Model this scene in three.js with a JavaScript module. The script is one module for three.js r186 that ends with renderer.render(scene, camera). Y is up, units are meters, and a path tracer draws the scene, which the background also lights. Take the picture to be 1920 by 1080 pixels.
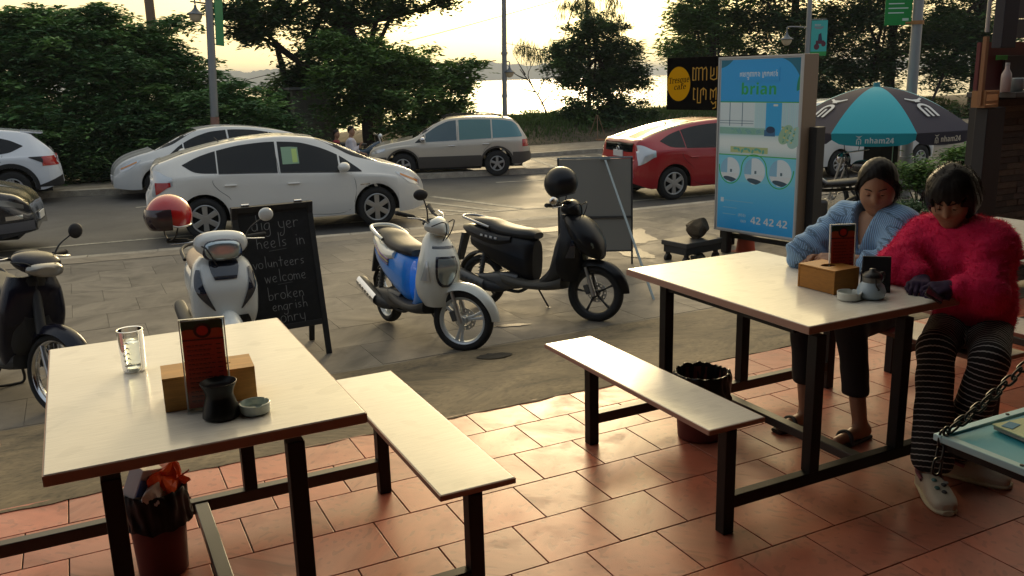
import * as THREE from 'three';
import { mergeGeometries, mergeVertices, toCreasedNormals } from 'three/addons/utils/BufferGeometryUtils.js';
import { RoundedBoxGeometry } from 'three/addons/geometries/RoundedBoxGeometry.js';
import { ImprovedNoise } from 'three/addons/math/ImprovedNoise.js';
import { FontLoader } from 'three/addons/loaders/FontLoader.js';
import { TextGeometry } from 'three/addons/geometries/TextGeometry.js';

// ---------------------------------------------------------------- camera, sky, sun, exposure
// world: x runs along the cafe front (and roughly the road), -z runs from the cafe out to the sea, y = 0 is the cafe floor
const scene = new THREE.Scene();
const W = 1024, H = 576;
const camera = new THREE.PerspectiveCamera(2 * Math.atan(540 / 1634.4) * 180 / Math.PI, W / H, 0.05, 12000);
const PITCH = 0.2362, ROLL = -0.0267, YAW = 0.45875, EYE = 1.70;
{
  const f = new THREE.Vector3(Math.sin(YAW) * Math.cos(PITCH), -Math.sin(PITCH), -Math.cos(YAW) * Math.cos(PITCH));
  const r0 = new THREE.Vector3(Math.cos(YAW), 0, Math.sin(YAW)), u0 = new THREE.Vector3().crossVectors(r0, f);
  const r = r0.clone().multiplyScalar(Math.cos(ROLL)).addScaledVector(u0, Math.sin(ROLL));
  const u = u0.clone().multiplyScalar(Math.cos(ROLL)).addScaledVector(r0, -Math.sin(ROLL));
  camera.quaternion.setFromRotationMatrix(new THREE.Matrix4().makeBasis(r, u, f.clone().negate()));
  camera.position.set(0, EYE, 0);
}
const renderer = new THREE.WebGLRenderer({ antialias: true });
renderer.setSize(W, H);
renderer.toneMapping = THREE.LinearToneMapping;
renderer.toneMappingExposure = 1.06;
renderer.shadowMap.enabled = true;

const SUN_AZ = 29 * Math.PI / 180, SUN_EL = 14 * Math.PI / 180;
const sunDir = new THREE.Vector3(Math.sin(SUN_AZ) * Math.cos(SUN_EL), Math.sin(SUN_EL), -Math.cos(SUN_AZ) * Math.cos(SUN_EL));
{
  const w = 512, h = 256, px = new Float32Array(w * h * 4), noise = new ImprovedNoise(), d = new THREE.Vector3();
  const mix = (a, b, t) => a + (b - a) * t, sm = (a, b, x) => { const t = Math.min(1, Math.max(0, (x - a) / (b - a))); return t * t * (3 - 2 * t); };
  for (let j = 0; j < h; j++) for (let i = 0; i < w; i++) {
    const lon = ((i + 0.5) / w - 0.5) * 2 * Math.PI, lat = ((j + 0.5) / h - 0.5) * Math.PI;
    d.set(Math.cos(lat) * Math.cos(lon), Math.sin(lat), Math.cos(lat) * Math.sin(lon));
    const el = Math.max(0, lat), dot = d.dot(sunDir), ang = Math.acos(Math.min(1, dot));
    const cloud = noise.noise(d.x * 2.2, d.y * 9, d.z * 2.2) * 0.5 + noise.noise(d.x * 5, d.y * 20, d.z * 5) * 0.25;
    const toward = 0.5 + 0.5 * (d.x * Math.sin(SUN_AZ) - d.z * Math.cos(SUN_AZ)) / Math.max(0.05, Math.cos(lat));
    const hz = Math.exp(-el / 0.38);
    const hor = [mix(0.20, 0.95, toward * toward), mix(0.22, 0.69, toward * toward), mix(0.30, 0.37, toward * toward)];
    const zen = [mix(0.31, 0.58, toward), mix(0.39, 0.68, toward), mix(0.48, 0.80, toward)];
    const g1 = Math.exp(-ang * ang / 0.05) * 3.5, g2 = Math.exp(-ang / 0.46) * 3.4;
    const gl = [1.0 * g1 + 1.0 * g2, 0.80 * g1 + 0.74 * g2, 0.35 * g1 + 0.27 * g2];
    const k = (j * w + i) * 4;
    for (let c = 0; c < 3; c++) px[k + c] = (mix(zen[c], hor[c], hz) + gl[c]) * (1 + 0.10 * cloud * sm(0.02, 0.2, el));
    if (lat < -0.02) for (let c = 0; c < 3; c++) px[k + c] *= 0.35;
    px[k + 3] = 1;
  }
  const sky = new THREE.DataTexture(px, w, h, THREE.RGBAFormat, THREE.FloatType);
  sky.mapping = THREE.EquirectangularReflectionMapping; sky.magFilter = THREE.LinearFilter; sky.minFilter = THREE.LinearFilter; sky.needsUpdate = true;
  scene.background = sky; scene.environment = sky;
}
const sun = new THREE.DirectionalLight(new THREE.Color(1.0, 0.76, 0.46), 1.3);
sun.position.copy(sunDir).multiplyScalar(60); sun.target.position.set(0, 0, 0);
sun.castShadow = true; sun.shadow.radius = 22; sun.shadow.mapSize.set(2048, 2048);
Object.assign(sun.shadow.camera, { left: -40, right: 40, top: 30, bottom: -30, near: 1, far: 160 });
scene.add(sun, sun.target);
scene.fog = new THREE.FogExp2(new THREE.Color(0.72, 0.76, 0.80), 0.0004);

// ---------------------------------------------------------------- helpers
function rng(seed) { let s = seed >>> 0; return () => { s = (s + 0x6D2B79F5) | 0; let t = Math.imul(s ^ (s >>> 15), 1 | s); t = (t + Math.imul(t ^ (t >>> 7), 61 | t)) ^ t; return ((t ^ (t >>> 14)) >>> 0) / 4294967296; }; }
const PN = new ImprovedNoise(), n3 = (x, y = 0, z = 0) => PN.noise(x, y, z);
const fbm = (x, y, z = 0, o = 4) => { let s = 0, a = 0.5; for (let i = 0; i < o; i++) { s += a * n3(x, y, z + i * 7.3); x *= 2.03; y *= 2.03; z *= 2.03; a *= 0.5; } return s; };
const clamp = (x, a = 0, b = 1) => Math.min(b, Math.max(a, x)), lerp = (a, b, t) => a + (b - a) * t;
const ss = (a, b, x) => { const t = clamp((x - a) / (b - a)); return t * t * (3 - 2 * t); };
const V = (x, y, z) => new THREE.Vector3(x, y, z), rad = d => d * Math.PI / 180;
const V3 = a => a.isVector3 ? a : new THREE.Vector3(a[0], a[1], a[2]);
const names = new Map();
function numbered(n) { const k = names.get(n) || 0; names.set(n, k + 1); return k ? `${n}_${String(k).padStart(3, '0')}` : n; }
function mat(c, rough = 0.6, metal = 0, extra = {}) {
  const P = extra.clearcoat !== undefined || extra.transmission !== undefined || extra.sheen !== undefined || extra.specularIntensity !== undefined || extra.anisotropy !== undefined;
  const m = P ? new THREE.MeshPhysicalMaterial() : new THREE.MeshStandardMaterial();
  m.color.setRGB(c[0], c[1], c[2]); m.roughness = rough; m.metalness = metal; Object.assign(m, extra); return m;
}
function tex(n, fn, srgb = true, rep = null) {   // fn(u, v, i, j) -> [r, g, b] in 0..1 (sRGB values when srgb), tiling is up to fn
  const d = new Uint8Array(n * n * 4);
  for (let j = 0; j < n; j++) for (let i = 0; i < n; i++) { const c = fn((i + 0.5) / n, (j + 0.5) / n, i, j), k = (j * n + i) * 4; for (let q = 0; q < 3; q++) d[k + q] = clamp(c[q]) * 255; d[k + 3] = 255; }
  const t = new THREE.DataTexture(d, n, n, THREE.RGBAFormat); t.wrapS = t.wrapT = THREE.RepeatWrapping; t.magFilter = THREE.LinearFilter; t.minFilter = THREE.LinearMipmapLinearFilter; t.generateMipmaps = true;
  if (srgb) t.colorSpace = THREE.SRGBColorSpace; if (rep) t.repeat.set(rep[0], rep[1]); t.needsUpdate = true; return t;
}
// noise that tiles on the unit square
function tnoise(u, v, f, s = 0) { const a = u * 2 * Math.PI, b = v * 2 * Math.PI, r = f / (2 * Math.PI); return n3(Math.cos(a) * r + s, Math.sin(a) * r + Math.cos(b) * r * 1.01 + s * 1.7, Math.sin(b) * r + s * 0.3); }
function tfbm(u, v, f, s = 0, o = 4) { let t = 0, a = 0.5; for (let i = 0; i < o; i++) { t += a * tnoise(u, v, f, s + i * 3.1); f *= 2; a *= 0.55; } return t; }
function canvas(w, h, draw, srgb = true) { const c = document.createElement('canvas'); c.width = w; c.height = h; draw(c.getContext('2d'), w, h); const t = new THREE.CanvasTexture(c); if (srgb) t.colorSpace = THREE.SRGBColorSpace; t.anisotropy = 4; return t; }

function clean(g) {
  g = g.index ? g.toNonIndexed() : g;
  for (const k of Object.keys(g.attributes)) if (!['position', 'normal', 'uv'].includes(k)) g.deleteAttribute(k);
  if (!g.attributes.normal) g.computeVertexNormals();
  if (!g.attributes.uv) g.setAttribute('uv', new THREE.BufferAttribute(new Float32Array(g.attributes.position.count * 2), 2));
  return g;
}
const merge = gs => { gs = (Array.isArray(gs) ? gs : [gs]).map(clean); return gs.length === 1 ? gs[0] : mergeGeometries(gs); };
function part(name, gs, m, parent, label) {
  const o = new THREE.Mesh(merge(gs), m); o.name = parent === scene ? numbered(name) : name; o.castShadow = o.receiveShadow = true;
  if (label) o.userData.label = label; parent.add(o); return o;
}
function tag(o, label, category, group, kind) { o.userData.label = label; o.userData.category = category; if (group) o.userData.group = group; if (kind) o.userData.kind = kind; return o; }
function thing(name, label, category, pos = [0, 0, 0], turn = 0, group) {
  const o = new THREE.Group(); o.name = numbered(name); scene.add(o); o.position.set(...pos); o.rotation.y = turn; return tag(o, label, category, group);
}
function struct(name, gs, m) { const o = part(name, gs, m, scene); o.userData.kind = 'structure'; return o; }
function dup(root, pos, turn, label, group) {
  const r = root.clone(); r.name = numbered(root.name.replace(/_\d{3}$/, '')); r.userData = { ...root.userData, label }; if (group) r.userData.group = group;
  r.position.set(...pos); r.rotation.y = turn; scene.add(r); return r;
}
const T = (g, x = 0, y = 0, z = 0, rx = 0, ry = 0, rz = 0) => g.applyMatrix4(new THREE.Matrix4().compose(V(x, y, z), new THREE.Quaternion().setFromEuler(new THREE.Euler(rx, ry, rz)), V(1, 1, 1)));
const box = (w, h, d, x = 0, y = 0, z = 0, r = 0, rx = 0, ry = 0, rz = 0) => T(r ? new RoundedBoxGeometry(w, h, d, 2, Math.min(r, w * 0.49, h * 0.49, d * 0.49)) : new THREE.BoxGeometry(w, h, d), x, y, z, rx, ry, rz);
function cyl(a, b, r1, r2 = r1, seg = 12, open = false) {
  a = V3(a); b = V3(b); const d = b.clone().sub(a), L = d.length(), g = new THREE.CylinderGeometry(r2, r1, L, seg, 1, open);
  return g.applyQuaternion(new THREE.Quaternion().setFromUnitVectors(V(0, 1, 0), d.normalize())).translate((a.x + b.x) / 2, (a.y + b.y) / 2, (a.z + b.z) / 2);
}
function bar(a, b, w, h, upv = V(0, 1, 0)) {   // square section bar between two points
  a = V3(a); b = V3(b); const z = b.clone().sub(a), L = z.length(); z.normalize(); const x = upv.clone().cross(z).normalize(), y = z.clone().cross(x), c = a.clone().add(b).multiplyScalar(0.5);
  return new THREE.BoxGeometry(w, h, L).applyMatrix4(new THREE.Matrix4().makeBasis(x, y, z).setPosition(c));
}
const tube = (pts, r, seg = 24, rs = 8, closed = false) => new THREE.TubeGeometry(new THREE.CatmullRomCurve3(pts.map(V3), closed, 'centripetal'), seg, r, rs, closed);
const lathe = (prof, seg = 32) => new THREE.LatheGeometry(prof.map(p => new THREE.Vector2(p[0], p[1])), seg);
const ball = (x, y, z, rx, ry = rx, rz = rx, s = 16) => new THREE.SphereGeometry(1, s, Math.round(s * 0.7)).scale(rx, ry, rz).translate(x, y, z);
// grid(nu, nv, fn) : surface through fn(u, v) -> [x, y, z]
function grid(nu, nv, fn, uvf) {
  const p = [], uv = [], ix = [];
  for (let i = 0; i <= nu; i++) for (let j = 0; j <= nv; j++) { const a = fn(i / nu, j / nv, i, j); p.push(a[0], a[1], a[2]); const q = uvf ? uvf(i / nu, j / nv, a) : [i / nu, j / nv]; uv.push(q[0], q[1]); }
  for (let i = 0; i < nu; i++) for (let j = 0; j < nv; j++) { const a = i * (nv + 1) + j, b = a + nv + 1; ix.push(a, b, a + 1, b, b + 1, a + 1); }
  const g = new THREE.BufferGeometry(); g.setAttribute('position', new THREE.Float32BufferAttribute(p, 3)); g.setAttribute('uv', new THREE.Float32BufferAttribute(uv, 2)); g.setIndex(ix); g.computeVertexNormals(); return g;
}
// loft along x: stations [{x, y, z, w, h, n}] = centre, half width (z), half height (y), superellipse exponent; smooth closed body
function loft(st, o = {}) {
  const seg = o.seg || 20, sub = o.sub || 4, pick = (k, t) => {
    const n = st.length - 1, f = t * n, i = Math.min(n - 1, Math.floor(f)), u = f - i, g = q => { const s = st[clamp(q, 0, n)]; return s[k] === undefined ? ({ n: 2.4, z: 0, tilt: 0, y: 0, x: 0, hb: s.h })[k] : s[k]; };
    const a = g(i - 1), b = g(i), c = g(i + 1), d = g(i + 2);
    return 0.5 * (2 * b + (c - a) * u + (2 * a - 5 * b + 4 * c - d) * u * u + (3 * b - a - 3 * c + d) * u * u * u);
  };
  const nu = (st.length - 1) * sub;
  const ring = (t, a) => {
    const w = Math.max(1e-4, pick('w', t)), h = Math.max(1e-4, pick('h', t)), hb = Math.max(1e-4, pick('hb', t)), n = pick('n', t), c = Math.cos(a), s = Math.sin(a), e = 2 / n;
    const z = Math.sign(c) * Math.pow(Math.abs(c), e) * w, yy = Math.sign(s) * Math.pow(Math.abs(s), e) * (s > 0 ? h : hb), tl = pick('tilt', t);
    return [pick('x', t) - yy * Math.sin(tl), pick('y', t) + yy * Math.cos(tl), pick('z', t) + z];
  };
  const gs = [grid(nu, seg, (u, v) => ring(u, v * 2 * Math.PI))];
  if (o.caps !== false) for (const t of [0, 1]) { const c = [pick('x', t), pick('y', t), pick('z', t)]; gs.push(grid(1, seg, (u, v) => { const p = ring(t, (t ? v : 1 - v) * 2 * Math.PI); return [lerp(p[0], c[0], u), lerp(p[1], c[1], u), lerp(p[2], c[2], u)]; })); }
  return merge(gs);
}
// flat outline with thickness (bevelled), outline in x,y, extruded in z, centred
function plate(pts, d, bev = 0, curve = 8) {
  const s = new THREE.Shape(pts.map(p => new THREE.Vector2(p[0], p[1])));
  return new THREE.ExtrudeGeometry(s, { depth: Math.max(1e-4, d - 2 * bev), bevelEnabled: bev > 0, bevelThickness: bev, bevelSize: bev, bevelOffset: -bev, bevelSegments: 2, curveSegments: curve }).translate(0, 0, -(d - 2 * bev) / 2);
}
const spline = (pts, n = 40, closed = true) => { const c = new THREE.CatmullRomCurve3(pts.map(p => V(p[0], p[1], 0)), closed, 'centripetal'); return c.getPoints(n).slice(0, closed ? -1 : undefined).map(p => [p.x, p.y]); };
function uvBox(g, s = 1) {   // uv in metres by dominant normal
  g = clean(g); const p = g.attributes.position, n = g.attributes.normal, uv = g.attributes.uv;
  for (let i = 0; i < p.count; i++) { const ax = Math.abs(n.getX(i)), ay = Math.abs(n.getY(i)), az = Math.abs(n.getZ(i)); if (ay >= ax && ay >= az) uv.setXY(i, p.getX(i) * s, p.getZ(i) * s); else if (ax >= az) uv.setXY(i, p.getZ(i) * s, p.getY(i) * s); else uv.setXY(i, p.getX(i) * s, p.getY(i) * s); }
  return g;
}
// ---------------------------------------------------------------- ground, floor, pavement, road, sea, hills
const kerbZ = x => -13.25 + 0.11 * (x < 7 ? x : 7 + 1.2 * (1 - Math.exp(-(x - 7) / 1.2)));
const medZ = x => x < 0 ? -22.05 + 0.14 * x : x < 13 ? -22.05 + 0.255 * x : -18.735 + 0.05 * (x - 13);
const farZ = x => -23.75 + 0.0 * x;
const groundY = (x, z) => z > -3.93 ? 0 : z > -6.25 ? lerp(0, -0.45, (-3.93 - z) / 2.32) : lerp(-0.45, -0.53, clamp((-6.25 - z) / 6.5));
const ROADY = -0.65;
const earthTex = tex(256, (u, v) => { const a = tfbm(u, v, 5, 1), b = tfbm(u, v, 24, 4, 3); const k = 0.42 + 0.22 * a + 0.16 * b; return [k * 1.0, k * 0.9, k * 0.74]; });
const earth = mat([0.55, 0.52, 0.45], 0.95, 0, { map: earthTex });
{ // one sheet of land, flat behind the cafe, falling to the shore in front
  const xs = [], zs = [];
  for (let i = -40; i <= 40; i++) xs.push(Math.sign(i) * (Math.pow(Math.abs(i) / 40, 2.2) * 2500 + Math.abs(i) * 1.2));
  for (let i = 0; i <= 50; i++) zs.push(i < 36 ? 10 - i * 2.4 : 10 - 36 * 2.4 - Math.pow(i - 35, 2) * 2); zs.unshift(3000, 800, 200, 60, 25);
  const hgt = (x, z) => { const bank = x > 8 ? 0.95 * ss(-26.4, -29.5, z) * ss(8, 13, x) : 0.35 * ss(-24, -30, z); return (z > -24 ? -0.9 : -0.78 + bank + 0.12 * fbm(x * 0.3, z * 0.3)) - 4.6 * ss(-33, -52, z) - 6 * ss(-52, -140, z); };
  const g = grid(xs.length - 1, zs.length - 1, (u, v, i, j) => [xs[i], hgt(xs[i], zs[j]), zs[j]], (u, v, p) => [p[0] / 3, p[2] / 3]);
  struct('ground', g, earth);
}
{ // sea
  const rip = tex(256, (u, v) => { const a = 0.5 + 0.5 * tfbm(u, v, 9, 2, 5); return [a, a, a]; }, false);
  const m = mat([0.05, 0.075, 0.085], 0.16, 0, { bumpMap: rip, bumpScale: 0.35 });
  const g = new THREE.PlaneGeometry(16000, 8000).rotateX(-Math.PI / 2).translate(1500, -4.0, -4034);
  const uv = g.attributes.uv; for (let i = 0; i < uv.count; i++) uv.setXY(i, uv.getX(i) * 1600, uv.getY(i) * 800);
  struct('sea', g, m);
}
{ // wooded island across the water: a ridge with a front and a back slope
  const m = mat([0.10, 0.13, 0.12], 1);
  const ridge = (a, len, az0, D, top, seed, name) => {
    const g = grid(90, 12, (u, v) => {
      const az = rad(az0 + u * len), env = Math.pow(Math.sin(Math.PI * clamp(u, 0.002, 0.998)), 0.45), up = Math.sin(Math.PI * Math.min(v, 1));
      const hh = top * env * (0.72 + 0.5 * fbm(u * 7 + seed, 1.3) + 0.10 * n3(u * 70, seed)) * up - 6 * (1 - up), d = D + (v - 0.5) * 700 + 60 * n3(u * 9, v * 6, seed);
      return [Math.sin(az) * d, Math.max(-9, hh - 4), -Math.cos(az) * d];
    });
    struct(name, g, m);
  };
  ridge(0, 24, 10, 3200, 86, 3, 'hill'); ridge(0, 18, 2, 2400, 60, 9, 'hill'); ridge(0, 22, -8, 2800, 70, 5, 'hill');
}
// ---- road
const asphaltTex = tex(512, (u, v) => { const a = tfbm(u, v, 6, 1, 3), b = tnoise(u, v, 90, 5), c = tnoise(u, v, 200, 8); const k = 0.42 + 0.09 * a + 0.035 * b + 0.045 * c; return [k * 1.0, k * 0.99, k * 0.97]; });
const asphaltRough = tex(256, (u, v) => { const a = 0.70 + 0.2 * tfbm(u, v, 5, 3); return [a, a, a]; }, false);
const asphalt = mat([0.50, 0.48, 0.455], 0.9, 0, { map: asphaltTex, roughnessMap: asphaltRough, bumpMap: asphaltTex, bumpScale: 0.004 });
const strip = (x0, x1, n, za, zb, y, m, name, uvs = 4, cross = 4) => struct(name, grid(n, cross, (u, v) => { const x = lerp(x0, x1, u); return [x, y + 0, lerp(za(x), zb(x), v)]; }, (u, v, p) => [p[0] / uvs, p[2] / uvs]), m);
strip(-60, 90, 75, x => kerbZ(x) + 0.05, x => farZ(x) - 0.05, ROADY, asphalt, 'road', 4, 6);
const lineTex = tex(256, (u, v) => { const k = 0.80 + 0.25 * tfbm(u, v, 12, 6) - 0.25 * ss(0.12, 0.3, tfbm(u, v, 30, 2)); return [k, k * 0.98, k * 0.92]; });
const linePaint = mat([0.62, 0.60, 0.55], 0.7, 0, { map: lineTex });
const roadMark = (pts, w, name = 'road_marking') => { // polyline of [x, z]
  const gs = []; for (let i = 0; i + 1 < pts.length; i++) { const [ax, az] = pts[i], [bx, bz] = pts[i + 1], L = Math.hypot(bx - ax, bz - az), nx = -(bz - az) / L * w / 2, nz = (bx - ax) / L * w / 2; gs.push(grid(8, 1, (u, v) => [lerp(ax, bx, u) + (v ? -nx : nx), ROADY + 0.005, lerp(az, bz, u) + (v ? -nz : nz)], (u, v, p) => [p[0] / 2, p[2] / 2])); }
  return struct(name, gs, linePaint);
};
roadMark([[-30, -17.2], [-8, -15.6], [-0.5, -15.02], [3, -14.72], [6, -14.36], [9.4, -13.85], [14, -13.3]], 0.11);
for (const [a, b] of [[[5.75, -15.45], [6.35, -14.35]], [[6.05, -16.4], [6.75, -14.35]], [[6.55, -16.9], [7.3, -14.28]], [[5.7, -14.85], [5.78, -14.4]]]) roadMark([a, b], 0.13);
roadMark([[1.0, -19.1], [2.1, -19.25]], 0.12); roadMark([[8.7, -18.3], [10.4, -17.9]], 0.12); roadMark([[-4, -18.9], [-2.6, -19.0]], 0.12);
for (let i = 0; i < 6; i++) roadMark([[11.1 + i * 0.55 + 0.5, -23.0 + i * 0.02], [10.6 + i * 0.75, -20.0 + i * 0.12]], 0.13);
// ---- kerbs and far pavement
const stoneTex = tex(256, (u, v) => { const a = tfbm(u, v, 7, 2), b = tnoise(u, v, 60, 3); const k = 0.60 + 0.18 * a + 0.06 * b; return [k, k * 0.965, k * 0.90]; });
const kerbMat = [0.80, 0.86, 0.92].map(k => mat([k * 1.3, k * 1.24, k * 1.12], 0.8, 0, { map: stoneTex, bumpMap: stoneTex, bumpScale: 0.004 }));
function kerbRow(name, label, fz, x0, x1, len, w, top, bot, seed, side = 1) {
  const r = rng(seed), o = new THREE.Group(); o.name = numbered(name); scene.add(o); tag(o, label, null, null, 'structure'); delete o.userData.category;
  for (let x = x0; x < x1; x += len) {
    const za = fz(x + 0.003), zb = fz(x + len - 0.006), a = [x + 0.003, (top + bot) / 2 + (r() - 0.5) * 0.006, za - side * w / 2], b = [x + len - 0.006, a[1], zb - side * w / 2];
    part('kerb_stone', uvBox(bar(a, b, w, top - bot), 0.7), kerbMat[Math.floor(r() * 3)], o);
  }
  return o;
}
kerbRow('kerb', 'worn pale stone kerb between the paved forecourt and the road', x => kerbZ(x) + 0.2, -9, 18, 0.9, 0.2, -0.528, -0.70, 5);
kerbRow('median_kerb', 'low pale kerb strip dividing the two carriageways behind the cars', x => medZ(x), -9, 24, 1.1, 0.28, -0.515, -0.70, 6);
kerbRow('far_kerb', 'kerb along the far pavement below the grass bank', x => farZ(x) + 0.1, -8, 30, 1.2, 0.2, -0.54, -0.72, 7);
const farPave = mat([0.86, 0.78, 0.66], 0.85, 0, { map: stoneTex });
strip(-60, 90, 60, x => farZ(x) - 0.1, x => -26.7, -0.56, farPave, 'far_pavement', 2, 3);
strip(-60, 9.0, 40, x => medZ(x) - 0.27, x => Math.min(farZ(x) + 0.12, medZ(x) - 0.28), -0.535, farPave, 'left_verge', 2, 2);
// ---- cafe forecourt paving
const paveTex = tex(512, (u, v) => { const a = tfbm(u, v, 4, 3), b = tfbm(u, v, 30, 6, 3), st = ss(0.05, 0.35, tfbm(u, v, 7, 9)); const k = 0.60 + 0.12 * a + 0.06 * b - 0.07 * st; return [k * 1.0, k * 0.96, k * 0.90]; });
const paveRough = tex(256, (u, v) => { const a = 0.76 + 0.24 * tfbm(u, v, 5, 9); return [a, a, a]; }, false);
const paveMat = [0.44, 0.47, 0.50, 0.53].map(k => mat([k * 1.03, k * 0.97, k * 0.88], 1.0, 0, { map: paveTex, roughnessMap: paveRough, bumpMap: paveTex, bumpScale: 0.0022 }));
const grout = mat([0.13, 0.105, 0.08], 0.95, 0, { map: earthTex });
{
  const o = new THREE.Group(); o.name = 'pavement'; scene.add(o); o.userData.kind = 'structure';
  part('paving_bed', grid(60, 10, (u, v) => { const x = lerp(-40, 50, u), z = lerp(-6.1, kerbZ(x) + 0.12, v); return [x, groundY(x, z) - 0.022, z]; }, (u, v, p) => [p[0] / 2, p[2] / 2]), paveMat[0], o);
  const r = rng(11), P = 0.62, slope = 0.08 / 6.5;
  for (let j = 0; j < 11; j++) for (let i = 0; i < 24; i++) {
    const x = -3.0 + i * P + (j % 2) * P / 2, z = -6.28 - j * P, zm = z - P / 2, lim = kerbZ(x) + 0.3;
    if (z - P < lim - 0.3) continue;
    const d = Math.max(0.1, Math.min(P, z - lim)) - 0.003, y = groundY(x, zm) - 0.018 + (r() - 0.5) * 0.0015;
    const g = uvBox(T(new THREE.BoxGeometry(P - 0.003, 0.036, d), x + P / 2, y, z - d / 2 - 0.004, -slope + (r() - 0.5) * 0.004, 0, (r() - 0.5) * 0.004), 0.45 + r() * 0.1);
    part('paving_slab', g, paveMat[Math.floor(r() * 4)], o);
  }
}
strip(-12, 20, 40, x => kerbZ(x) + 0.62, x => kerbZ(x) + 0.205, -0.523, mat([0.74, 0.68, 0.58], 0.8, 0, { map: paveTex, bumpMap: paveTex, bumpScale: 0.004 }), 'kerb_border', 2.2, 2);
{ // broken concrete ramp from the tiles down to the paving, ragged along both edges
  const concTex = tex(512, (u, v) => { const a = tfbm(u, v, 5, 7, 5), b = tfbm(u, v, 40, 1, 2), c = ss(0.08, 0.3, tfbm(u, v, 9, 13)); const sp = ss(0.22, 0.38, tnoise(u, v, 70, 3)); const k = 0.53 + 0.20 * a + 0.13 * b - 0.10 * c - 0.07 * sp; return [k * 1.02, k * 0.94, k * 0.79]; });
  const m = mat([0.50, 0.455, 0.38], 0.85, 0, { map: concTex, bumpMap: concTex, bumpScale: 0.012 });
  const n0 = x => -3.93 + 0.05 * n3(x * 1.7, 3) + 0.03 * n3(x * 6, 5) + 0.012 * n3(x * 20, 1) + (x > 3.05 ? -0.05 + 0.28 * Math.max(0, n3(x * 1.1 + 0.3, 9)) * ss(3.05, 3.5, x) : 0);
  const n1 = x => -6.24 + 0.07 * n3(x * 1.3, 8) + 0.03 * n3(x * 7, 2);
  const g = grid(340, 26, (u, v) => { const x = lerp(-7, 14, u), z = lerp(n0(x), n1(x), v); const e = Math.min(v, 1 - v) * 26; return [x, groundY(x, z) + 0.004 + 0.010 * clamp(e / 1.5) + 0.010 * fbm(x * 1.6, z * 1.6) * clamp(e), z]; }, (u, v, p) => [p[0] / 1.9, p[2] / 1.9]);
  struct('concrete_ramp', g, m);
  // broken hole with dark earth in it
  const hole = []; for (let i = 0; i < 22; i++) { const a = i / 22 * 2 * Math.PI, k = 1 + 0.35 * n3(i * 0.9, 4); hole.push([2.62 + 0.125 * k * Math.cos(a), -5.63 + 0.15 * k * Math.sin(a)]); }
  const hm = mat([0.035, 0.028, 0.022], 0.95, 0, { map: earthTex });
  const hg = grid(22, 3, (u, v) => { const q = hole[Math.round(u * 22) % 22], k = 1 - v; const x = lerp(2.62, q[0], k), z = lerp(-5.63, q[1], k); return [x, groundY(x, z) + 0.021 + 0.006 * n3(x * 30, z * 30), z]; });
  struct('pothole', hg, hm);
}
// thin films of water lying on the paving
{
  const wm = mat([0.24, 0.22, 0.185], 0.55, 0, { map: paveTex });
  const pud = (cx, cz, rx, rz, turn, seed) => { const g = grid(48, 4, (u, v) => { const a = u * 2 * Math.PI, k = (1 - v) * (1 + 0.55 * n3(Math.cos(a) * 1.6 + seed, Math.sin(a) * 1.6) + 0.25 * n3(Math.cos(a) * 4 + seed, Math.sin(a) * 4, 3)); const lx = rx * k * Math.cos(a), lz = rz * k * Math.sin(a), x = cx + lx * Math.cos(turn) - lz * Math.sin(turn), z = cz + lx * Math.sin(turn) + lz * Math.cos(turn); return [x, groundY(x, z) + 0.0055, z]; }); const o = struct('puddle', g, wm); return o; };
  pud(6.0, -11.3, 1.2, 0.2, 0.05, 1); pud(4.9, -11.9, 0.9, 0.10, 0.0, 4); pud(6.9, -10.0, 0.22, 0.7, 0.5, 7); pud(6.2, -9.0, 0.16, 0.45, 0.3, 9); pud(7.4, -9.3, 0.14, 0.5, 0.7, 12); pud(3.3, -6.75, 0.16, 0.04, 0.3, 15);
}
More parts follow.
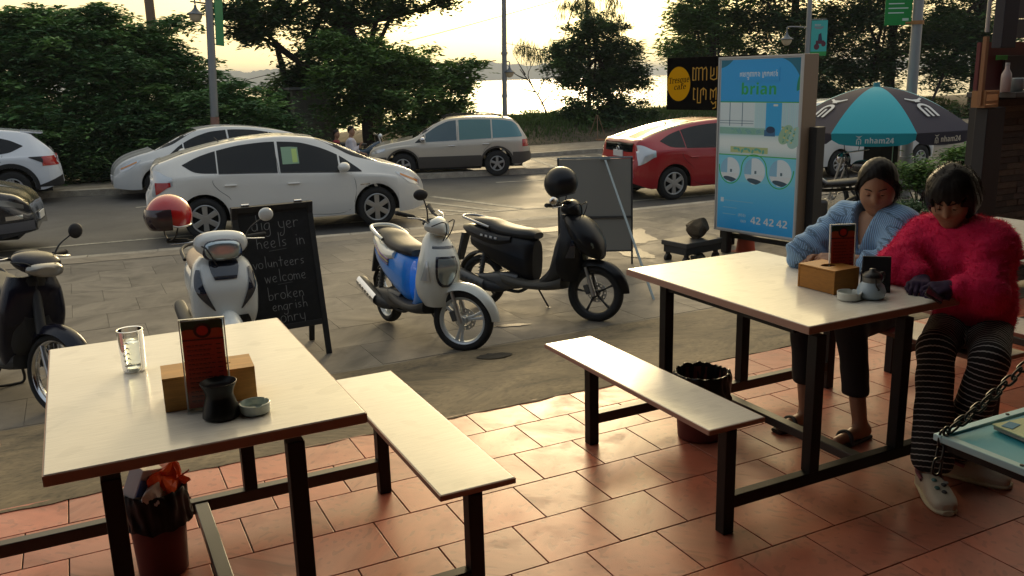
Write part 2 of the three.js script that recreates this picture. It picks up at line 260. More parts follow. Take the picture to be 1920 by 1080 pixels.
// ---- terracotta floor: every tile in view is a mesh of its own
{
  const tileTex = tex(512, (u, v) => { const a = tfbm(u, v, 4, 2, 4), b = tfbm(u, v, 20, 8, 3), s = ss(0.10, 0.36, tfbm(u, v, 6, 21)), sp = ss(0.30, 0.42, tnoise(u, v, 40, 31)); const k = 1 + 0.13 * a + 0.08 * b - 0.08 * s - 0.10 * sp; return [0.72 * k, 0.43 * k, 0.34 * k]; });
  const tileRough = tex(512, (u, v) => { const a = 0.36 + 0.18 * tfbm(u, v, 5, 12, 5) + 0.08 * ss(0.1, 0.36, tfbm(u, v, 6, 21)); return [a, a, a]; }, false);
  const tone = [[0.95, 0.90, 0.86], [0.86, 0.80, 0.76], [1.0, 0.86, 0.78], [0.80, 0.78, 0.76]];
  const ms = tone.map(c => mat(c, 1.0, 0, { map: tileTex, roughnessMap: tileRough, bumpMap: tileTex, bumpScale: 0.001 }));
  const o = new THREE.Group(); o.name = 'tiled_floor'; scene.add(o); o.userData.kind = 'structure';
  part('grout_bed', uvBox(box(26, 0.3, 12.0, 7, -0.156, 2.03), 0.5), grout, o);
  const PX = 0.31, PZ = 0.30, r = rng(3), near = [], rest = [];
  for (let j = -3; j < 30; j++) for (let i = -16; i < 40; i++) { const x = 1.50 + i * PX + (j % 2 ? PX / 2 : 0), z = -3.08 + j * PZ; (j <= 5 && x > -1.3 && x < 6.6 - j * 0.45 ? near : rest).push([x, z]); }
  const mk = (x, z) => { const z0 = Math.max(z, -3.96); const d = z + PZ - z0 - 0.005; if (d < 0.03) return null; const g = box(PX - 0.005, 0.012, d, 0, 0, 0, 0.002); const uv = g.attributes.uv, p = g.attributes.position, ox = r() * 5, oz = r() * 5, fl = r() < 0.5 ? 1 : -1; for (let k = 0; k < p.count; k++) uv.setXY(k, p.getX(k) * 0.9 * fl + ox, p.getZ(k) * 0.9 + oz); return T(g, x + PX / 2, -0.006 + (r() - 0.5) * 0.0012, z0 + d / 2 + 0.0025, (r() - 0.5) * 0.003, 0, (r() - 0.5) * 0.003); };
  near.slice(0, 298).forEach(([x, z]) => { const g = mk(x, z); if (g) part('floor_tile', g, ms[Math.floor(r() * 4)], o); });
  const gr = rest.concat(near.slice(298)).map(([x, z]) => { const z0 = Math.max(z, -3.96), d = z + PZ - z0 - 0.005; if (d < 0.03) return null; const g = new THREE.BoxGeometry(PX - 0.005, 0.012, d), uv = g.attributes.uv, p = g.attributes.position, ox = r() * 5; for (let k = 0; k < p.count; k++) uv.setXY(k, p.getX(k) * 0.9 + ox, p.getZ(k) * 0.9 + ox * 2); return T(g, x + PX / 2, -0.0062, z0 + d / 2 + 0.0025); }).filter(Boolean);
  part('floor_tiles', gr, ms[1], o).userData.kind = 'stuff';
}
// ---------------------------------------------------------------- canteen tables with fixed benches
const lamTex = tex(512, (u, v) => { const a = tnoise(u, v * 1, 3, 2), g = n3(Math.cos(u * 6.283) * 1.2, Math.sin(u * 6.283) * 1.2, v * 160) * 0.5 + n3(Math.cos(u * 6.283) * 3, Math.sin(u * 6.283) * 3 + 9, v * 310) * 0.5; const st = ss(0.30, 0.45, tnoise(u, v, 12, 17)) * 0.05; const k = 0.91 + 0.03 * a + 0.065 * g - st * 0.6; return [k, k * 0.985, k * 0.955]; });
const lamRough = tex(512, (u, v) => { const g = n3(Math.cos(u * 6.283) * 1.2, Math.sin(u * 6.283) * 1.2, v * 120), a = tfbm(u, v, 4, 5); const k = 0.20 + 0.04 * g + 0.07 * a; return [k, k, k]; }, false);
const laminate = mat([0.93, 0.91, 0.86], 1, 0, { map: lamTex, roughnessMap: lamRough, bumpMap: lamTex, bumpScale: 0.0006 });
const edgeBand = mat([0.34, 0.20, 0.15], 0.55), blackSteel = mat([0.005, 0.005, 0.005], 0.5, 0, { specularIntensity: 0.5 }), wornSteel = mat([0.03, 0.029, 0.026], 0.4);
function canteenTable(x, z, label, ls = -0.03, bl = 0.755, br = 0.755) {
  const t = thing('canteen_table', label, 'table', [x, 0, z], 0, 'canteen tables with fixed benches');
  const top = part('tabletop', uvBox(box(0.84, 0.034, 1.22, 0, 0.743, 0, 0.003), 1), laminate, t);
  part('edge_band', [box(0.846, 0.028, 0.004, 0, 0.743, 0.6105), box(0.846, 0.028, 0.004, 0, 0.743, -0.6105), box(0.004, 0.028, 1.217, 0.4215, 0.743, 0), box(0.004, 0.028, 1.217, -0.4215, 0.743, 0)], edgeBand, top);
  for (const s of [-1, 1]) {
    const sb = s < 0 ? -bl : br;
    for (const e of [-1, 1]) {
      const zz = e > 0 ? 0.605 - 0.0 : -0.37, zl = e > 0 ? 0.595 : -0.36;
      part('leg', box(0.05, 0.565, 0.05, ls + s * 0.24, 0.4335, zl, 0.004), blackSteel, t);
      part('bench_leg', box(0.05, 0.435, 0.05, sb, 0.2175, zl, 0.004), blackSteel, t);
    }
    const seat = part('bench_seat', uvBox(box(0.255, 0.022, 1.22, sb, 0.4465, 0.035, 0.003), 1), laminate, t);
    part('edge_band', [box(0.26, 0.018, 0.003, sb, 0.4465, 0.6465), box(0.26, 0.018, 0.003, sb, 0.4465, -0.5765), box(0.003, 0.018, 1.217, sb + 0.129, 0.4465, 0.035), box(0.003, 0.018, 1.217, sb - 0.129, 0.4465, 0.035)], edgeBand, seat);
    part('seat_rail', [box(0.03, 0.02, 1.0, sb, 0.4245, 0.12)], blackSteel, seat);
  }
  for (const zl of [0.595, -0.36]) part('floor_rail', box(bl + br - 0.05, 0.05, 0.044, (br - bl) / 2, 0.126, zl, 0.004), zl > 0 ? blackSteel : wornSteel, t);
  part('stretcher', box(0.05, 0.04, 0.905, ls + 0.05, 0.126, 0.1175, 0.004), wornSteel, t);
  part('top_rail', [box(0.428, 0.03, 0.03, ls, 0.709, 0.50), box(0.428, 0.03, 0.03, ls, 0.709, -0.36), box(0.03, 0.03, 0.84, ls + 0.24, 0.709, 0.065), box(0.03, 0.03, 0.84, ls - 0.24, 0.709, 0.065)], blackSteel, t);
  return t;
}
canteenTable(0.25, -2.955, 'pale canteen table in the left foreground carrying a glass of water');
canteenTable(2.82, -2.945, 'pale canteen table where the two women sit, in shade on the right', -0.12, 0.785, 0.73);
canteenTable(4.80, -2.945, 'pale canteen table partly hidden behind the woman in pink, at right edge');
// ---------------------------------------------------------------- cars
const paint = (c, r = 0.28, metal = 0.0) => mat(c, r, metal, { clearcoat: 0.8, clearcoatRoughness: 0.06 });
const carGlass = mat([0.008, 0.009, 0.010], 0.05, 0, { specularIntensity: 0.7 });
const rubber = mat([0.014, 0.014, 0.014], 0.85), blackTrim = mat([0.018, 0.018, 0.019], 0.6), chrome = mat([0.72, 0.72, 0.72], 0.16, 1), alloy = mat([0.50, 0.50, 0.49], 0.34, 0.85);
const lampRed = mat([0.42, 0.012, 0.012], 0.15, 0, { clearcoat: 1 }), lampClear = mat([0.62, 0.64, 0.64], 0.12, 0.35, { clearcoat: 1 }), lampAmber = mat([0.75, 0.30, 0.08], 0.15, 0, { clearcoat: 1 }), seam = mat([0.02, 0.02, 0.02], 0.9), plateWhite = mat([0.62, 0.62, 0.60], 0.5), underMat = mat([0.01, 0.01, 0.01], 0.95);
const poly = (pts, x) => { if (x <= pts[0][0]) return pts[0][1]; for (let i = 1; i < pts.length; i++) if (x <= pts[i][0]) { const [a, b] = [pts[i - 1], pts[i]]; return lerp(a[1], b[1], (x - a[0]) / (b[0] - a[0])); } return pts[pts.length - 1][1]; };
const smoothPoly = (pts, x) => { // monotone-ish cubic through points
  const n = pts.length; if (x <= pts[0][0]) return pts[0][1]; if (x >= pts[n - 1][0]) return pts[n - 1][1];
  let i = 0; while (x > pts[i + 1][0]) i++; const sl = k => (pts[k + 1][1] - pts[k][1]) / (pts[k + 1][0] - pts[k][0]);
  const tan = k => { if (k <= 0) return sl(0); if (k >= n - 1) return sl(n - 2); const a = sl(k - 1), b = sl(k); return a * b <= 0 ? 0 : 2 * a * b / (a + b); };
  const h = pts[i + 1][0] - pts[i][0], t = (x - pts[i][0]) / h, t2 = t * t, t3 = t2 * t;
  return (2 * t3 - 3 * t2 + 1) * pts[i][1] + (t3 - 2 * t2 + t) * h * tan(i) + (-2 * t3 + 3 * t2) * pts[i + 1][1] + (t3 - t2) * h * tan(i + 1);
};
function wheelGeo(R, w, rimR, spokes, thick = 0.06, twin = false) {
  const tyre = lathe([[rimR - 0.01, -w / 2 + 0.02], [rimR + 0.01, -w / 2], [R - 0.035, -w / 2], [R - 0.008, -w / 2 + 0.02], [R, -w / 4], [R, w / 4], [R - 0.008, w / 2 - 0.02], [R - 0.035, w / 2], [rimR + 0.01, w / 2], [rimR - 0.01, w / 2 - 0.02]], 40).rotateX(Math.PI / 2);
  const rim = [lathe([[rimR - 0.05, -w / 2 + 0.03], [rimR, -w / 2 + 0.012], [rimR, w / 2 - 0.03], [rimR - 0.012, w / 2 - 0.004], [rimR - 0.03, w / 2 - 0.012], [rimR - 0.035, w / 2 - 0.05]], 40).rotateX(Math.PI / 2), cyl([0, 0, w / 2 - 0.05], [0, 0, w / 2 - 0.005], rimR * 0.27, rimR * 0.22, 20)];
  for (let i = 0; i < spokes; i++) {
    const a = i / spokes * 2 * Math.PI + Math.PI / 2, r0 = rimR * 0.16, r1 = rimR - 0.018;
    for (const q of twin ? [-0.16, 0.16] : [0]) {
      const s = plate([[r0, -thick * 0.62], [r1, -thick * (twin ? 0.34 : 0.72)], [r1, thick * (twin ? 0.34 : 0.72)], [r0, thick * 0.62]], 0.03, 0.006).rotateZ(a + q).translate(0, 0, w / 2 - 0.026); rim.push(s);
    }
  }
  return { tyre, rim: merge(rim), back: cyl([0, 0, -w / 2 + 0.03], [0, 0, w / 2 - 0.07], rimR - 0.012, rimR - 0.012, 32) };
}
function makeCar(name, label, c, pos, turn, group) {
  const t = thing(name, label, 'car', pos, turn, group), L0 = c.top[0][0], L1 = c.top[c.top.length - 1][0];
  const xs = []; for (let i = 0; i <= 64; i++) xs.push(lerp(L0, L1, i / 64));
  for (const xw of c.axles) for (let i = -12; i <= 12; i++) xs.push(xw + c.archR * Math.sin(i / 12 * Math.PI / 2) * 1.0);
  for (let i = 1; i < 10; i++) { xs.push(L0 + 0.03 * i); xs.push(L1 - 0.03 * i); }
  xs.sort((a, b) => a - b);
  const wy = c.wheelR;
  const bottom = x => { let b = poly(c.sill, x); for (const xw of c.axles) { const d = x - xw; if (Math.abs(d) < c.archR) b = Math.max(b, wy + Math.sqrt(c.archR * c.archR - d * d) * 1.0); } return b; };
  const secCache = new Map();
  const section = (x) => { // half section, bottom edge -> top centre
    const key = Math.round(x * 2000); if (secCache.has(key)) return secCache.get(key);
    const Tp = smoothPoly(c.top, x), B = Math.min(bottom(x), Tp - 0.06), S = Math.min(smoothPoly(c.belt, x), Tp - 0.03), e0 = (x - L0) / (L1 - L0);
    const rear = clamp((x - L0) / c.rearRound), front = clamp((L1 - x) / c.frontRound);
    const pl = c.halfW * (0.62 + 0.38 * Math.pow(Math.sin(rear * Math.PI / 2), 0.7)) * (0.50 + 0.50 * Math.pow(Math.sin(front * Math.PI / 2), 0.7));
    const Wr = Math.min(pl - 0.05, lerp(pl - 0.06, c.roofW, ss(0.03, 0.40, Tp - S)));
    const b0 = poly(c.sill, x), f = y => pl * (1 - 0.055 * Math.pow(clamp((0.62 - y) / 0.5), 2));  // tumble-under near the sill
    const cp = [[f(B) - 0.015, B], [f(lerp(B, S, 0.3)), lerp(B, S, 0.3)], [pl, lerp(B, S, 0.68)], [pl - 0.012, lerp(B, S, 0.9)], [pl - 0.035, S + 0.005], [lerp(pl - 0.04, Wr, 0.5) + 0.012, lerp(S, Tp, 0.45)], [Wr + 0.012, lerp(S, Tp, 0.84)], [Wr - 0.07, lerp(S, Tp, 0.965)], [Wr * 0.5, Tp - 0.012], [0, Tp]];
    const out = [], n = cp.length; for (let i = 0; i < n - 1; i++) for (let q = 0; q < 4; q++) { const u = q / 4, P = k => cp[clamp(k, 0, n - 1)], a = P(i - 1), b = P(i), d = P(i + 1), e = P(i + 2); out.push([0, 1].map(k => 0.5 * (2 * b[k] + (d[k] - a[k]) * u + (2 * a[k] - 5 * b[k] + 4 * d[k] - e[k]) * u * u + (3 * b[k] - a[k] - 3 * d[k] + e[k]) * u * u * u))); }
    out.push([0, Tp]); secCache.set(key, out); return out;
  };
  const sideZ = (x, y) => { const s = section(x); for (let i = 0; i + 1 < s.length; i++) if ((s[i][1] <= y && s[i + 1][1] >= y)) return lerp(s[i][0], s[i + 1][0], (y - s[i][1]) / Math.max(1e-5, s[i + 1][1] - s[i][1])); return y < s[0][1] ? s[0][0] : 0; };
  const topY = (x, z) => { const s = section(x); z = Math.abs(z); for (let i = s.length - 1; i > 0; i--) if (s[i][0] <= z && s[i - 1][0] >= z) return lerp(s[i][1], s[i - 1][1], (z - s[i][0]) / Math.max(1e-5, s[i - 1][0] - s[i][0])); return s[4][1]; };
  const nv = section(0).length - 1;
  const shell = grid(xs.length - 1, 2 * nv, (u, v, i, j) => { const s = section(xs[i]), k = j <= nv ? j : 2 * nv - j; return [xs[i], s[k][1], (j <= nv ? 1 : -1) * s[k][0]]; });
  const capR = grid(1, 2 * nv, (u, v, i, j) => { const s = section(L0), k = j <= nv ? j : 2 * nv - j; return u ? [L0, s[k][1], (j <= nv ? 1 : -1) * s[k][0]] : [L0, (s[0][1] + s[nv][1]) / 2, 0]; });
  const capF = grid(1, 2 * nv, (u, v, i, j) => { const s = section(L1), k = j <= nv ? j : 2 * nv - j; return u ? [L1, (s[0][1] + s[nv][1]) / 2, 0] : [L1, s[k][1], (j <= nv ? 1 : -1) * s[k][0]]; });
  const body = part('body', [shell, capR, capF], c.paint, t);
  // floor and dark wheel wells
  const wellW = c.halfW - 0.05;
  part('underbody', [box(L1 - L0 - 0.5, 0.25, 2 * wellW - 0.5, (L0 + L1) / 2, 0.36, 0), box(c.axles[1] - c.axles[0] - 2 * c.archR - 0.04, 0.22, 2 * wellW - 0.06, (c.axles[0] + c.axles[1]) / 2, 0.34, 0), ...c.axles.map(xw => grid(16, 1, (u, v) => [xw + Math.cos(u * Math.PI) * c.archR * 0.99, wy + Math.sin(u * Math.PI) * c.archR * 0.99, (v - 0.5) * 2 * wellW]))], underMat, t);
  const sides = c.both === false ? [c.side] : [1, -1];
  // a patch of the side between two height lines, standing off proud of the panel
  const sidePatch = (x0, x1, lo, hi, off, s, n = 20, m = 6) => grid(n, m, (u, v) => { const uu = s > 0 ? u : 1 - u, x = lerp(x0, x1, uu), y = lerp(lo(x), hi(x), v); return [x, y, s * (sideZ(x, y) + off)]; });
  const line = (pts, s, r = 0.004) => tube(pts.map(([x, y]) => [x, y, s * (sideZ(x, y) + 0.0005)]), r, pts.length * 8, 5);
  const topPatch = (x0, x1, z0, z1, off, n = 16, m = 12) => grid(n, m, (u, v) => { const x = lerp(x0, x1, u), zm = typeof z1 === 'function' ? z1(x) : z1, zl = typeof z0 === 'function' ? z0(x) : z0, z = lerp(zm, zl, v); const y = topY(x, z), dy = (topY(x + 0.01, z) - topY(x - 0.01, z)) / 0.02, q = Math.hypot(1, dy); return [x - dy / q * off, y + off / q, z]; });
  t.userData.tools = undefined; delete t.userData.tools;
  // wheels
  const wg = c.wheelGeo; for (const xw of c.axles) for (const s of [1, -1]) { const w = part('wheel', s > 0 ? wg.tyre.clone() : wg.tyre.clone().rotateY(Math.PI), rubber, t); w.position.set(xw, wy, s * (c.halfW - 0.125)); part('rim', s > 0 ? wg.rim.clone() : wg.rim.clone().rotateY(Math.PI), c.rimMat || alloy, w); part('brake', s > 0 ? wg.back.clone() : wg.back.clone().rotateY(Math.PI), underMat, w); }
  return { t, body, section, sideZ, topY, sidePatch, topPatch, line, sides, c, L0, L1, bottom };
}
function glassHouse(k, wins, off = 0.004) { for (const s of k.sides) for (const w of wins) { const g = part('side_window', k.sidePatch(w.x0, w.x1, x => smoothPoly(w.lo, x), x => Math.max(smoothPoly(w.lo, x) + 0.004, smoothPoly(w.hi, x)), off, s, 22, 6), w.m || carGlass, k.t); if (w.trim) part('window_trim', k.line([...Array(14)].map((_, i) => { const x = lerp(w.x0, w.x1, i / 13); return [x, smoothPoly(w.lo, x) - 0.008]; }), s, 0.006), w.trim, g); } }
function doors(k, list) { for (const s of k.sides) for (const d of list) { const o = part('door', k.sidePatch(d.x0 + 0.004, d.x1 - 0.004, x => Math.min(poly(d.hi, x) - 0.02, Math.max(d.y0, k.bottom(x) + 0.012)), x => poly(d.hi, x), 0.0025, s, 12, 8), k.c.paint, k.t); part('door_gap', k.line(d.gap, s, 0.0035), seam, o); const [hx, hy] = d.handle; part('door_handle', box(0.19, 0.026, 0.03, hx, hy, s * (k.sideZ(hx, hy) + 0.018), 0.011), d.hm || k.c.paint, o); } }
const mirror = (k, x, y, m, rx = 0.10) => { for (const s of k.sides) { const z = k.sideZ(x, y); const o = part('door_mirror', [ball(x, y + 0.05, s * (z + 0.13), rx, 0.075, 0.095)], m, k.t); part('mirror_stalk', [cyl([x, y - 0.01, s * (z - 0.02)], [x, y + 0.03, s * (z + 0.08)], 0.022, 0.018, 8)], blackTrim, o); } };

function priusConfig(pt) { return { paint: pt, halfW: 0.865, roofW: 0.56, wheelR: 0.315, archR: 0.375, axles: [-1.38, 1.32], rearRound: 0.42, frontRound: 0.62, wheelGeo: wheelGeo(0.315, 0.20, 0.225, 6, 0.058), sill: [[-2.2, 0.36], [-1.9, 0.24], [1.9, 0.22], [2.2, 0.26]],
  top: [[-2.225, 0.52], [-2.215, 0.70], [-2.16, 0.785], [-2.125, 0.80], [-2.105, 1.06], [-2.07, 1.135], [-1.95, 1.175], [-1.6, 1.285], [-1.1, 1.395], [-0.6, 1.465], [-0.15, 1.49], [0.3, 1.455], [0.75, 1.325], [1.15, 1.135], [1.42, 1.025], [1.7, 0.955], [1.95, 0.86], [2.1, 0.755], [2.19, 0.62], [2.225, 0.42]],
  belt: [[-2.2, 0.66], [-2.0, 0.93], [-1.4, 0.985], [-0.6, 0.965], [0.2, 0.925], [1.0, 0.875], [1.5, 0.83], [1.95, 0.70], [2.2, 0.5]] }; }
function prius(name, label, pt, pos, turn, o = {}) {
  const k = makeCar(name, label, priusConfig(pt), pos, turn), t = k.t;
  const hi = [[-1.64, 1.125], [-1.4, 1.225], [-1.1, 1.305], [-0.7, 1.372], [-0.3, 1.395], [0.1, 1.372], [0.4, 1.30], [0.75, 1.15], [1.02, 0.965], [1.1, 0.90]], lo = [[-1.64, 1.115], [-1.45, 1.01], [-1.3, 0.99], [-0.6, 0.965], [0.2, 0.93], [1.1, 0.885]];
  const glassIn = o.glass || carGlass;
  glassHouse(k, [{ x0: -1.64, x1: -1.14, lo, hi }, { x0: -1.12, x1: -0.23, lo, hi, m: glassIn, trim: blackTrim }, { x0: -0.19, x1: 0.74, lo, hi, m: glassIn, trim: blackTrim }, { x0: 0.77, x1: 1.10, lo, hi }]);
  doors(k, [{ x0: -1.13, x1: -0.215, y0: 0.33, hi: [[-1.13, 0.955], [-0.2, 0.925]], gap: [[-1.17, 0.97], [-1.22, 0.86], [-1.14, 0.74], [-0.98, 0.60], [-0.93, 0.33], [-0.22, 0.31], [-0.21, 0.94], [-0.26, 1.38]], handle: [-0.96, 0.80] },
    { x0: -0.205, x1: 0.90, y0: 0.31, hi: [[-0.2, 0.925], [0.9, 0.865]], gap: [[-0.2, 0.31], [0.86, 0.30], [0.97, 0.5], [0.98, 0.75], [0.92, 0.88]], handle: [0.0, 0.775] }]);
  for (const s of k.sides) part('side_skirt', k.sidePatch(-0.97, 0.90, x => 0.232, x => 0.30, 0.006, s, 14, 3), pt, t);
  part('windscreen', k.topPatch(0.42, 1.36, 0, x => lerp(0.52, 0.70, (x - 0.42) / 0.94), 0.004).clone(), carGlass, t); part('windscreen', k.topPatch(0.42, 1.36, 0, x => -lerp(0.52, 0.70, (x - 0.42) / 0.94), 0.004), carGlass, t);
  if (o.hatch) { for (const s of [1, -1]) part('hatch_window', k.topPatch(-1.93, -0.75, 0, x => s * lerp(0.60, 0.50, (x + 1.93) / 1.18), 0.004), carGlass, t); }
  for (const s of [1, -1]) part('lower_hatch_window', k.topPatch(-2.118, -2.094, 0, s * 0.52, 0.005, 6, 8), carGlass, t);
  part('spoiler', k.topPatch(-2.09, -1.98, -0.62, 0.62, 0.012, 6, 16), pt, t);
  for (const s of k.sides) {
    const lp = part('tail_lamp', k.sidePatch(-2.112, -1.80, x => lerp(0.69, 0.84, ss(-2.12, -1.80, x)), x => lerp(1.06, 0.96, ss(-2.05, -1.80, x)), 0.006, s, 14, 10), lampClear, t);
    if (o.lens !== null) part('tail_lamp_lens', k.sidePatch(-2.06, -1.83, x => lerp(0.70, 0.835, ss(-2.12, -1.80, x)), x => 0.89, 0.009, s, 10, 4), o.lens || lampRed, lp);
    part('head_lamp', k.sidePatch(1.66, 2.10, x => poly([[1.66, 0.84], [1.9, 0.66], [2.1, 0.60]], x), x => poly([[1.66, 0.855], [1.85, 0.825], [2.1, 0.68]], x), 0.006, s, 16, 6), lampClear, t);
    part('indicator_lens', k.sidePatch(1.74, 2.06, x => poly([[1.74, 0.80], [2.06, 0.655]], x), x => poly([[1.74, 0.83], [2.06, 0.69]], x), 0.011, s, 10, 3), lampAmber, t);
  }
  part('bumper_trim', k.topPatch(-2.21, -2.15, -0.66, 0.66, 0.006, 4, 16), pt, t);
  mirror(k, 0.80, 0.93, pt);
  part('number_plate', box(0.02, 0.12, 0.36, -2.135, 0.885, 0, 0.004), plateWhite, t); part('number_plate', box(0.02, 0.11, 0.34, 2.225, 0.45, 0, 0.004), plateWhite, t);
  part('aerial', [cyl([-1.05, 1.39, 0], [-1.12, 1.47, 0], 0.012, 0.005, 8)], blackTrim, t);
  part('rear_wiper', [bar([-1.96, 1.125, 0], [-1.62, 1.265, 0.28], 0.02, 0.02)], blackTrim, t);
  return k;
}
const white1 = paint([0.74, 0.72, 0.66]), silver1 = paint([0.66, 0.66, 0.63], 0.3), redPaint = paint([0.38, 0.006, 0.012], 0.28), navyPaint = paint([0.006, 0.007, 0.012], 0.25);
const yawTo = (ax, az, bx, bz) => Math.atan2(-(bz - az), bx - ax);   // rotation that turns local +x from a towards b
{ // white hatchback at the kerb
  const k = prius('white_hatchback', 'white hatchback car parked at the kerb behind the chalkboard', white1, [3.19, ROADY, -14.85], yawTo(1.84, -14.39, 4.55, -14.06), { glass: mat([0.012, 0.012, 0.011], 0.05, 0, { specularIntensity: 0.7 }) });
  k.t.scale.y = 1.05; const st = mat([0.24, 0.38, 0.24], 0.6), st2 = mat([0.45, 0.60, 0.18], 0.6);
  part('window_sticker', k.sidePatch(-0.14, 0.12, x => 1.06, x => 1.31 - 0.1 * Math.max(0, x), 0.008, -1 * -1, 6, 4), st, k.t); part('window_sticker', k.sidePatch(0.02, 0.10, x => 1.08, x => 1.28, 0.010, 1, 4, 4), st2, k.t);
  part('hybrid_badge', k.sidePatch(1.06, 1.22, x => 0.685, x => 0.70, 0.004, 1, 6, 2), chrome, k.t);
}
prius('silver_hatchback', 'silver hatchback car passing behind the white hatchback, facing left', silver1, [2.92, ROADY, -21.2], Math.PI + 0.02);
{
  const k = prius('red_hatchback', 'red hatchback car parked at the kerb behind the grey easel board', redPaint, [11.62, ROADY, -14.25], yawTo(10.13, -13.53, 12.83, -13.35), { hatch: true, lens: null });
  part('badge', [new THREE.TorusGeometry(0.055, 0.008, 8, 24).rotateY(Math.PI / 2).scale(1, 0.75, 1).translate(-2.14, 0.755 + 0.22, 0), new THREE.TorusGeometry(0.03, 0.006, 8, 18).rotateY(Math.PI / 2).scale(1, 0.6, 1.2).translate(-2.14, 0.985, 0)], chrome, k.t);
}
const suvTop = [[-2.29, 0.5], [-2.28, 0.72], [-2.22, 0.80], [-2.20, 0.98], [-2.12, 1.12], [-1.92, 1.44], [-1.72, 1.585], [-1.3, 1.635], [-0.6, 1.66], [-0.1, 1.64], [0.25, 1.56], [0.65, 1.34], [1.0, 1.12], [1.25, 1.06], [1.7, 0.99], [2.05, 0.90], [2.2, 0.78], [2.27, 0.6], [2.29, 0.45]];
const suvBelt = [[-2.29, 0.62], [-2.1, 0.98], [-1.4, 1.03], [-0.4, 1.0], [0.6, 0.97], [1.2, 0.93], [1.8, 0.85], [2.2, 0.6]];
function suv(name, label, c0, pos, turn, o = {}) {
  const c = Object.assign({ halfW: 0.905, roofW: 0.63, wheelR: 0.355, archR: 0.43, axles: [-1.305, 1.31], rearRound: 0.4, frontRound: 0.55, sill: [[-2.29, 0.42], [-1.9, 0.30], [1.9, 0.28], [2.29, 0.34]], top: suvTop, belt: suvBelt, wheelGeo: wheelGeo(0.355, 0.22, 0.215, 5, 0.05, o.twin) }, c0);
  const k = makeCar(name, label, c, pos, turn), t = k.t;
  const hi = o.hi || [[-2.02, 1.12], [-1.88, 1.40], [-1.72, 1.50], [-1.2, 1.555], [-0.5, 1.575], [-0.05, 1.55], [0.25, 1.45], [0.55, 1.28], [0.85, 1.08], [0.95, 1.0]], lo = o.lo || [[-2.02, 1.07], [-1.4, 1.06], [-0.4, 1.03], [0.6, 1.0], [0.95, 0.985]];
  const cut = o.cut || [-2.02, -1.20, -1.16, -0.27, -0.20, 0.66, 0.69, 0.95];
  glassHouse(k, [{ x0: cut[0], x1: cut[1], lo, hi, m: o.quarter || carGlass }, { x0: cut[2], x1: cut[3], lo, hi, m: o.glass || carGlass, trim: o.trim }, { x0: cut[4], x1: cut[5], lo, hi, m: o.glass2 || carGlass, trim: o.trim }, { x0: cut[6], x1: cut[7], lo, hi }]);
  doors(k, [{ x0: -1.17, x1: -0.24, y0: 0.40, hi: [[-1.17, 1.03], [-0.2, 1.0]], gap: [[-1.2, 1.05], [-1.16, 0.93], [-0.93, 0.70], [-0.85, 0.40], [-0.24, 0.36], [-0.23, 1.0], [-0.25, 1.55]], handle: [-1.0, 0.90], hm: o.hm }, { x0: -0.22, x1: 0.86, y0: 0.38, hi: [[-0.2, 1.0], [0.86, 0.96]], gap: [[-0.22, 0.36], [0.82, 0.36], [0.88, 0.6], [0.88, 0.95]], handle: [-0.05, 0.88], hm: o.hm }]);
  for (const s of [1, -1]) { part('windscreen', k.topPatch(0.22, 1.02, 0, x => s * lerp(0.58, 0.74, (x - 0.22) / 0.8), 0.004), carGlass, t); part('rear_window', k.topPatch(-2.10, -1.80, 0, x => s * 0.60, 0.004), carGlass, t); }
  const m = o.cladding;
  if (m) for (const s of k.sides) {
    part('lower_cladding', k.sidePatch(-2.285, -1.305 - 0.44, x => Math.max(k.bottom(x), 0.33) , x => Math.max(k.bottom(x) + 0.02, 0.66), 0.010, s, 14, 5), m, t);
    part('lower_cladding', k.sidePatch(-0.87, 0.87, x => k.bottom(x), x => 0.60, 0.010, s, 14, 5), m, t); part('lower_cladding', k.sidePatch(1.75, 2.285, x => Math.max(k.bottom(x), 0.32), x => 0.62, 0.010, s, 14, 5), m, t);
  }
  for (const s of k.sides) for (const xw of c.axles) part('arch_trim', grid(20, 2, (u, v) => { const a = lerp(-0.12, Math.PI + 0.12, u), r = c.archR + 0.002 + v * (o.archW || 0.05), x = xw + Math.cos(a) * r, y = Math.max(0.3, c.wheelR + Math.sin(a) * r); return [x, y, s * (k.sideZ(x, y) + 0.012)]; }), m || blackTrim, t);
  for (const s of k.sides) { part('tail_lamp', k.sidePatch(-2.235, o.tailX || -2.02, x => 0.80, x => 1.0, 0.008, s, 10, 6), lampRed, t); part('head_lamp', k.sidePatch(1.78, 2.17, x => poly([[1.78, 0.80], [2.17, 0.68]], x), x => poly([[1.78, 0.87], [2.0, 0.82], [2.17, 0.74]], x), 0.008, s, 14, 6), o.lamp || lampClear, t); }
  mirror(k, 0.74, 1.03, o.mirror || c.paint, 0.08);
  if (o.rails) for (const s of [1, -1]) part('roof_rail', [tube([[-1.55, 1.60, s * 0.55], [-1.3, 1.675, s * 0.56], [-0.5, 1.70, s * 0.56], [0.05, 1.66, s * 0.55], [0.15, 1.60, s * 0.55]], 0.016, 24, 6)], blackTrim, t);
  part('number_plate', box(0.02, 0.12, 0.4, -2.235, 0.88, 0, 0.004), plateWhite, t); part('number_plate', box(0.02, 0.11, 0.4, 2.295, 0.52, 0, 0.004), plateWhite, t);
  return k;
}
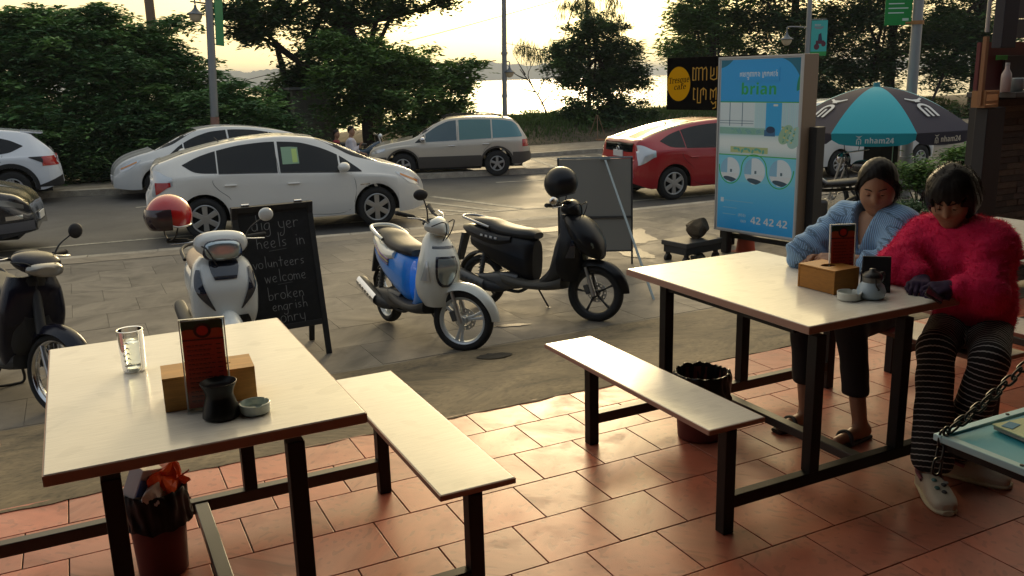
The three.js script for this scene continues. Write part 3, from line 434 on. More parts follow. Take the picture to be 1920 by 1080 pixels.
{ // beige off-roader leaving across the median
  const beige = paint([0.58, 0.52, 0.42], 0.3, 0.2), clad = mat([0.075, 0.065, 0.055], 0.5);
  const tint = mat([0.05, 0.16, 0.15], 0.06, 0, { clearcoat: 1 }), q = mat([0.06, 0.20, 0.22], 0.08, 0, { clearcoat: 1 });
  const k = suv('beige_suv', 'two-tone beige and grey SUV beyond the scooters, facing left', { paint: beige }, [8.55, ROADY, -20.7], yawTo(9.11, -19.9, 7.3, -20.6), { cladding: clad, glass: tint, glass2: mat([0.03, 0.07, 0.08], 0.06, 0, { clearcoat: 1 }), quarter: q, hm: chrome, rails: true, mirror: chrome, trim: chrome });
  k.t.scale.setScalar(0.885); const fl = mat([0.55, 0.50, 0.10], 0.4); part('window_print', k.sidePatch(-1.75, -1.42, x => 1.14 + 0.1 * Math.abs(x + 1.58), x => 1.40 - 0.5 * Math.abs(x + 1.58), 0.008, 1, 8, 4), fl, k.t);
}
{ // white crossover at the left edge: sloping rear
  const c = { paint: paint([0.72, 0.75, 0.78], 0.25), top: [[-2.3, 0.55], [-2.29, 0.78], [-2.22, 0.88], [-2.19, 1.02], [-2.13, 1.12], [-1.9, 1.36], [-1.78, 1.475], [-1.6, 1.535], [-1.1, 1.60], [-0.4, 1.63], [0.1, 1.60], [0.5, 1.46], [1.0, 1.16], [1.25, 1.08], [1.8, 1.0], [2.1, 0.9], [2.25, 0.7], [2.29, 0.45]], wheelR: 0.365, archR: 0.43, halfW: 0.92 };
  const k = suv('white_suv', 'white SUV with red tail lamp driving off at the left edge', c, [-2.55, ROADY, -21.95], Math.PI + 0.03, { archW: 0.09, tailX: -1.92, hi: [[-1.60, 1.235], [-1.35, 1.36], [-1.0, 1.45], [-0.5, 1.50], [0, 1.48], [0.4, 1.36], [0.8, 1.12], [0.95, 1.02]], lo: [[-1.60, 1.22], [-1.3, 1.10], [-0.9, 1.06], [0.95, 1.0]], cut: [-1.60, -0.98, -0.96, -0.2, -0.15, 0.66, 0.69, 0.95], twin: true });
  part('roof_spoiler', plate([[-2.02, 1.475], [-1.6, 1.535], [-1.58, 1.50], [-1.98, 1.455]], 1.16, 0.008), k.c.paint, k.t);
  for (const s of k.sides) part('bumper_trim', k.sidePatch(-2.29, -1.74, x => 0.36, x => poly([[-2.29, 0.58], [-2.1, 0.50], [-1.74, 0.37]], x), 0.012, s, 12, 5), blackTrim, k.t);
  for (const s of k.sides) part('tail_lamp_trim', k.sidePatch(-1.94, -1.68, x => poly([[-1.94, 0.86], [-1.68, 0.985]], x), x => 1.0, 0.009, s, 8, 3), blackTrim, k.t);
}
{ // dark car nose at the left edge
  const k = suv('dark_suv', 'dark navy SUV cut off by the left edge, nose pointing right', { paint: navyPaint, frontRound: 0.75 }, [-2.82, ROADY, -15.4], yawTo(-1, -14.6, 1, -14.35), { lamp: mat([0.16, 0.16, 0.15], 0.12, 0.3) });
  for (const s of k.sides) part('bumper_trim', k.sidePatch(1.80, 2.27, x => 0.36, x => 0.50, 0.012, s, 10, 4), mat([0.09, 0.09, 0.1], 0.4), k.t);
  for (const s of k.sides) part('fog_lamp', k.sidePatch(1.95, 2.15, x => 0.54, x => 0.60, 0.012, s, 6, 3), chrome, k.t);
}
prius('grey_hatchback', 'pale grey car roof showing beyond the red hatchback', paint([0.5, 0.5, 0.47], 0.3), [20.6, ROADY, -18.6], 0.1);
{ // minibus behind the parasol
  const top = [[-2.35, 0.5], [-2.34, 1.0], [-2.28, 1.75], [-2.1, 1.95], [-1.5, 1.99], [0.6, 1.99], [1.2, 1.92], [1.6, 1.62], [1.95, 1.15], [2.2, 1.02], [2.33, 0.8], [2.35, 0.45]], belt = [[-2.35, 0.8], [-2.2, 1.1], [1.4, 1.08], [2.0, 0.95], [2.35, 0.6]];
  const c = { paint: paint([0.66, 0.66, 0.63], 0.35), halfW: 0.85, roofW: 0.70, wheelR: 0.335, archR: 0.40, axles: [-1.45, 1.55], rearRound: 0.2, frontRound: 0.5, sill: [[-2.35, 0.4], [-2, 0.3], [2, 0.28], [2.35, 0.32]], top, belt, wheelGeo: wheelGeo(0.335, 0.2, 0.2, 7, 0.035) };
  const k = makeCar('white_minibus', 'white minibus parked behind the turquoise and black parasol', c, [16.55, ROADY, -14.95], yawTo(0, -0.02, 1, 0));
  const hi = [[-2.2, 1.70], [1.0, 1.72], [1.5, 1.5], [1.8, 1.15]], lo = [[-2.2, 1.18], [1.8, 1.10]];
  glassHouse(k, [{ x0: -2.15, x1: -0.9, lo, hi }, { x0: -0.85, x1: 0.3, lo, hi }, { x0: 0.4, x1: 1.4, lo, hi }]);
  doors(k, [{ x0: 0.38, x1: 1.12, y0: 0.36, hi: [[0.3, 1.1], [1.2, 1.08]], gap: [[0.36, 1.7], [0.36, 0.34], [1.12, 0.34], [1.14, 0.8]], handle: [0.5, 0.98] }]);
  for (const s of [1, -1]) part('windscreen', k.topPatch(1.25, 1.92, 0, s * 0.66, 0.004), carGlass, k.t);
  for (const s of k.sides) { part('tail_lamp', k.sidePatch(-2.33, -2.22, x => 0.85, x => 1.25, 0.008, s, 6, 6), lampRed, k.t); part('head_lamp', k.sidePatch(1.95, 2.28, x => 0.72, x => 0.9, 0.008, s, 8, 4), lampClear, k.t); }
  mirror(k, 1.35, 1.12, blackTrim); k.t.scale.setScalar(0.86);
}
// ---------------------------------------------------------------- scooters (local +x forward, ground at y = 0)
const gloss = (c, r = 0.22) => mat(c, r, 0, { clearcoat: 0.9, clearcoatRoughness: 0.05 });
const seatVinyl = mat([0.018, 0.017, 0.017], 0.5), darkPlastic = mat([0.022, 0.022, 0.023], 0.55), engineMetal = mat([0.10, 0.10, 0.10], 0.45, 0.6), forkSilver = mat([0.55, 0.56, 0.57], 0.28, 0.9), gripRubber = mat([0.02, 0.02, 0.02], 0.8), mirrorGlass = mat([0.75, 0.76, 0.78], 0.03, 1), smokeLens = mat([0.02, 0.025, 0.04], 0.06, 0, { clearcoat: 1 }), headGlass = mat([0.46, 0.54, 0.56], 0.10, 0.6, { clearcoat: 1 }), reflector = mat([0.8, 0.82, 0.82], 0.1, 1);
function bikeWheel(parent, name, x, y, R, w, o = {}) {
  const tyreR = o.tr || 0.032, rimR = R - tyreR * 2 + 0.006;
  const t = part(name, [lathe([...Array(15)].map((_, i) => { const a = lerp(-2.35, 2.35, i / 14); return [R - tyreR + tyreR * Math.cos(a), w / 2 * Math.sin(a) * 1.15]; }), 56).rotateX(Math.PI / 2)], rubber, parent);
  const rim = [lathe([[rimR - 0.006, -w * 0.36], [rimR + 0.012, -w * 0.42], [rimR + 0.010, -w * 0.30], [rimR - 0.012, -w * 0.12], [rimR - 0.012, w * 0.12], [rimR + 0.010, w * 0.30], [rimR + 0.012, w * 0.42], [rimR - 0.006, w * 0.36], [rimR - 0.022, 0.0], [rimR - 0.006, -w * 0.36]], 56).rotateX(Math.PI / 2), cyl([0, 0, -0.04], [0, 0, 0.04], 0.036, 0.036, 20)];
  if (o.wire) for (let i = 0; i < 28; i++) { const a = i / 28 * 2 * Math.PI, b = a + (i % 2 ? 0.5 : -0.5), s = i % 4 < 2 ? 1 : -1; rim.push(cyl([Math.cos(b) * 0.03, Math.sin(b) * 0.03, s * 0.03], [Math.cos(a) * rimR, Math.sin(a) * rimR, 0], 0.0018, 0.0018, 4)); }
  else for (let i = 0; i < (o.spokes || 3); i++) { const a = (o.a0 || 0.5) + i / (o.spokes || 3) * 2 * Math.PI; const wd = o.sw || 0.022; for (const s of o.twin ? [-1, 1] : [0]) rim.push(plate([[0.025, -wd], [rimR * 0.55, -wd * 0.62], [rimR - 0.01, -wd * 0.95], [rimR - 0.01, wd * 0.95], [rimR * 0.55, wd * 0.62], [0.025, wd]], 0.022, 0.005).rotateZ(a + s * 0.13)); }
  const r = part('rim', rim, o.mat || alloy, t);
  if (o.disc) { const ds = new THREE.Shape(); ds.absarc(0, 0, 0.092, 0, Math.PI * 2); const hl = new THREE.Path(); hl.absarc(0, 0, 0.052, 0, Math.PI * 2, true); ds.holes.push(hl); for (let i = 0; i < 12; i++) { const a = i / 12 * 2 * Math.PI, h = new THREE.Path(); h.absarc(Math.cos(a) * 0.074, Math.sin(a) * 0.074, 0.008, 0, Math.PI * 2, true); ds.holes.push(h); } part('brake_disc', [new THREE.ExtrudeGeometry(ds, { depth: 0.004, bevelEnabled: false, curveSegments: 20 }).translate(0, 0, -o.disc * 0.048)], forkSilver, t); }
  if (o.drum) part('brake_drum', [lathe([[0, -0.03], [0.062, -0.03], [0.068, -0.02], [0.068, 0.02], [0.055, 0.034], [0.02, 0.04], [0, 0.04]], 28).rotateX(Math.PI / 2)], engineMetal, t);
  t.position.set(x, y, 0); return t;
}
// convex shell: rows from bottom to top [{y, x, w, d}] : x = front face, w = half width, d = how far the edges sweep back; thickness th
function shell(rows, th = 0.02, nu = 24, nv = 20, ex = 2.2) {
  const at = (t, k) => smoothPoly(rows.map(r => [r.y, r[k] === undefined ? 0 : r[k]]), t), y0 = rows[0].y, y1 = rows[rows.length - 1].y;
  const f = (u, v, off) => { const y = lerp(y0, y1, u), s = v * 2 - 1, w = at(y, 'w'), z = Math.sin(s * Math.PI / 2) * w; return [at(y, 'x') - off - at(y, 'd') * Math.pow(Math.abs(s), ex), y, z]; };
  const rim = grid(nu * 2 + nv * 2, 1, (u, v, i) => { let a, b; const n = nu * 2 + nv * 2; i = i % n; if (i < nv) { a = 0; b = i / nv; } else if (i < nv + nu) { a = (i - nv) / nu; b = 1; } else if (i < 2 * nv + nu) { a = 1; b = 1 - (i - nv - nu) / nv; } else { a = 1 - (i - 2 * nv - nu) / nu; b = 0; } return f(a, b, v * th); });
  return merge([grid(nu, nv, (u, v) => f(u, v, 0)), grid(nu, nv, (u, v) => f(u, 1 - v, th)), rim]);
}
// a patch lying proud of such a shell; lo/hi give the fraction range of s for each height
function shellPatch(rows, ya, yb, lo, hi, off, nu = 14, nv = 10, ex = 2.2) {
  const at = (t, k) => smoothPoly(rows.map(r => [r.y, r[k] === undefined ? 0 : r[k]]), t);
  return grid(nu, nv, (u, v) => { const y = lerp(ya, yb, u), s = lerp(lo(u), hi(u), v), w = at(y, 'w'); return [at(y, 'x') + off - at(y, 'd') * Math.pow(Math.abs(s), ex), y, Math.sin(s * Math.PI / 2) * (w + off * 0.8 * Math.abs(s))]; });
}
const fenderArc = (R, w, a0, a1, depth, n = 30) => grid(n, 12, (u, v) => { const a = lerp(a0, a1, u), s = v * 2 - 1, taper = Math.min(1, 0.45 + 2.2 * Math.min(u, 1 - u)), r = R - depth * Math.pow(Math.abs(s), 2.6); return [Math.cos(a) * r, Math.sin(a) * r, s * w * taper]; });
const mirrorSet = (par, at, tip, s, rx, ry, m) => { const st = part('mirror', [tube([at, [lerp(at[0], tip[0], 0.4) + 0.01, lerp(at[1], tip[1], 0.55), lerp(at[2], tip[2], 0.3)], tip], 0.006, 14, 6)], darkPlastic, par); part('mirror_shell', [ball(tip[0] + 0.01, tip[1] + 0.03, tip[2] + s * 0.03, 0.022, ry, rx, 18)], m || darkPlastic, st); part('mirror_glass', [ball(tip[0] - 0.004, tip[1] + 0.03, tip[2] + s * 0.03, 0.013, ry * 0.85, rx * 0.86, 18)], mirrorGlass, st); return st; };
function helmet(name, label, m, pos, turn, o = {}) {
  const t = thing(name, label, 'helmet', pos, turn), R = 0.135 * (o.big || 1), tl = o.tilt || [0, 0, 0];
  const holder = part('shell', [T(grid(30, 40, (u, v) => { const th = u * (o.full ? 2.42 : 2.05), a = v * 2 * Math.PI, front = Math.max(0, Math.cos(a)); const th2 = th * (1 - (o.full ? 0.0 : 0.26) * Math.pow(front, 1.5)); return [Math.sin(th2) * Math.cos(a) * R * 1.12, Math.cos(th2) * R * 1.06, Math.sin(th2) * Math.sin(a) * R]; }), 0, 0, 0, ...tl)], m, t);
  part('lining', [T(grid(16, 30, (u, v) => { const th = u * 1.98, a = v * 2 * Math.PI, th2 = th * (1 - (o.full ? 0 : 0.26) * Math.pow(Math.max(0, Math.cos(a)), 1.5)); return [Math.sin(th2) * Math.cos(a) * R * 1.02, Math.cos(th2) * R * 0.96, -Math.sin(th2) * Math.sin(a) * R * 0.92]; }), 0, -0.004, 0, ...tl)], darkPlastic, t);
  if (o.visor) part('visor', [T(grid(14, 24, (u, v) => { const th = lerp(1.18, 2.15, u), a = lerp(-1.25, 1.25, v); return [Math.sin(th) * Math.cos(a) * R * 1.19, Math.cos(th) * R * 1.12, Math.sin(th) * Math.sin(a) * R * 1.08]; }), 0, 0, 0, ...tl)], o.visor, t);
  part('rim_trim', [T(tube([...Array(40)].map((_, i) => { const a = i / 40 * 2 * Math.PI, th = (o.full ? 2.42 : 2.05) * (1 - (o.full ? 0 : 0.26) * Math.pow(Math.max(0, Math.cos(a)), 1.5)); return [Math.sin(th) * Math.cos(a) * R * 1.125, Math.cos(th) * R * 1.065, Math.sin(th) * Math.sin(a) * R * 1.01]; }), 0.007, 80, 6, true), 0, 0, 0, ...tl)], o.trim || darkPlastic, t);
  if (o.peak) part('peak', [T(tube([...Array(16)].map((_, i) => { const a = lerp(-1.2, 1.2, i / 15); return [Math.cos(a) * R * 1.13, 0.03 + 0.03 * Math.cos(a), Math.sin(a) * R * 1.03]; }), 0.006, 30, 6), 0, 0, 0, ...tl)], chrome, t);
  part('chin_strap', [tube([[0.0, -0.07, 0.115], [0.01, -0.16, 0.06], [0.02, -0.18, 0.0], [0.01, -0.15, -0.07], [0, -0.07, -0.115]], 0.006, 24, 5)], darkPlastic, t);
  return t;
}
function handlebar(t, x, y, steer, o) { const hw = o.hw || 1, sw = o.sweep || 0, ri = o.rise || 0; // group-less: geometries are turned about the steering head
  const R = g => T(T(g, -x, 0, 0), x, 0, 0, 0, steer, 0);
  part('handlebar', [R(tube([[x - 0.10 - sw, y + 0.035 + ri, -0.32 * hw], [x - 0.06 - sw * 0.6, y + 0.03 + ri * 0.6, -0.20 * hw], [x, y + 0.02, -0.1 * hw], [x, y + 0.02, 0.1 * hw], [x - 0.06 - sw * 0.6, y + 0.03 + ri * 0.6, 0.20 * hw], [x - 0.10 - sw, y + 0.035 + ri, 0.32 * hw]], 0.011, 30, 8))], darkPlastic, t);
  for (const s of [1, -1]) {
    part('grip', [R(cyl([x - 0.065 - sw * 0.62, y + 0.031 + ri * 0.62, s * 0.21 * hw], [x - 0.105 - sw * 1.1, y + 0.036 + ri * 1.05, s * 0.335 * hw], 0.017, 0.018, 12)), R(cyl([x - 0.105 - sw * 1.1, y + 0.036 + ri * 1.05, s * 0.335 * hw], [x - 0.109 - sw * 1.15, y + 0.036 + ri * 1.1, s * 0.35 * hw], 0.02, 0.016, 12))], gripRubber, t);
    part('brake_lever', [R(tube([[x - 0.02, y + 0.03, s * 0.17 * hw], [x - 0.01 - sw * 0.3, y + 0.025 + ri * 0.5, s * 0.22 * hw], [x - 0.05 - sw * 0.8, y + 0.015 + ri * 0.9, s * 0.33 * hw]], 0.006, 14, 6))], chrome, t);
  }
}
function scooterA(name, label, pos, turn, P, group) {   // automatic scooter, lamp in the front apron
  const t = thing(name, label, 'scooter', pos, turn, group), st = P.steer || 0, hx = 0.40;
  const R = g => T(T(g, -hx, 0, 0), hx, 0, 0, 0, st, 0);
  const fw = new THREE.Group();
  const wr = bikeWheel(t, 'front_wheel', 0, 0, 0.26, 0.075, { spokes: P.spokes, a0: P.a0, twin: P.twin, mat: P.rim, disc: 1, sw: P.sw, tr: 0.037 });
  const c = Math.cos(st), s = Math.sin(st), ox = 0.62 - hx; wr.position.set(hx + ox * c, 0.26, -ox * s); wr.rotation.y = st;
  const bw = bikeWheel(t, 'rear_wheel', -0.62, 0.25, 0.25, 0.085, { spokes: P.spokes, twin: P.twin, mat: P.rim, sw: P.sw }); 
  for (const q of [1, -1]) { part('fork_leg', [R(cyl([0.62, 0.26, q * 0.062], [0.535, 0.50, q * 0.062], 0.017, 0.015, 12)), R(cyl([0.625, 0.245, q * 0.062], [0.57, 0.40, q * 0.062], 0.023, 0.021, 12))], forkSilver, t); }
  part('brake_caliper', [R(box(0.05, 0.09, 0.03, 0.555, 0.30, 0.052, 0.01, 0, 0, 0.4))], engineMetal, t);
  const ff = part('front_fender', [R(fenderArc(0.315, 0.072, 0.08, 2.42, 0.055).translate(0.62, 0.26, 0))], P.fender || P.paint, t);
  const apron = [{ y: 0.36, x: 0.47, w: 0.10, d: 0.10 }, { y: 0.46, x: 0.50, w: 0.155, d: 0.16 }, { y: 0.58, x: 0.52, w: 0.178, d: 0.17 }, { y: 0.70, x: 0.545, w: 0.175, d: 0.17 }, { y: 0.80, x: 0.51, w: 0.15, d: 0.14 }, { y: 0.90, x: 0.435, w: 0.11, d: 0.10 }, { y: 0.955, x: 0.37, w: 0.065, d: 0.05 }];
  const ap = part('front_apron', [shell(apron, 0.022)], P.paint, t);
  part('head_lamp', [shellPatch(apron, 0.555, 0.77, u => -0.06 - 0.30 * Math.sin(Math.PI * 0.5 * Math.pow(u, 0.6)) + 0.06 * u * u, u => 0.06 + 0.30 * Math.sin(Math.PI * 0.5 * Math.pow(u, 0.6)) - 0.06 * u * u, 0.012, 14, 14)], P.lampMat || headGlass, ap);
  part('lamp_bulb', [ball(0.525, 0.655, 0, 0.022, 0.045, 0.045, 14)], reflector, ap);
  part('lamp_surround', [shellPatch(apron, 0.535, 0.785, u => -0.10 - 0.32 * Math.sin(Math.PI * 0.5 * Math.pow(u, 0.6)) + 0.05 * u * u, u => 0.10 + 0.32 * Math.sin(Math.PI * 0.5 * Math.pow(u, 0.6)) - 0.05 * u * u, 0.006, 14, 14)], smokeLens, ap);
  for (const q of [1, -1]) part('indicator_lamp', [shellPatch(apron, 0.585, 0.75, u => q * lerp(0.50, 0.66, u), u => q * lerp(0.66, 0.72, u) + q * 0.16 * (1 - u), 0.010, 10, 6)], P.ind || lampClear, ap);
  part('grille_slot', [shellPatch(apron, 0.845, 0.862, u => -0.5, u => 0.5, 0.004, 3, 12)], smokeLens, ap);
  part('badge', [ball(0.47, 0.82, 0, 0.008, 0.014, 0.014, 10)], chrome, ap);
  if (P.nose) { const no = part('nose_cowl', [loft([{ x: 0.36, y: 0.93, w: 0.10, h: 0.05, tilt: -0.6 }, { x: 0.45, y: 0.86, w: 0.155, h: 0.10, tilt: -0.6 }, { x: 0.55, y: 0.76, w: 0.165, h: 0.12, tilt: -0.6 }, { x: 0.64, y: 0.67, w: 0.13, h: 0.09, tilt: -0.6 }, { x: 0.70, y: 0.60, w: 0.05, h: 0.03, tilt: -0.6 }])], P.paint, t); for (const q of [1, -1]) part('lamp_lens', [T(ball(0, 0, 0, 0.10, 0.045, 0.02, 14), 0.60, 0.745, q * 0.128, 0, q * 0.3, -0.75)], P.lampMat, no);
    part('front_trim', [T(box(0.16, 0.02, 0.10, 0, 0, 0, 0.008), 0.535, 0.885, 0, 0, 0, -0.82)], smokeLens, no); }
  // dark underside between apron and wheel, inner leg shield
  part('leg_shield', [loft([{ x: 0.10, y: 0.32, w: 0.10, h: 0.05 }, { x: 0.22, y: 0.40, w: 0.14, h: 0.10 }, { x: 0.30, y: 0.56, w: 0.16, h: 0.22, n: 3 }, { x: 0.385, y: 0.66, w: 0.14, h: 0.26, n: 3 }, { x: 0.42, y: 0.68, w: 0.08, h: 0.2 }])], P.inner || darkPlastic, t);
  part('steering_column', [cyl([0.50, 0.55, 0], [0.34, 1.0, 0], 0.032, 0.028, 12)], darkPlastic, t);
  part('floorboard', [loft([{ x: 0.34, y: 0.34, w: 0.12, h: 0.06, n: 4 }, { x: 0.20, y: 0.30, w: 0.15, h: 0.045, n: 4 }, { x: 0.0, y: 0.285, w: 0.16, h: 0.04, n: 4 }, { x: -0.2, y: 0.30, w: 0.165, h: 0.05, n: 4 }, { x: -0.36, y: 0.33, w: 0.14, h: 0.06, n: 3 }])], P.floor || darkPlastic, t);
  const bodyP = part('under_seat_body', [loft([{ x: 0.01, y: 0.50, w: 0.085, h: 0.19, n: 2.6 }, { x: -0.06, y: 0.52, w: 0.13, h: 0.21, n: 2.8 }, { x: -0.22, y: 0.56, w: 0.152, h: 0.20, n: 2.8 }, { x: -0.42, y: 0.60, w: 0.155, h: 0.165, n: 2.6 }, { x: -0.58, y: 0.635, w: 0.14, h: 0.12, n: 2.4 }, { x: -0.70, y: 0.66, w: 0.11, h: 0.085 }])], P.side || P.paint, t);
  part('tail_panel', [loft([{ x: -0.20, y: 0.69, w: 0.158, h: 0.045, n: 3 }, { x: -0.36, y: 0.675, w: 0.168, h: 0.075, n: 2.8 }, { x: -0.55, y: 0.70, w: 0.152, h: 0.085, n: 2.6 }, { x: -0.74, y: 0.735, w: 0.11, h: 0.06 }, { x: -0.83, y: 0.76, w: 0.065, h: 0.025 }])], P.paint, t);
  for (const q of [1, -1]) if (P.stripe) P.stripe.forEach((m, i) => part('side_stripe', [tube([[-0.28, 0.595 + i * 0.022, q * 0.160], [-0.45, 0.635 + i * 0.022, q * 0.163], [-0.62, 0.70 + i * 0.016, q * 0.133]], 0.0085, 20, 6)], m, bodyP));
  if (P.text) for (const q of [1, -1]) part('side_lettering', [0, 1, 2, 3].map(i => box(0.03, 0.02, 0.006, -0.36 - i * 0.055, 0.695 + 0.006 * i, q * 0.1655, 0.002, 0, 0, -0.1)), forkSilver, bodyP);
  part('seat', [loft([{ x: 0.02, y: 0.735, w: 0.075, h: 0.03, n: 2.6 }, { x: -0.06, y: 0.745, w: 0.115, h: 0.05, n: 2.8 }, { x: -0.20, y: 0.752, w: 0.135, h: 0.052, n: 2.8 }, { x: -0.36, y: 0.768, w: 0.140, h: 0.058, n: 2.8 }, { x: -0.50, y: 0.805, w: 0.125, h: 0.058, n: 2.6 }, { x: -0.66, y: 0.825, w: 0.095, h: 0.04 }, { x: -0.72, y: 0.825, w: 0.05, h: 0.02 }])], P.seat || seatVinyl, t);
  part('grab_rail', [tube([[-0.46, 0.79, 0.135], [-0.64, 0.835, 0.14], [-0.80, 0.865, 0.10], [-0.84, 0.87, 0.0], [-0.80, 0.865, -0.10], [-0.64, 0.835, -0.14], [-0.46, 0.79, -0.135]], P.railR || 0.017, 50, 8)], P.rail || P.paint, t);
  part('tail_lamp', [ball(-0.80, 0.745, 0, 0.03, 0.035, 0.07, 14)], lampRed, t);
  part('rear_mudguard', [fenderArc(0.30, 0.06, 1.2, 3.2, 0.03).translate(-0.62, 0.25, 0), plate([[-0.86, 0.70], [-0.93, 0.42], [-0.905, 0.42], [-0.82, 0.70]], 0.10, 0.004)], darkPlastic, t);
  part('engine', [loft([{ x: -0.14, y: 0.30, w: 0.06, h: 0.07, n: 3, z: 0.06 }, { x: -0.30, y: 0.29, w: 0.075, h: 0.09, n: 3, z: 0.075 }, { x: -0.5, y: 0.265, w: 0.06, h: 0.085, n: 3, z: 0.085 }, { x: -0.66, y: 0.25, w: 0.05, h: 0.075, n: 3, z: 0.085 }, { x: -0.74, y: 0.25, w: 0.02, h: 0.04, z: 0.085 }]), box(0.16, 0.12, 0.12, -0.16, 0.36, -0.02, 0.02)], engineMetal, t);
  part('shock_absorber', [cyl([-0.58, 0.30, 0.10], [-0.52, 0.60, 0.10], 0.022, 0.022, 12), ...[...Array(8)].map((_, i) => new THREE.TorusGeometry(0.027, 0.005, 6, 16).rotateX(Math.PI / 2).translate(-0.575 + i * 0.006, 0.36 + i * 0.03, 0.10))], engineMetal, t);
  const ex = part('exhaust', [loft([{ x: -0.28, y: 0.215, w: 0.025, h: 0.025, z: 0.10 }, { x: -0.42, y: 0.23, w: 0.045, h: 0.05, z: 0.15 }, { x: -0.62, y: 0.275, w: 0.052, h: 0.058, z: 0.165 }, { x: -0.84, y: 0.335, w: 0.05, h: 0.056, z: 0.165 }, { x: -0.90, y: 0.352, w: 0.03, h: 0.034, z: 0.165 }]), tube([[-0.05, 0.26, 0.02], [-0.15, 0.20, 0.06], [-0.30, 0.215, 0.11]], 0.016, 16, 8)], P.exhaust || darkPlastic, t);
  part('heat_shield', [grid(14, 8, (u, v) => { const a = lerp(-0.9, 1.1, v), x = lerp(-0.46, -0.86, u), y = lerp(0.24, 0.34, u); return [x - Math.sin(a) * 0.012, y + Math.sin(a) * 0.060, 0.165 + Math.cos(a) * 0.062]; }), ...[0, 1, 2, 3, 4].map(i => box(0.022, 0.03, 0.006, -0.54 - i * 0.06, 0.262 + i * 0.016, 0.229, 0.002))], P.shield || chrome, ex);
  part('kick_stand', [cyl([-0.10, 0.26, -0.13], [-0.02, 0.02, -0.25], 0.009, 0.009, 8), box(0.05, 0.008, 0.04, -0.02, 0.012, -0.255)], darkPlastic, t);
  // handlebar and its cowl
  part('handlebar_cowl', [R(loft([{ x: 0.46, y: 1.00, w: 0.05, h: 0.04, tilt: 0.2 }, { x: 0.44, y: 1.005, w: 0.085, h: 0.065, tilt: 0.2 }, { x: 0.38, y: 1.015, w: 0.115, h: 0.075 }, { x: 0.31, y: 1.015, w: 0.10, h: 0.05 }, { x: 0.29, y: 1.015, w: 0.07, h: 0.03 }]))], P.cowl || P.paint, t);
  part('instrument_panel', [R(loft([{ x: 0.37, y: 1.065, w: 0.07, h: 0.025 }, { x: 0.32, y: 1.055, w: 0.09, h: 0.03 }, { x: 0.27, y: 1.035, w: 0.06, h: 0.02 }]))], darkPlastic, t);
  handlebar(t, 0.36, 1.02, st, P);
  const m0 = (z, q, h, out) => { const a = V(0.34 - hx, 0, z).applyAxisAngle(V(0, 1, 0), st), b = V(0.30 - hx, 0, z + q * out).applyAxisAngle(V(0, 1, 0), st); return mirrorSet(t, [hx + a.x, 1.05, a.z], [hx + b.x, h, b.z], q, P.mrx || 0.062, P.mry || 0.045, P.mirrorMat); };
  if (P.mirrors !== 'left') m0(P.mlat || 0.17, 1, P.mh || 1.24, P.mout === undefined ? 0.06 : P.mout); if (P.mirrors !== 'right') m0(-(P.mlat || 0.17), -1, P.mh || 1.24, P.mout === undefined ? 0.06 : P.mout);
  for (const q of [1, -1]) part('cable', [R(tube([[0.40, 1.03, q * 0.17], [0.48, 1.06, q * 0.1], [0.48, 0.98, q * 0.05], [0.44, 0.9, q * 0.03]], 0.005, 20, 5))], darkPlastic, t);
  if (P.lean) { t.rotation.order = 'YXZ'; t.rotation.x = P.lean; }
  return t;
}
const facing = (fx, fz) => Math.atan2(-fz, fx);
const bikePlace = (fx, fz, rx, rz) => { const h = facing(fx - rx, fz - rz), cx = (fx + rx) / 2, cz = (fz + rz) / 2; return [[cx, groundY(cx, cz) + 0.003, cz], h]; };
{ // white and blue scooter
  const [p, h] = bikePlace(2.51, -6.27, 2.42, -7.46);
  const pearl = gloss([0.72, 0.73, 0.66]), blue = gloss([0.012, 0.27, 0.90], 0.3);
  scooterA('white_blue_scooter', 'white and blue scooter parked in the middle of the paving', p, h, { paint: pearl, side: blue, inner: blue, steer: 0.70, hw: 0.9, sweep: 0.10, rise: 0.07, mlat: 0.11, mout: 0.0, spokes: 3, twin: true, sw: 0.016, rim: mat([0.62, 0.66, 0.68], 0.3, 0.5), a0: 0.35, stripe: [gloss([0.05, 0.03, 0.22]), gloss([0.35, 0.25, 0.08]), gloss([0.16, 0.03, 0.2])], rail: pearl, mirrors: 'right', lean: -0.07 });
}
{ // black scooter
  const [p, h] = bikePlace(4.00, -6.43, 3.40, -7.58);
  const blk = mat([0.007, 0.007, 0.009], 0.3, 0, { specularIntensity: 0.6 });
  scooterA('black_scooter', 'black scooter with a helmet on its mirror in front of the grey board', p, h, { paint: blk, nose: true, steer: 0.22, spokes: 5, sw: 0.013, rim: mat([0.03, 0.03, 0.032], 0.4, 0.3), floor: mat([0.06, 0.055, 0.045], 0.6), text: true, ind: smokeLens, mh: 1.06, mout: 0.07, rail: mat([0.4, 0.41, 0.42], 0.3, 0.7), railR: 0.012, shield: engineMetal, lampMat: mat([0.10, 0.12, 0.10], 0.1, 0, { clearcoat: 1 }), mirrors: 'right', mirrorMat: chrome, lean: -0.07 });
}
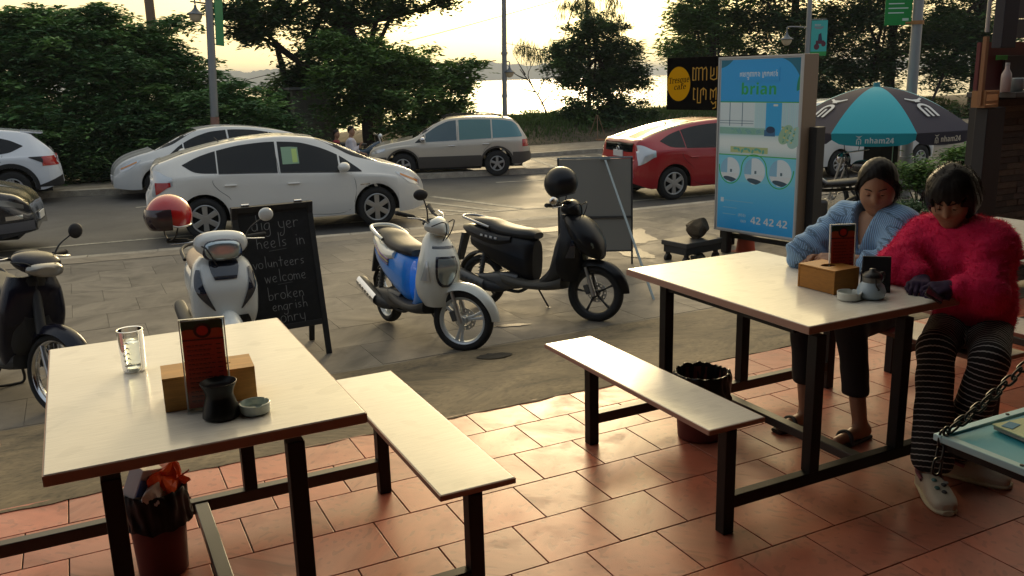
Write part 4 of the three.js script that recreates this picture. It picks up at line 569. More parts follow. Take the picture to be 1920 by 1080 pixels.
function scooterB(name, label, pos, turn, P) {   // lamp in the handlebar cowl
  const t = thing(name, label, 'scooter', pos, turn), st = P.steer || 0, hx = 0.40, R = g => T(T(g, -hx, 0, 0), hx, 0, 0, 0, st, 0);
  const wr = bikeWheel(t, 'front_wheel', 0, 0, P.wr || 0.26, 0.075, { wire: P.wire, spokes: 5, mat: P.rim || alloy, drum: P.wire, disc: P.wire ? 0 : 1, tr: P.wire ? 0.03 : 0.034 });
  const c = Math.cos(st), s = Math.sin(st), ox = 0.62 - hx, wR = P.wr || 0.26; wr.position.set(hx + ox * c, wR, -ox * s); wr.rotation.y = st;
  bikeWheel(t, 'rear_wheel', -0.62, wR, wR, 0.085, { wire: P.wire, spokes: 5, mat: P.rim || alloy });
  for (const q of [1, -1]) part('fork_leg', [R(cyl([0.62, wR, q * 0.065], [0.54, 0.48, q * 0.065], 0.018, 0.016, 12)), R(cyl([0.625, wR - 0.015, q * 0.065], [0.56, 0.43, q * 0.065], 0.024, 0.022, 12))], forkSilver, t);
  part('front_fender', [R(fenderArc(wR + 0.06, 0.075, -0.05, 2.45, 0.06).translate(0.62, wR, 0))], P.fender || P.paint, t);
  const rows = P.apron, ap = part('front_apron', [shell(rows, 0.022, 28, 24, P.ex || 2.2)], P.paint, t);
  for (const q of [1, -1]) if (P.lamps) part('indicator_lamp', [shellPatch(rows, P.lamps[0], P.lamps[1], u => q * lerp(0.24, 0.60, u), u => q * (lerp(0.27, 0.74, u) + 0.17 * Math.sin(Math.PI * Math.pow(u, 1.2))), 0.010, 16, 8, P.ex || 2.2)], smokeLens, ap);
  if (P.vee) part('front_vent', [shellPatch(rows, 0.80, 0.94, u => -lerp(0.22, 0.42, u), u => lerp(0.22, 0.42, u), 0.008, 8, 8, P.ex || 2.2)], P.vee, ap);
  if (P.chinY) part('apron_opening', [shellPatch(rows, rows[0].y + 0.004, P.chinY, u => -lerp(0.66, 0.40, u * u), u => lerp(0.66, 0.40, u * u), 0.006, 8, 12, P.ex || 2.2)], underMat, ap);
  part('leg_shield', [loft([{ x: 0.06, y: 0.33, w: 0.09, h: 0.05 }, { x: 0.20, y: 0.42, w: 0.15, h: 0.11 }, { x: 0.30, y: 0.60, w: 0.17, h: 0.26, n: 3.4 }, { x: 0.385, y: 0.68, w: 0.15, h: 0.26, n: 3 }, { x: 0.42, y: 0.7, w: 0.08, h: 0.2 }])], P.inner || darkPlastic, t);
  part('steering_column', [cyl([0.50, 0.55, 0], [0.34, 1.0, 0], 0.035, 0.03, 12)], darkPlastic, t);
  part('floorboard', [loft([{ x: 0.34, y: 0.34, w: 0.13, h: 0.06, n: 4 }, { x: 0.20, y: 0.30, w: 0.17, h: 0.045, n: 4 }, { x: -0.1, y: 0.29, w: 0.18, h: 0.045, n: 4 }, { x: -0.36, y: 0.33, w: 0.15, h: 0.06, n: 3 }])], P.floor || darkPlastic, t);
  part('under_seat_body', [loft([{ x: 0.0, y: 0.50, w: 0.10, h: 0.19, n: 2.8 }, { x: -0.08, y: 0.53, w: 0.15, h: 0.21, n: 2.8 }, { x: -0.25, y: 0.58, w: 0.175, h: 0.19, n: 2.8 }, { x: -0.48, y: 0.64, w: 0.17, h: 0.15, n: 2.6 }, { x: -0.66, y: 0.69, w: 0.13, h: 0.09 }, { x: -0.80, y: 0.73, w: 0.06, h: 0.03 }])], P.side || P.paint, t);
  part('seat', [loft([{ x: 0.04, y: 0.755, w: 0.08, h: 0.03, n: 2.6 }, { x: -0.06, y: 0.765, w: 0.13, h: 0.045, n: 2.8 }, { x: -0.22, y: 0.77, w: 0.15, h: 0.055, n: 2.8 }, { x: -0.42, y: 0.80, w: 0.145, h: 0.055, n: 2.8 }, { x: -0.62, y: 0.82, w: 0.10, h: 0.04 }, { x: -0.72, y: 0.82, w: 0.04, h: 0.02 }])], P.seat || seatVinyl, t);
  part('grab_rail', [tube([[-0.5, 0.78, 0.15], [-0.7, 0.84, 0.14], [-0.83, 0.86, 0.0], [-0.7, 0.84, -0.14], [-0.5, 0.78, -0.15]], 0.014, 40, 8)], P.rail || darkPlastic, t);
  part('tail_lamp', [ball(-0.78, 0.735, 0, 0.03, 0.035, 0.08, 14)], lampRed, t);
  part('engine', [loft([{ x: -0.06, y: 0.30, w: 0.07, h: 0.08, n: 3 }, { x: -0.30, y: 0.29, w: 0.10, h: 0.09, n: 3 }, { x: -0.66, y: 0.25, w: 0.06, h: 0.07, n: 3, z: -0.07 }, { x: -0.74, y: 0.25, w: 0.02, h: 0.04, z: -0.07 }])], engineMetal, t);
  part('exhaust', [loft([{ x: -0.22, y: 0.215, w: 0.025, h: 0.025, z: 0.10 }, { x: -0.42, y: 0.23, w: 0.05, h: 0.055, z: 0.16 }, { x: -0.86, y: 0.30, w: 0.052, h: 0.058, z: 0.17 }, { x: -0.92, y: 0.31, w: 0.03, h: 0.034, z: 0.17 }])], P.exhaust || darkPlastic, t);
  if (P.pegs) for (const [y, x, q] of [[0.30, 0.08, 1], [0.25, -0.12, 1], [0.30, 0.08, -1]]) part('foot_peg', [cyl([x, y, q * 0.10], [x - 0.03, y + 0.01, q * 0.30], 0.013, 0.013, 10)], rubber, t);
  part('centre_stand', [tube([[-0.22, 0.24, 0.10], [-0.30, 0.03, 0.16], [-0.30, 0.015, 0.10], [-0.30, 0.015, -0.10], [-0.30, 0.03, -0.16], [-0.22, 0.24, -0.10]], 0.011, 40, 6)], darkPlastic, t);
  const cw = part('handlebar_cowl', [R(loft(P.cowl, { seg: 28, sub: 6 }))], P.cowlMat || P.paint, t);
  part('head_lamp', [R(loft(P.lamp, { seg: 24 }))], P.lampMat || headGlass, cw);
  if (P.lampTrim) part('lamp_surround', [R(loft(P.lamp.map(q => ({ ...q, x: q.x - 0.012, w: q.w + 0.012, h: q.h + 0.012 })), { seg: 24 }))], smokeLens, cw);
  part('instrument_panel', [R(loft([{ x: 0.38, y: 1.085, w: 0.07, h: 0.02 }, { x: 0.32, y: 1.08, w: 0.10, h: 0.03 }, { x: 0.26, y: 1.05, w: 0.06, h: 0.02 }]))], darkPlastic, t);
  handlebar(t, 0.36, 1.03, st, P);
  for (const q of P.mirrorSides || [1, -1]) { const a = V(-0.05, 0, q * 0.18).applyAxisAngle(V(0, 1, 0), st), b = V(-0.04, 0, q * 0.31).applyAxisAngle(V(0, 1, 0), st); mirrorSet(t, [hx + a.x, 1.05, a.z], [hx + b.x, 1.20, b.z], q, P.mrx || 0.06, P.mry || 0.045, P.mirrorMat); }
  part('cable', [R(tube([[0.40, 1.04, 0.18], [0.50, 1.03, 0.12], [0.50, 0.92, 0.06], [0.44, 0.85, 0.03]], 0.005, 20, 5))], darkPlastic, t); part('cable', [R(tube([[0.38, 1.03, -0.2], [0.36, 0.93, -0.15], [0.38, 0.88, -0.04]], 0.005, 20, 5))], darkPlastic, t);
  if (P.lean) { t.rotation.order = 'YXZ'; t.rotation.x = P.lean; }
  return t;
}
{ // white scooter behind the first table
  const wh = gloss([0.70, 0.72, 0.69]), cream = mat([0.42, 0.30, 0.20], 0.45);
  const apron = [{ y: 0.30, x: 0.44, w: 0.17, d: 0.13 }, { y: 0.42, x: 0.50, w: 0.21, d: 0.15 }, { y: 0.55, x: 0.545, w: 0.235, d: 0.15 }, { y: 0.70, x: 0.55, w: 0.24, d: 0.15 }, { y: 0.82, x: 0.51, w: 0.22, d: 0.13 }, { y: 0.90, x: 0.46, w: 0.19, d: 0.11 }, { y: 0.945, x: 0.41, w: 0.14, d: 0.08 }];
  const [p, h] = bikePlace(0.85, -6.35, 0.83, -7.54);
  scooterB('white_scooter', 'white scooter with dark lamp lenses behind the first table', p, h, { paint: wh, seat: cream, side: wh, apron, ex: 2.6, lamps: [0.58, 0.87], vee: smokeLens, chinY: 0.53, steer: -0.02,
    cowl: [{ x: 0.49, y: 1.03, w: 0.10, h: 0.06, n: 2.4 }, { x: 0.465, y: 1.035, w: 0.16, h: 0.085, n: 2.4 }, { x: 0.41, y: 1.05, w: 0.19, h: 0.09, n: 2.4 }, { x: 0.33, y: 1.05, w: 0.17, h: 0.06 }, { x: 0.29, y: 1.045, w: 0.10, h: 0.03 }],
    lamp: [{ x: 0.515, y: 1.01, w: 0.04, h: 0.03, n: 3 }, { x: 0.51, y: 1.005, w: 0.095, h: 0.06, n: 3 }, { x: 0.475, y: 1.01, w: 0.13, h: 0.078, n: 3 }, { x: 0.43, y: 1.02, w: 0.1, h: 0.07, n: 3 }], lampTrim: true, mirrorSides: [-1], mirrorMat: wh, mrx: 0.055, mry: 0.05, lean: -0.03 });
}
{ // dark underbone scooter at the left edge
  const nv = mat([0.008, 0.008, 0.018], 0.22, 0, { specularIntensity: 0.8 });
  const apron = [{ y: 0.28, x: 0.30, w: 0.15, d: 0.06 }, { y: 0.45, x: 0.36, w: 0.20, d: 0.08 }, { y: 0.65, x: 0.42, w: 0.215, d: 0.09 }, { y: 0.82, x: 0.43, w: 0.19, d: 0.09 }, { y: 0.93, x: 0.40, w: 0.15, d: 0.07 }];
  const [p, h] = bikePlace(-0.37, -6.42, -0.82, -7.56);
  scooterB('navy_scooter', 'dark navy scooter with spoked wheel at the left edge', p, h, { paint: nv, apron, ex: 3, wire: true, wr: 0.285, rim: chrome, steer: 0.30, pegs: true,
    cowl: [{ x: 0.52, y: 1.00, w: 0.07, h: 0.035 }, { x: 0.48, y: 1.015, w: 0.14, h: 0.065 }, { x: 0.40, y: 1.04, w: 0.165, h: 0.065 }, { x: 0.33, y: 1.05, w: 0.13, h: 0.05 }, { x: 0.29, y: 1.05, w: 0.07, h: 0.03 }],
    lamp: [{ x: 0.55, y: 0.985, w: 0.05, h: 0.02 }, { x: 0.54, y: 0.985, w: 0.11, h: 0.042 }, { x: 0.49, y: 0.995, w: 0.135, h: 0.05 }, { x: 0.44, y: 1.0, w: 0.12, h: 0.04 }], lampMat: mat([0.30, 0.28, 0.24], 0.1, 0.4, { clearcoat: 1 }), mirrorSides: [-1], mrx: 0.05, mry: 0.055, lean: -0.13 });
}
// helmets
helmet('red_helmet', 'red helmet with smoked visor hanging on the white scooter handlebar', gloss([0.50, 0.012, 0.012]), [0.562, 0.80, -6.69], -2.75, { big: 1.08, visor: mat([0.05, 0.03, 0.035], 0.06, 0, { clearcoat: 1 }), trim: mat([0.5, 0.5, 0.5], 0.3, 1) });
helmet('black_helmet', 'black open helmet hung on the black scooter mirror', mat([0.007, 0.008, 0.011], 0.3, 0, { specularIntensity: 0.7 }), [3.83, 0.785, -6.72], -1.0, { full: true, tilt: [0, 0, 0.25], big: 1.02 });
// ---------------------------------------------------------------- things on the tables
const boxWood = tex(256, (u, v) => { const g = n3(u * 3, v * 46) * 0.5 + n3(u * 6, v * 120) * 0.3, k = 0.62 + 0.10 * g + 0.06 * tfbm(u, v, 6, 4); return [k * 1.25, k * 0.98, k * 0.56]; });
const napkinWood = mat([0.85, 0.72, 0.50], 0.55, 0, { map: boxWood }), napkinDark = mat([0.34, 0.24, 0.12], 0.6, 0, { map: boxWood }), paper = mat([0.72, 0.70, 0.66], 0.9), acrylic = mat([0.9, 0.92, 0.92], 0.05, 0, { transmission: 1, thickness: 0, ior: 1.3 });
const TOP = 0.761;
const menuTex = canvas(256, 640, (c, w, h) => {
  c.fillStyle = '#c2432a'; c.fillRect(0, 0, w, h); c.fillStyle = '#2c4324'; c.fillRect(0, 0, w, 70);
  c.fillStyle = '#c2552f'; c.beginPath(); c.moveTo(0, 70); c.quadraticCurveTo(60, 40, 128, 96); c.quadraticCurveTo(200, 40, w, 70); c.lineTo(w, 120); c.lineTo(0, 120); c.fill();
  c.fillStyle = '#471412'; c.beginPath(); c.arc(128, 74, 54, 0, 7); c.fill(); c.fillStyle = '#d0301f'; c.beginPath(); c.arc(128, 74, 36, 0, 7); c.fill();
  c.fillStyle = '#541a12'; c.fillRect(0, 132, w, 12);
  let s = 7; const r = () => (s = (s * 16807) % 2147483647) / 2147483647;
  for (let i = 0; i < 13; i++) { const y = 176 + i * 34; c.fillStyle = '#3d110d'; let x = 22; while (x < 190 - r() * 40) { const l = 8 + r() * 22; c.fillRect(x, y, l, 7); x += l + 6; } c.fillRect(204, y, 30, 7); c.fillStyle = 'rgba(60,16,12,.55)'; c.fillRect(22, y + 12, 90 + r() * 90, 4); }
});
function menuStand(x, z, turn, label, hh = 0.265, ws = 1) {
  const t = thing('menu_stand', label, 'menu stand', [x, TOP, z], turn, undefined), tilt = 0.06; t.scale.x = ws;
  part('acrylic_holder', [box(0.112, hh, 0.003, 0, hh / 2 + 0.002, 0.004, 0, -tilt), box(0.112, hh, 0.003, 0, hh / 2 + 0.002, -0.004, 0, -tilt), box(0.112, 0.004, 0.07, 0, 0.002, 0, 0)], acrylic, t);
  const g = box(0.104, hh - 0.012, 0.0016, 0, hh / 2 + 0.003, 0, 0, -tilt);
  part('menu_card', [g], mat([1, 1, 1], 0.55, 0, { map: menuTex, transmission: 0.25, thickness: 0 }), t);
  part('holder_edge', [bar([-0.056, 0.002, 0.002], [-0.056, hh, 0.002 - hh * Math.sin(tilt)], 0.003, 0.010), bar([0.056, 0.002, 0.002], [0.056, hh, 0.002 - hh * Math.sin(tilt)], 0.003, 0.010), box(0.115, 0.003, 0.010, 0, hh, -hh * Math.sin(tilt))], mat([0.72, 0.74, 0.74], 0.2), t);
  return t;
}
function napkinBox(x, z, turn, label, w, h, d, m) {
  const t = thing('napkin_box', label, 'napkin box', [x, TOP, z], turn), k = 0.008;
  part('side_board', [box(w, h, k, 0, h / 2, d / 2 - k / 2, 0.001)], m, t); part('side_board', [box(w, h, k, 0, h / 2, -d / 2 + k / 2, 0.001)], m, t);
  part('end_board', [box(k, h - 0.004, d - 2 * k - 0.001, w / 2 - k / 2 - 0.002, h / 2, 0)], m, t); part('end_board', [box(k, h - 0.004, d - 2 * k - 0.001, -w / 2 + k / 2 + 0.002, h / 2, 0)], m, t);
  const s = new THREE.Shape([[-w / 2, -d / 2], [w / 2, -d / 2], [w / 2, d / 2], [-w / 2, d / 2]].map(p => new THREE.Vector2(...p))), o = new THREE.Path(); o.absellipse(0, 0, w * 0.26, d * 0.13, 0, Math.PI * 2, true); s.holes.push(o);
  part('lid', [new THREE.ExtrudeGeometry(s, { depth: 0.006, bevelEnabled: false, curveSegments: 24 }).rotateX(-Math.PI / 2).translate(0, h + 0.0005, 0)], m, t);
  part('napkin', [box(w * 0.44, h * 0.82, d * 0.2, 0, h * 0.45, 0, 0.004)], paper, t);
  return t;
}
{ // first table
  const t = thing('water_glass', 'tall glass of water on the first table', 'glass', [0.095, TOP, -3.125]);
  const gm = mat([0.98, 1, 1], 0.02, 0, { transmission: 1, thickness: 0, ior: 1.45, specularIntensity: 1 }), thickG = mat([0.97, 1, 1], 0.02, 0, { transmission: 1, thickness: 0.02, ior: 1.5 });
  part('glass_wall', [lathe([[0.0395, 0.145], [0.0415, 0.147], [0.0425, 0.145], [0.0385, 0.016], [0.037, 0.004], [0.033, 0.0], [0.0, 0.0], [0.0, 0.012], [0.034, 0.014], [0.0362, 0.02], [0.0395, 0.145]], 48)], thickG, t);
  part('water', [lathe([[0, 0.0135], [0.0338, 0.0155], [0.0361, 0.022], [0.0383, 0.103], [0.0383, 0.105], [0, 0.1045]], 40)], mat([0.97, 1, 1], 0.01, 0, { transmission: 1, thickness: 0.05, ior: 1.33 }), t);
  part('etched_print', [0, 1, 2, 3, 4].map(i => grid(10, 1, (u, v) => { const a = lerp(1.75, 2.35, u) + i * 0.02, y = 0.03 + i * 0.018 + v * 0.004 + 0.006 * Math.sin(u * 6); return [Math.cos(a) * 0.0412, y, Math.sin(a) * 0.0412]; })), mat([0.5, 0.52, 0.52], 0.6), t);
  napkinBox(0.285, -2.705, -0.06, 'plain pale wood napkin box behind the red menu on the first table', 0.265, 0.098, 0.14, napkinWood);
  menuStand(0.272, -2.612, -0.22, 'red menu card in a clear stand on the first table', 0.275, 1.12);
  const m = thing('oil_burner', 'black waisted clay pot in front of the menu on the first table', 'pot', [0.292, TOP, -2.53]); m.scale.setScalar(0.9);
  part('pot_body', [lathe([[0, 0.001], [0.056, 0.001], [0.060, 0.005], [0.0585, 0.022], [0.050, 0.050], [0.044, 0.068], [0.043, 0.078], [0.047, 0.094], [0.0565, 0.114], [0.0575, 0.118], [0.055, 0.1185], [0.046, 0.104], [0.030, 0.098], [0, 0.096]], 48)], mat([0.006, 0.006, 0.007], 0.35, 0, { specularIntensity: 0.5 }), m);
  const ceramic = mat([0.52, 0.60, 0.58], 0.25, 0, { clearcoat: 0.6 });
  const ashtray = (x, z, label, sc, mm) => { const a = thing('ashtray', label, 'ashtray', [x, TOP, z]); a.scale.setScalar(sc); const P = 44; part('bowl', [lathe([[0, 0.001], [0.043, 0.001], [0.046, 0.005], [0.047, 0.030]], P), grid(P, 3, (u, v) => { const an = u * 2 * Math.PI, notch = [0.6, 2.7, 4.8].some(q => Math.abs(((an - q + Math.PI) % (2 * Math.PI)) - Math.PI) < 0.11), y = notch ? 0.022 : 0.033; const prof = [[0.047, 0.030], [0.0462, y], [0.0415, y], [0.040, 0.010]][v * 3 | 0] || [0.040, 0.010]; return [Math.cos(an) * prof[0], notch ? Math.min(prof[1], 0.022) : prof[1], -Math.sin(an) * prof[0]]; }), lathe([[0.040, 0.012], [0.036, 0.006], [0, 0.005]], P)], mm, a); return a; };
  ashtray(0.385, -2.512, 'grey green ceramic ashtray beside the black clay pot', 0.95, ceramic);
  // second table
  napkinBox(2.905, -2.735, 0.03, 'yellow wood napkin box with slotted lid beside the second menu', 0.15, 0.098, 0.205, mat([0.62, 0.43, 0.14], 0.6, 0, { map: boxWood }));
  menuStand(2.985, -2.735, -0.42, 'red menu card in a clear stand between the two women', 0.275);
  ashtray(2.832, -2.545, 'white ceramic ashtray in front of the yellow napkin box', 1.05, mat([0.62, 0.64, 0.60], 0.3, 0, { clearcoat: 0.5 }));
  const pot = thing('sugar_pot', 'round pale blue pot with black lid beside the white ashtray', 'pot', [2.925, TOP, -2.515]);
  const pb = part('pot_body', [lathe([[0, 0.001], [0.046, 0.001], [0.056, 0.012], [0.0585, 0.032], [0.050, 0.056], [0.038, 0.068], [0.036, 0.075]], 40)], mat([0.42, 0.52, 0.60], 0.35), pot);
  part('collar', [lathe([[0.037, 0.070], [0.039, 0.074], [0.039, 0.092], [0.036, 0.095]], 32)], mat([0.16, 0.16, 0.15], 0.4, 0.4), pot);
  part('lid', [lathe([[0, 0.128], [0.012, 0.126], [0.014, 0.116], [0.030, 0.110], [0.040, 0.098], [0.040, 0.092]], 32)], mat([0.015, 0.015, 0.016], 0.35), pot);
  part('handle', [tube([[0.052, 0.05, 0], [0.074, 0.075, 0], [0.066, 0.10, 0], [0.036, 0.10, 0]], 0.005, 20, 8)], mat([0.03, 0.03, 0.03], 0.4), pot);
  part('clasp', [tube([[-0.02, 0.09, 0.036], [-0.024, 0.062, 0.046], [-0.018, 0.05, 0.052]], 0.003, 12, 6), ball(-0.018, 0.048, 0.053, 0.005)], mat([0.05, 0.05, 0.05], 0.4, 0.6), pot);
  const tb = thing('menu_folder', 'upright black menu folder beside the pot on the second table', 'folder', [3.045, TOP, -2.60], -0.75);
  part('cover', [box(0.115, 0.155, 0.008, 0, 0.076, 0.022, 0.003, -0.28)], mat([0.016, 0.016, 0.018], 0.4), tb); part('cover', [box(0.115, 0.155, 0.008, 0, 0.076, -0.022, 0.003, 0.28)], mat([0.016, 0.016, 0.018], 0.4), tb);
}
// ---------------------------------------------------------------- waste bins
function crumple(g, amt, f, seed = 0) { const p = g.attributes.position; for (let i = 0; i < p.count; i++) { const x = p.getX(i), y = p.getY(i), z = p.getZ(i); p.setXYZ(i, x + amt * n3(x * f + seed, y * f, z * f), y + amt * n3(x * f, y * f + 9 + seed, z * f), z + amt * n3(x * f, y * f, z * f + 17 + seed)); } g.computeVertexNormals(); return g; }
const bagPlastic = mat([0.004, 0.004, 0.005], 0.32, 0, { specularIntensity: 0.5 }), binRed = mat([0.09, 0.004, 0.004], 0.5);
function bin(name, label, x, z, h, r, m) {
  const t = thing(name, label, 'waste bin', [x, 0, z]);
  part('bucket', [lathe([[0, 0.004], [r * 0.84, 0.004], [r * 0.85, 0.01], [r, h], [r * 0.97, h], [r * 0.82, 0.012], [0, 0.012]], 40)], m, t);
  const bag = grid(80, 14, (u, v) => { const a = u * 2 * Math.PI, fold = 0.012 * n3(Math.cos(a) * 5, Math.sin(a) * 5, v * 3 + x) + 0.008 * n3(Math.cos(a) * 14, Math.sin(a) * 14, v * 5); const k = v * 14; const yy = k < 4 ? lerp(h - 0.10, h + 0.012, k / 4) : k < 6 ? h + 0.018 : lerp(h + 0.015, h - 0.11 - 0.03 * n3(Math.cos(a) * 3, Math.sin(a) * 3, 5), (k - 6) / 8), rr = k < 4 ? r * 0.94 : k < 6 ? r * lerp(0.97, 1.03, (k - 4) / 2) : r * 1.05 + 0.012 * (k - 6) / 8; return [Math.cos(a) * (rr + fold), yy + fold * 0.8, Math.sin(a) * (rr + fold)]; });
  part('bin_liner', [bag], bagPlastic, t); return t;
}
{
  bin('waste_bin', 'red bin with black liner full of rubbish under the first table', 0.105, -3.12, 0.31, 0.100, binRed);
  const pos = (x, y, z) => [0.105 + x * 0.78, y - 0.02, -3.12 + z * 0.78];
  const carton = thing('drink_carton', 'crushed white and blue carton sticking out of the red bin', 'carton', pos(-0.045, 0.34, 0.02), 0.5);
  part('carton_body', [crumple(box(0.085, 0.14, 0.07, 0, 0.03, 0, 0.004, 0.2, 0, -0.35), 0.012, 18)], mat([0.42, 0.42, 0.44], 0.5), carton); part('printed_panel', [box(0.04, 0.06, 0.002, -0.022, 0.035, 0.041, 0, 0.2, 0, -0.35)], mat([0.05, 0.10, 0.30], 0.5), carton);
  const tis = thing('paper_napkin', 'crumpled grey paper beside the carton in the red bin', 'paper', pos(0.0, 0.34, 0.075), 0); part('paper_ball', [crumple(new THREE.IcosahedronGeometry(0.045, 4), 0.03, 22)], mat([0.5, 0.48, 0.45], 0.9), tis);
  const ob = thing('plastic_bag', 'crumpled orange plastic bag in the red bin', 'plastic bag', pos(0.055, 0.36, 0.01), 0); part('bag', [crumple(new THREE.IcosahedronGeometry(0.062, 5), 0.055, 20)], mat([0.75, 0.11, 0.015], 0.35), ob);
  const ob2 = thing('orange_wrapper', 'small orange wrapper poking up behind the carton', 'wrapper', pos(-0.04, 0.43, -0.03), 0); part('wrapper', [crumple(ball(0, 0, 0, 0.045, 0.018, 0.03, 18), 0.02, 30, 4)], mat([0.75, 0.16, 0.015], 0.4), ob2);
  const st = thing('drinking_straw', 'red drinking straw across the rim of the red bin', 'straw', pos(0.08, 0.36, 0.05), 0.2); part('straw_tube', [cyl([-0.06, -0.02, 0], [0.06, 0.035, 0], 0.003, 0.003, 8)], mat([0.55, 0.06, 0.03], 0.4), st);
  bin('waste_bin', 'dark bin with black liner under the bench of the second table', 2.53, -3.12, 0.31, 0.125, mat([0.10, 0.012, 0.010], 0.5));
}
// ---------------------------------------------------------------- boards on the paving
const chalkTex = canvas(512, 900, (c, w, h) => {
  c.fillStyle = '#0b0b0c'; c.fillRect(0, 0, w, h); let s = 5; const r = () => (s = (s * 16807) % 2147483647) / 2147483647;
  for (let i = 0; i < 260; i++) { c.fillStyle = `rgba(90,90,92,${0.02 + 0.04 * r()})`; c.beginPath(); c.ellipse(r() * w, r() * h, 20 + r() * 70, 4 + r() * 16, r() * 3, 0, 7); c.fill(); }
  const glyph = { d: 'M8 4 C-2 4 -2 16 4 16 C8 16 9 12 9 4 M9 -14 L9 16', i: 'M4 3 L4 16 M4 -4 L4 -2', g: 'M9 4 C-2 2 -2 16 4 16 C8 16 9 10 9 4 L9 22 C9 30 0 29 0 24', y: 'M0 3 C0 14 3 16 8 14 M9 3 C9 20 9 29 3 29 C0 29 0 25 3 23', e: 'M1 10 C6 10 9 8 8 5 C7 2 0 3 1 11 C2 17 7 17 9 14', r: 'M1 3 L1 16 M1 8 C3 3 6 3 9 5', h: 'M1 -12 L1 16 M1 8 C5 2 9 3 9 16', l: 'M4 -12 L4 16', s: 'M8 4 C2 2 0 7 4 9 C9 11 9 15 1 15', n: 'M1 3 L1 16 M1 8 C5 2 9 3 9 16', v: 'M0 3 L5 16 L10 3', o: 'M5 3 C-2 3 -2 16 5 16 C11 16 11 3 5 3', u: 'M1 3 C0 16 8 18 9 6 M9 3 L9 16', t: 'M5 -8 L5 16 M0 1 L10 1', w: 'M0 3 L3 16 L6 6 L9 16 L12 3', c: 'M9 5 C4 1 0 5 1 10 C1 17 6 17 9 14', m: 'M0 3 L0 16 M0 7 C3 2 6 3 6 16 M6 7 C9 2 12 3 12 16', b: 'M1 -12 L1 16 M1 8 C6 2 10 6 9 11 C8 17 3 17 1 14', k: 'M1 -12 L1 16 M9 3 L1 10 L9 16' };
  const bez = str => { const tk = str.match(/[MLC]|-?\d+/g), out = []; let i = 0, cur; while (i < tk.length) { const k = tk[i++]; const n = () => +tk[i++]; if (k === 'M') { cur = [n(), n()]; out.push([cur]); } else if (k === 'L') { cur = [n(), n()]; out[out.length - 1].push(cur); } else { const a = cur; let q = [n(), n(), n(), n(), n(), n()]; const seg = q => { for (let t = 1; t <= 8; t++) { const u = t / 8, m = 1 - u; out[out.length - 1].push([m * m * m * a[0] + 3 * m * m * u * q[0] + 3 * m * u * u * q[2] + u * u * u * q[4], m * m * m * a[1] + 3 * m * m * u * q[1] + 3 * m * u * u * q[3] + u * u * u * q[5]]); } cur = [q[4], q[5]]; }; seg(q); } } return out; };
  const word = (t, x, y, k) => { for (const ch of t) { if (ch === ' ') { x += 12 * k; continue; } const g = glyph[ch]; for (const pl of bez(g)) for (let p = 0; p < 2; p++) { c.strokeStyle = `rgba(200,200,196,${p ? 0.5 : 0.42})`; c.lineWidth = 4.6 - p * 2.0; c.beginPath(); pl.forEach(([a, b], i) => { const X = x + a * k + (r() - 0.5) * 1.2, Y = y + b * k + (r() - 0.5) * 1.2; i ? c.lineTo(X, Y) : c.moveTo(X, Y); }); c.stroke(); } x += (ch === 'm' || ch === 'w' ? 15.5 : ch === 'i' || ch === 'l' ? 8 : 12.5) * k; } };
  word('dig yer', 92, 92, 4.3); word('heels in', 108, 236, 4.0); word('volunteers', 62, 400, 3.2); word('welcome', 132, 510, 3.5); word('broken', 140, 644, 3.6); word('engrish', 158, 736, 3.2); word('onry', 208, 822, 3.8);
  c.strokeStyle = 'rgba(180,180,176,.45)'; c.lineWidth = 4; for (const [a, b, d, e] of [[190, 326, 320, 318], [220, 588, 330, 582]]) { c.beginPath(); c.moveTo(a, b); c.lineTo(d, e); c.stroke(); }
});
{ // chalkboard: front panel leans back, second panel behind
  const t = thing('chalkboard_stand', 'black folding chalkboard with chalk writing beside the white scooter', 'chalkboard', [1.36, groundY(1.4, -6.98) + 0.002, -7.02], 0.06), lean = 0.20, bm = mat([0.012, 0.012, 0.012], 0.6);
  const fr = new THREE.Group(); const bend = (g, s) => T(g, 0, 0, s * 0.235, -s * lean, 0, 0);
  part('board', [bend(box(0.56, 0.93, 0.012, 0, 0.76, 0), 1)], mat([1, 1, 1], 0.85, 0, { map: chalkTex }), t);
  part('board_back', [bend(box(0.56, 0.93, 0.012, 0, 0.76, 0), -1)], mat([0.018, 0.018, 0.019], 0.85), t);
  for (const s of [1, -1]) {
    for (const q of [1, -1]) part('leg', [bend(box(0.045, 1.26, 0.028, q * 0.30, 0.63, s > 0 ? -0.004 : 0.004, 0.004), s)], bm, t);
    part('frame_rail', [bend(box(0.555, 0.045, 0.026, 0, 1.236, s > 0 ? -0.004 : 0.004, 0.003), s)], bm, t); part('frame_rail', [bend(box(0.555, 0.045, 0.026, 0, 0.272, s > 0 ? -0.004 : 0.004, 0.003), s)], bm, t);
  }
  part('hinge', [cyl([-0.24, 1.243, 0], [-0.18, 1.243, 0], 0.01, 0.01, 8)], chrome, t); part('hinge', [cyl([0.18, 1.243, 0], [0.24, 1.243, 0], 0.01, 0.01, 8)], chrome, t);
}
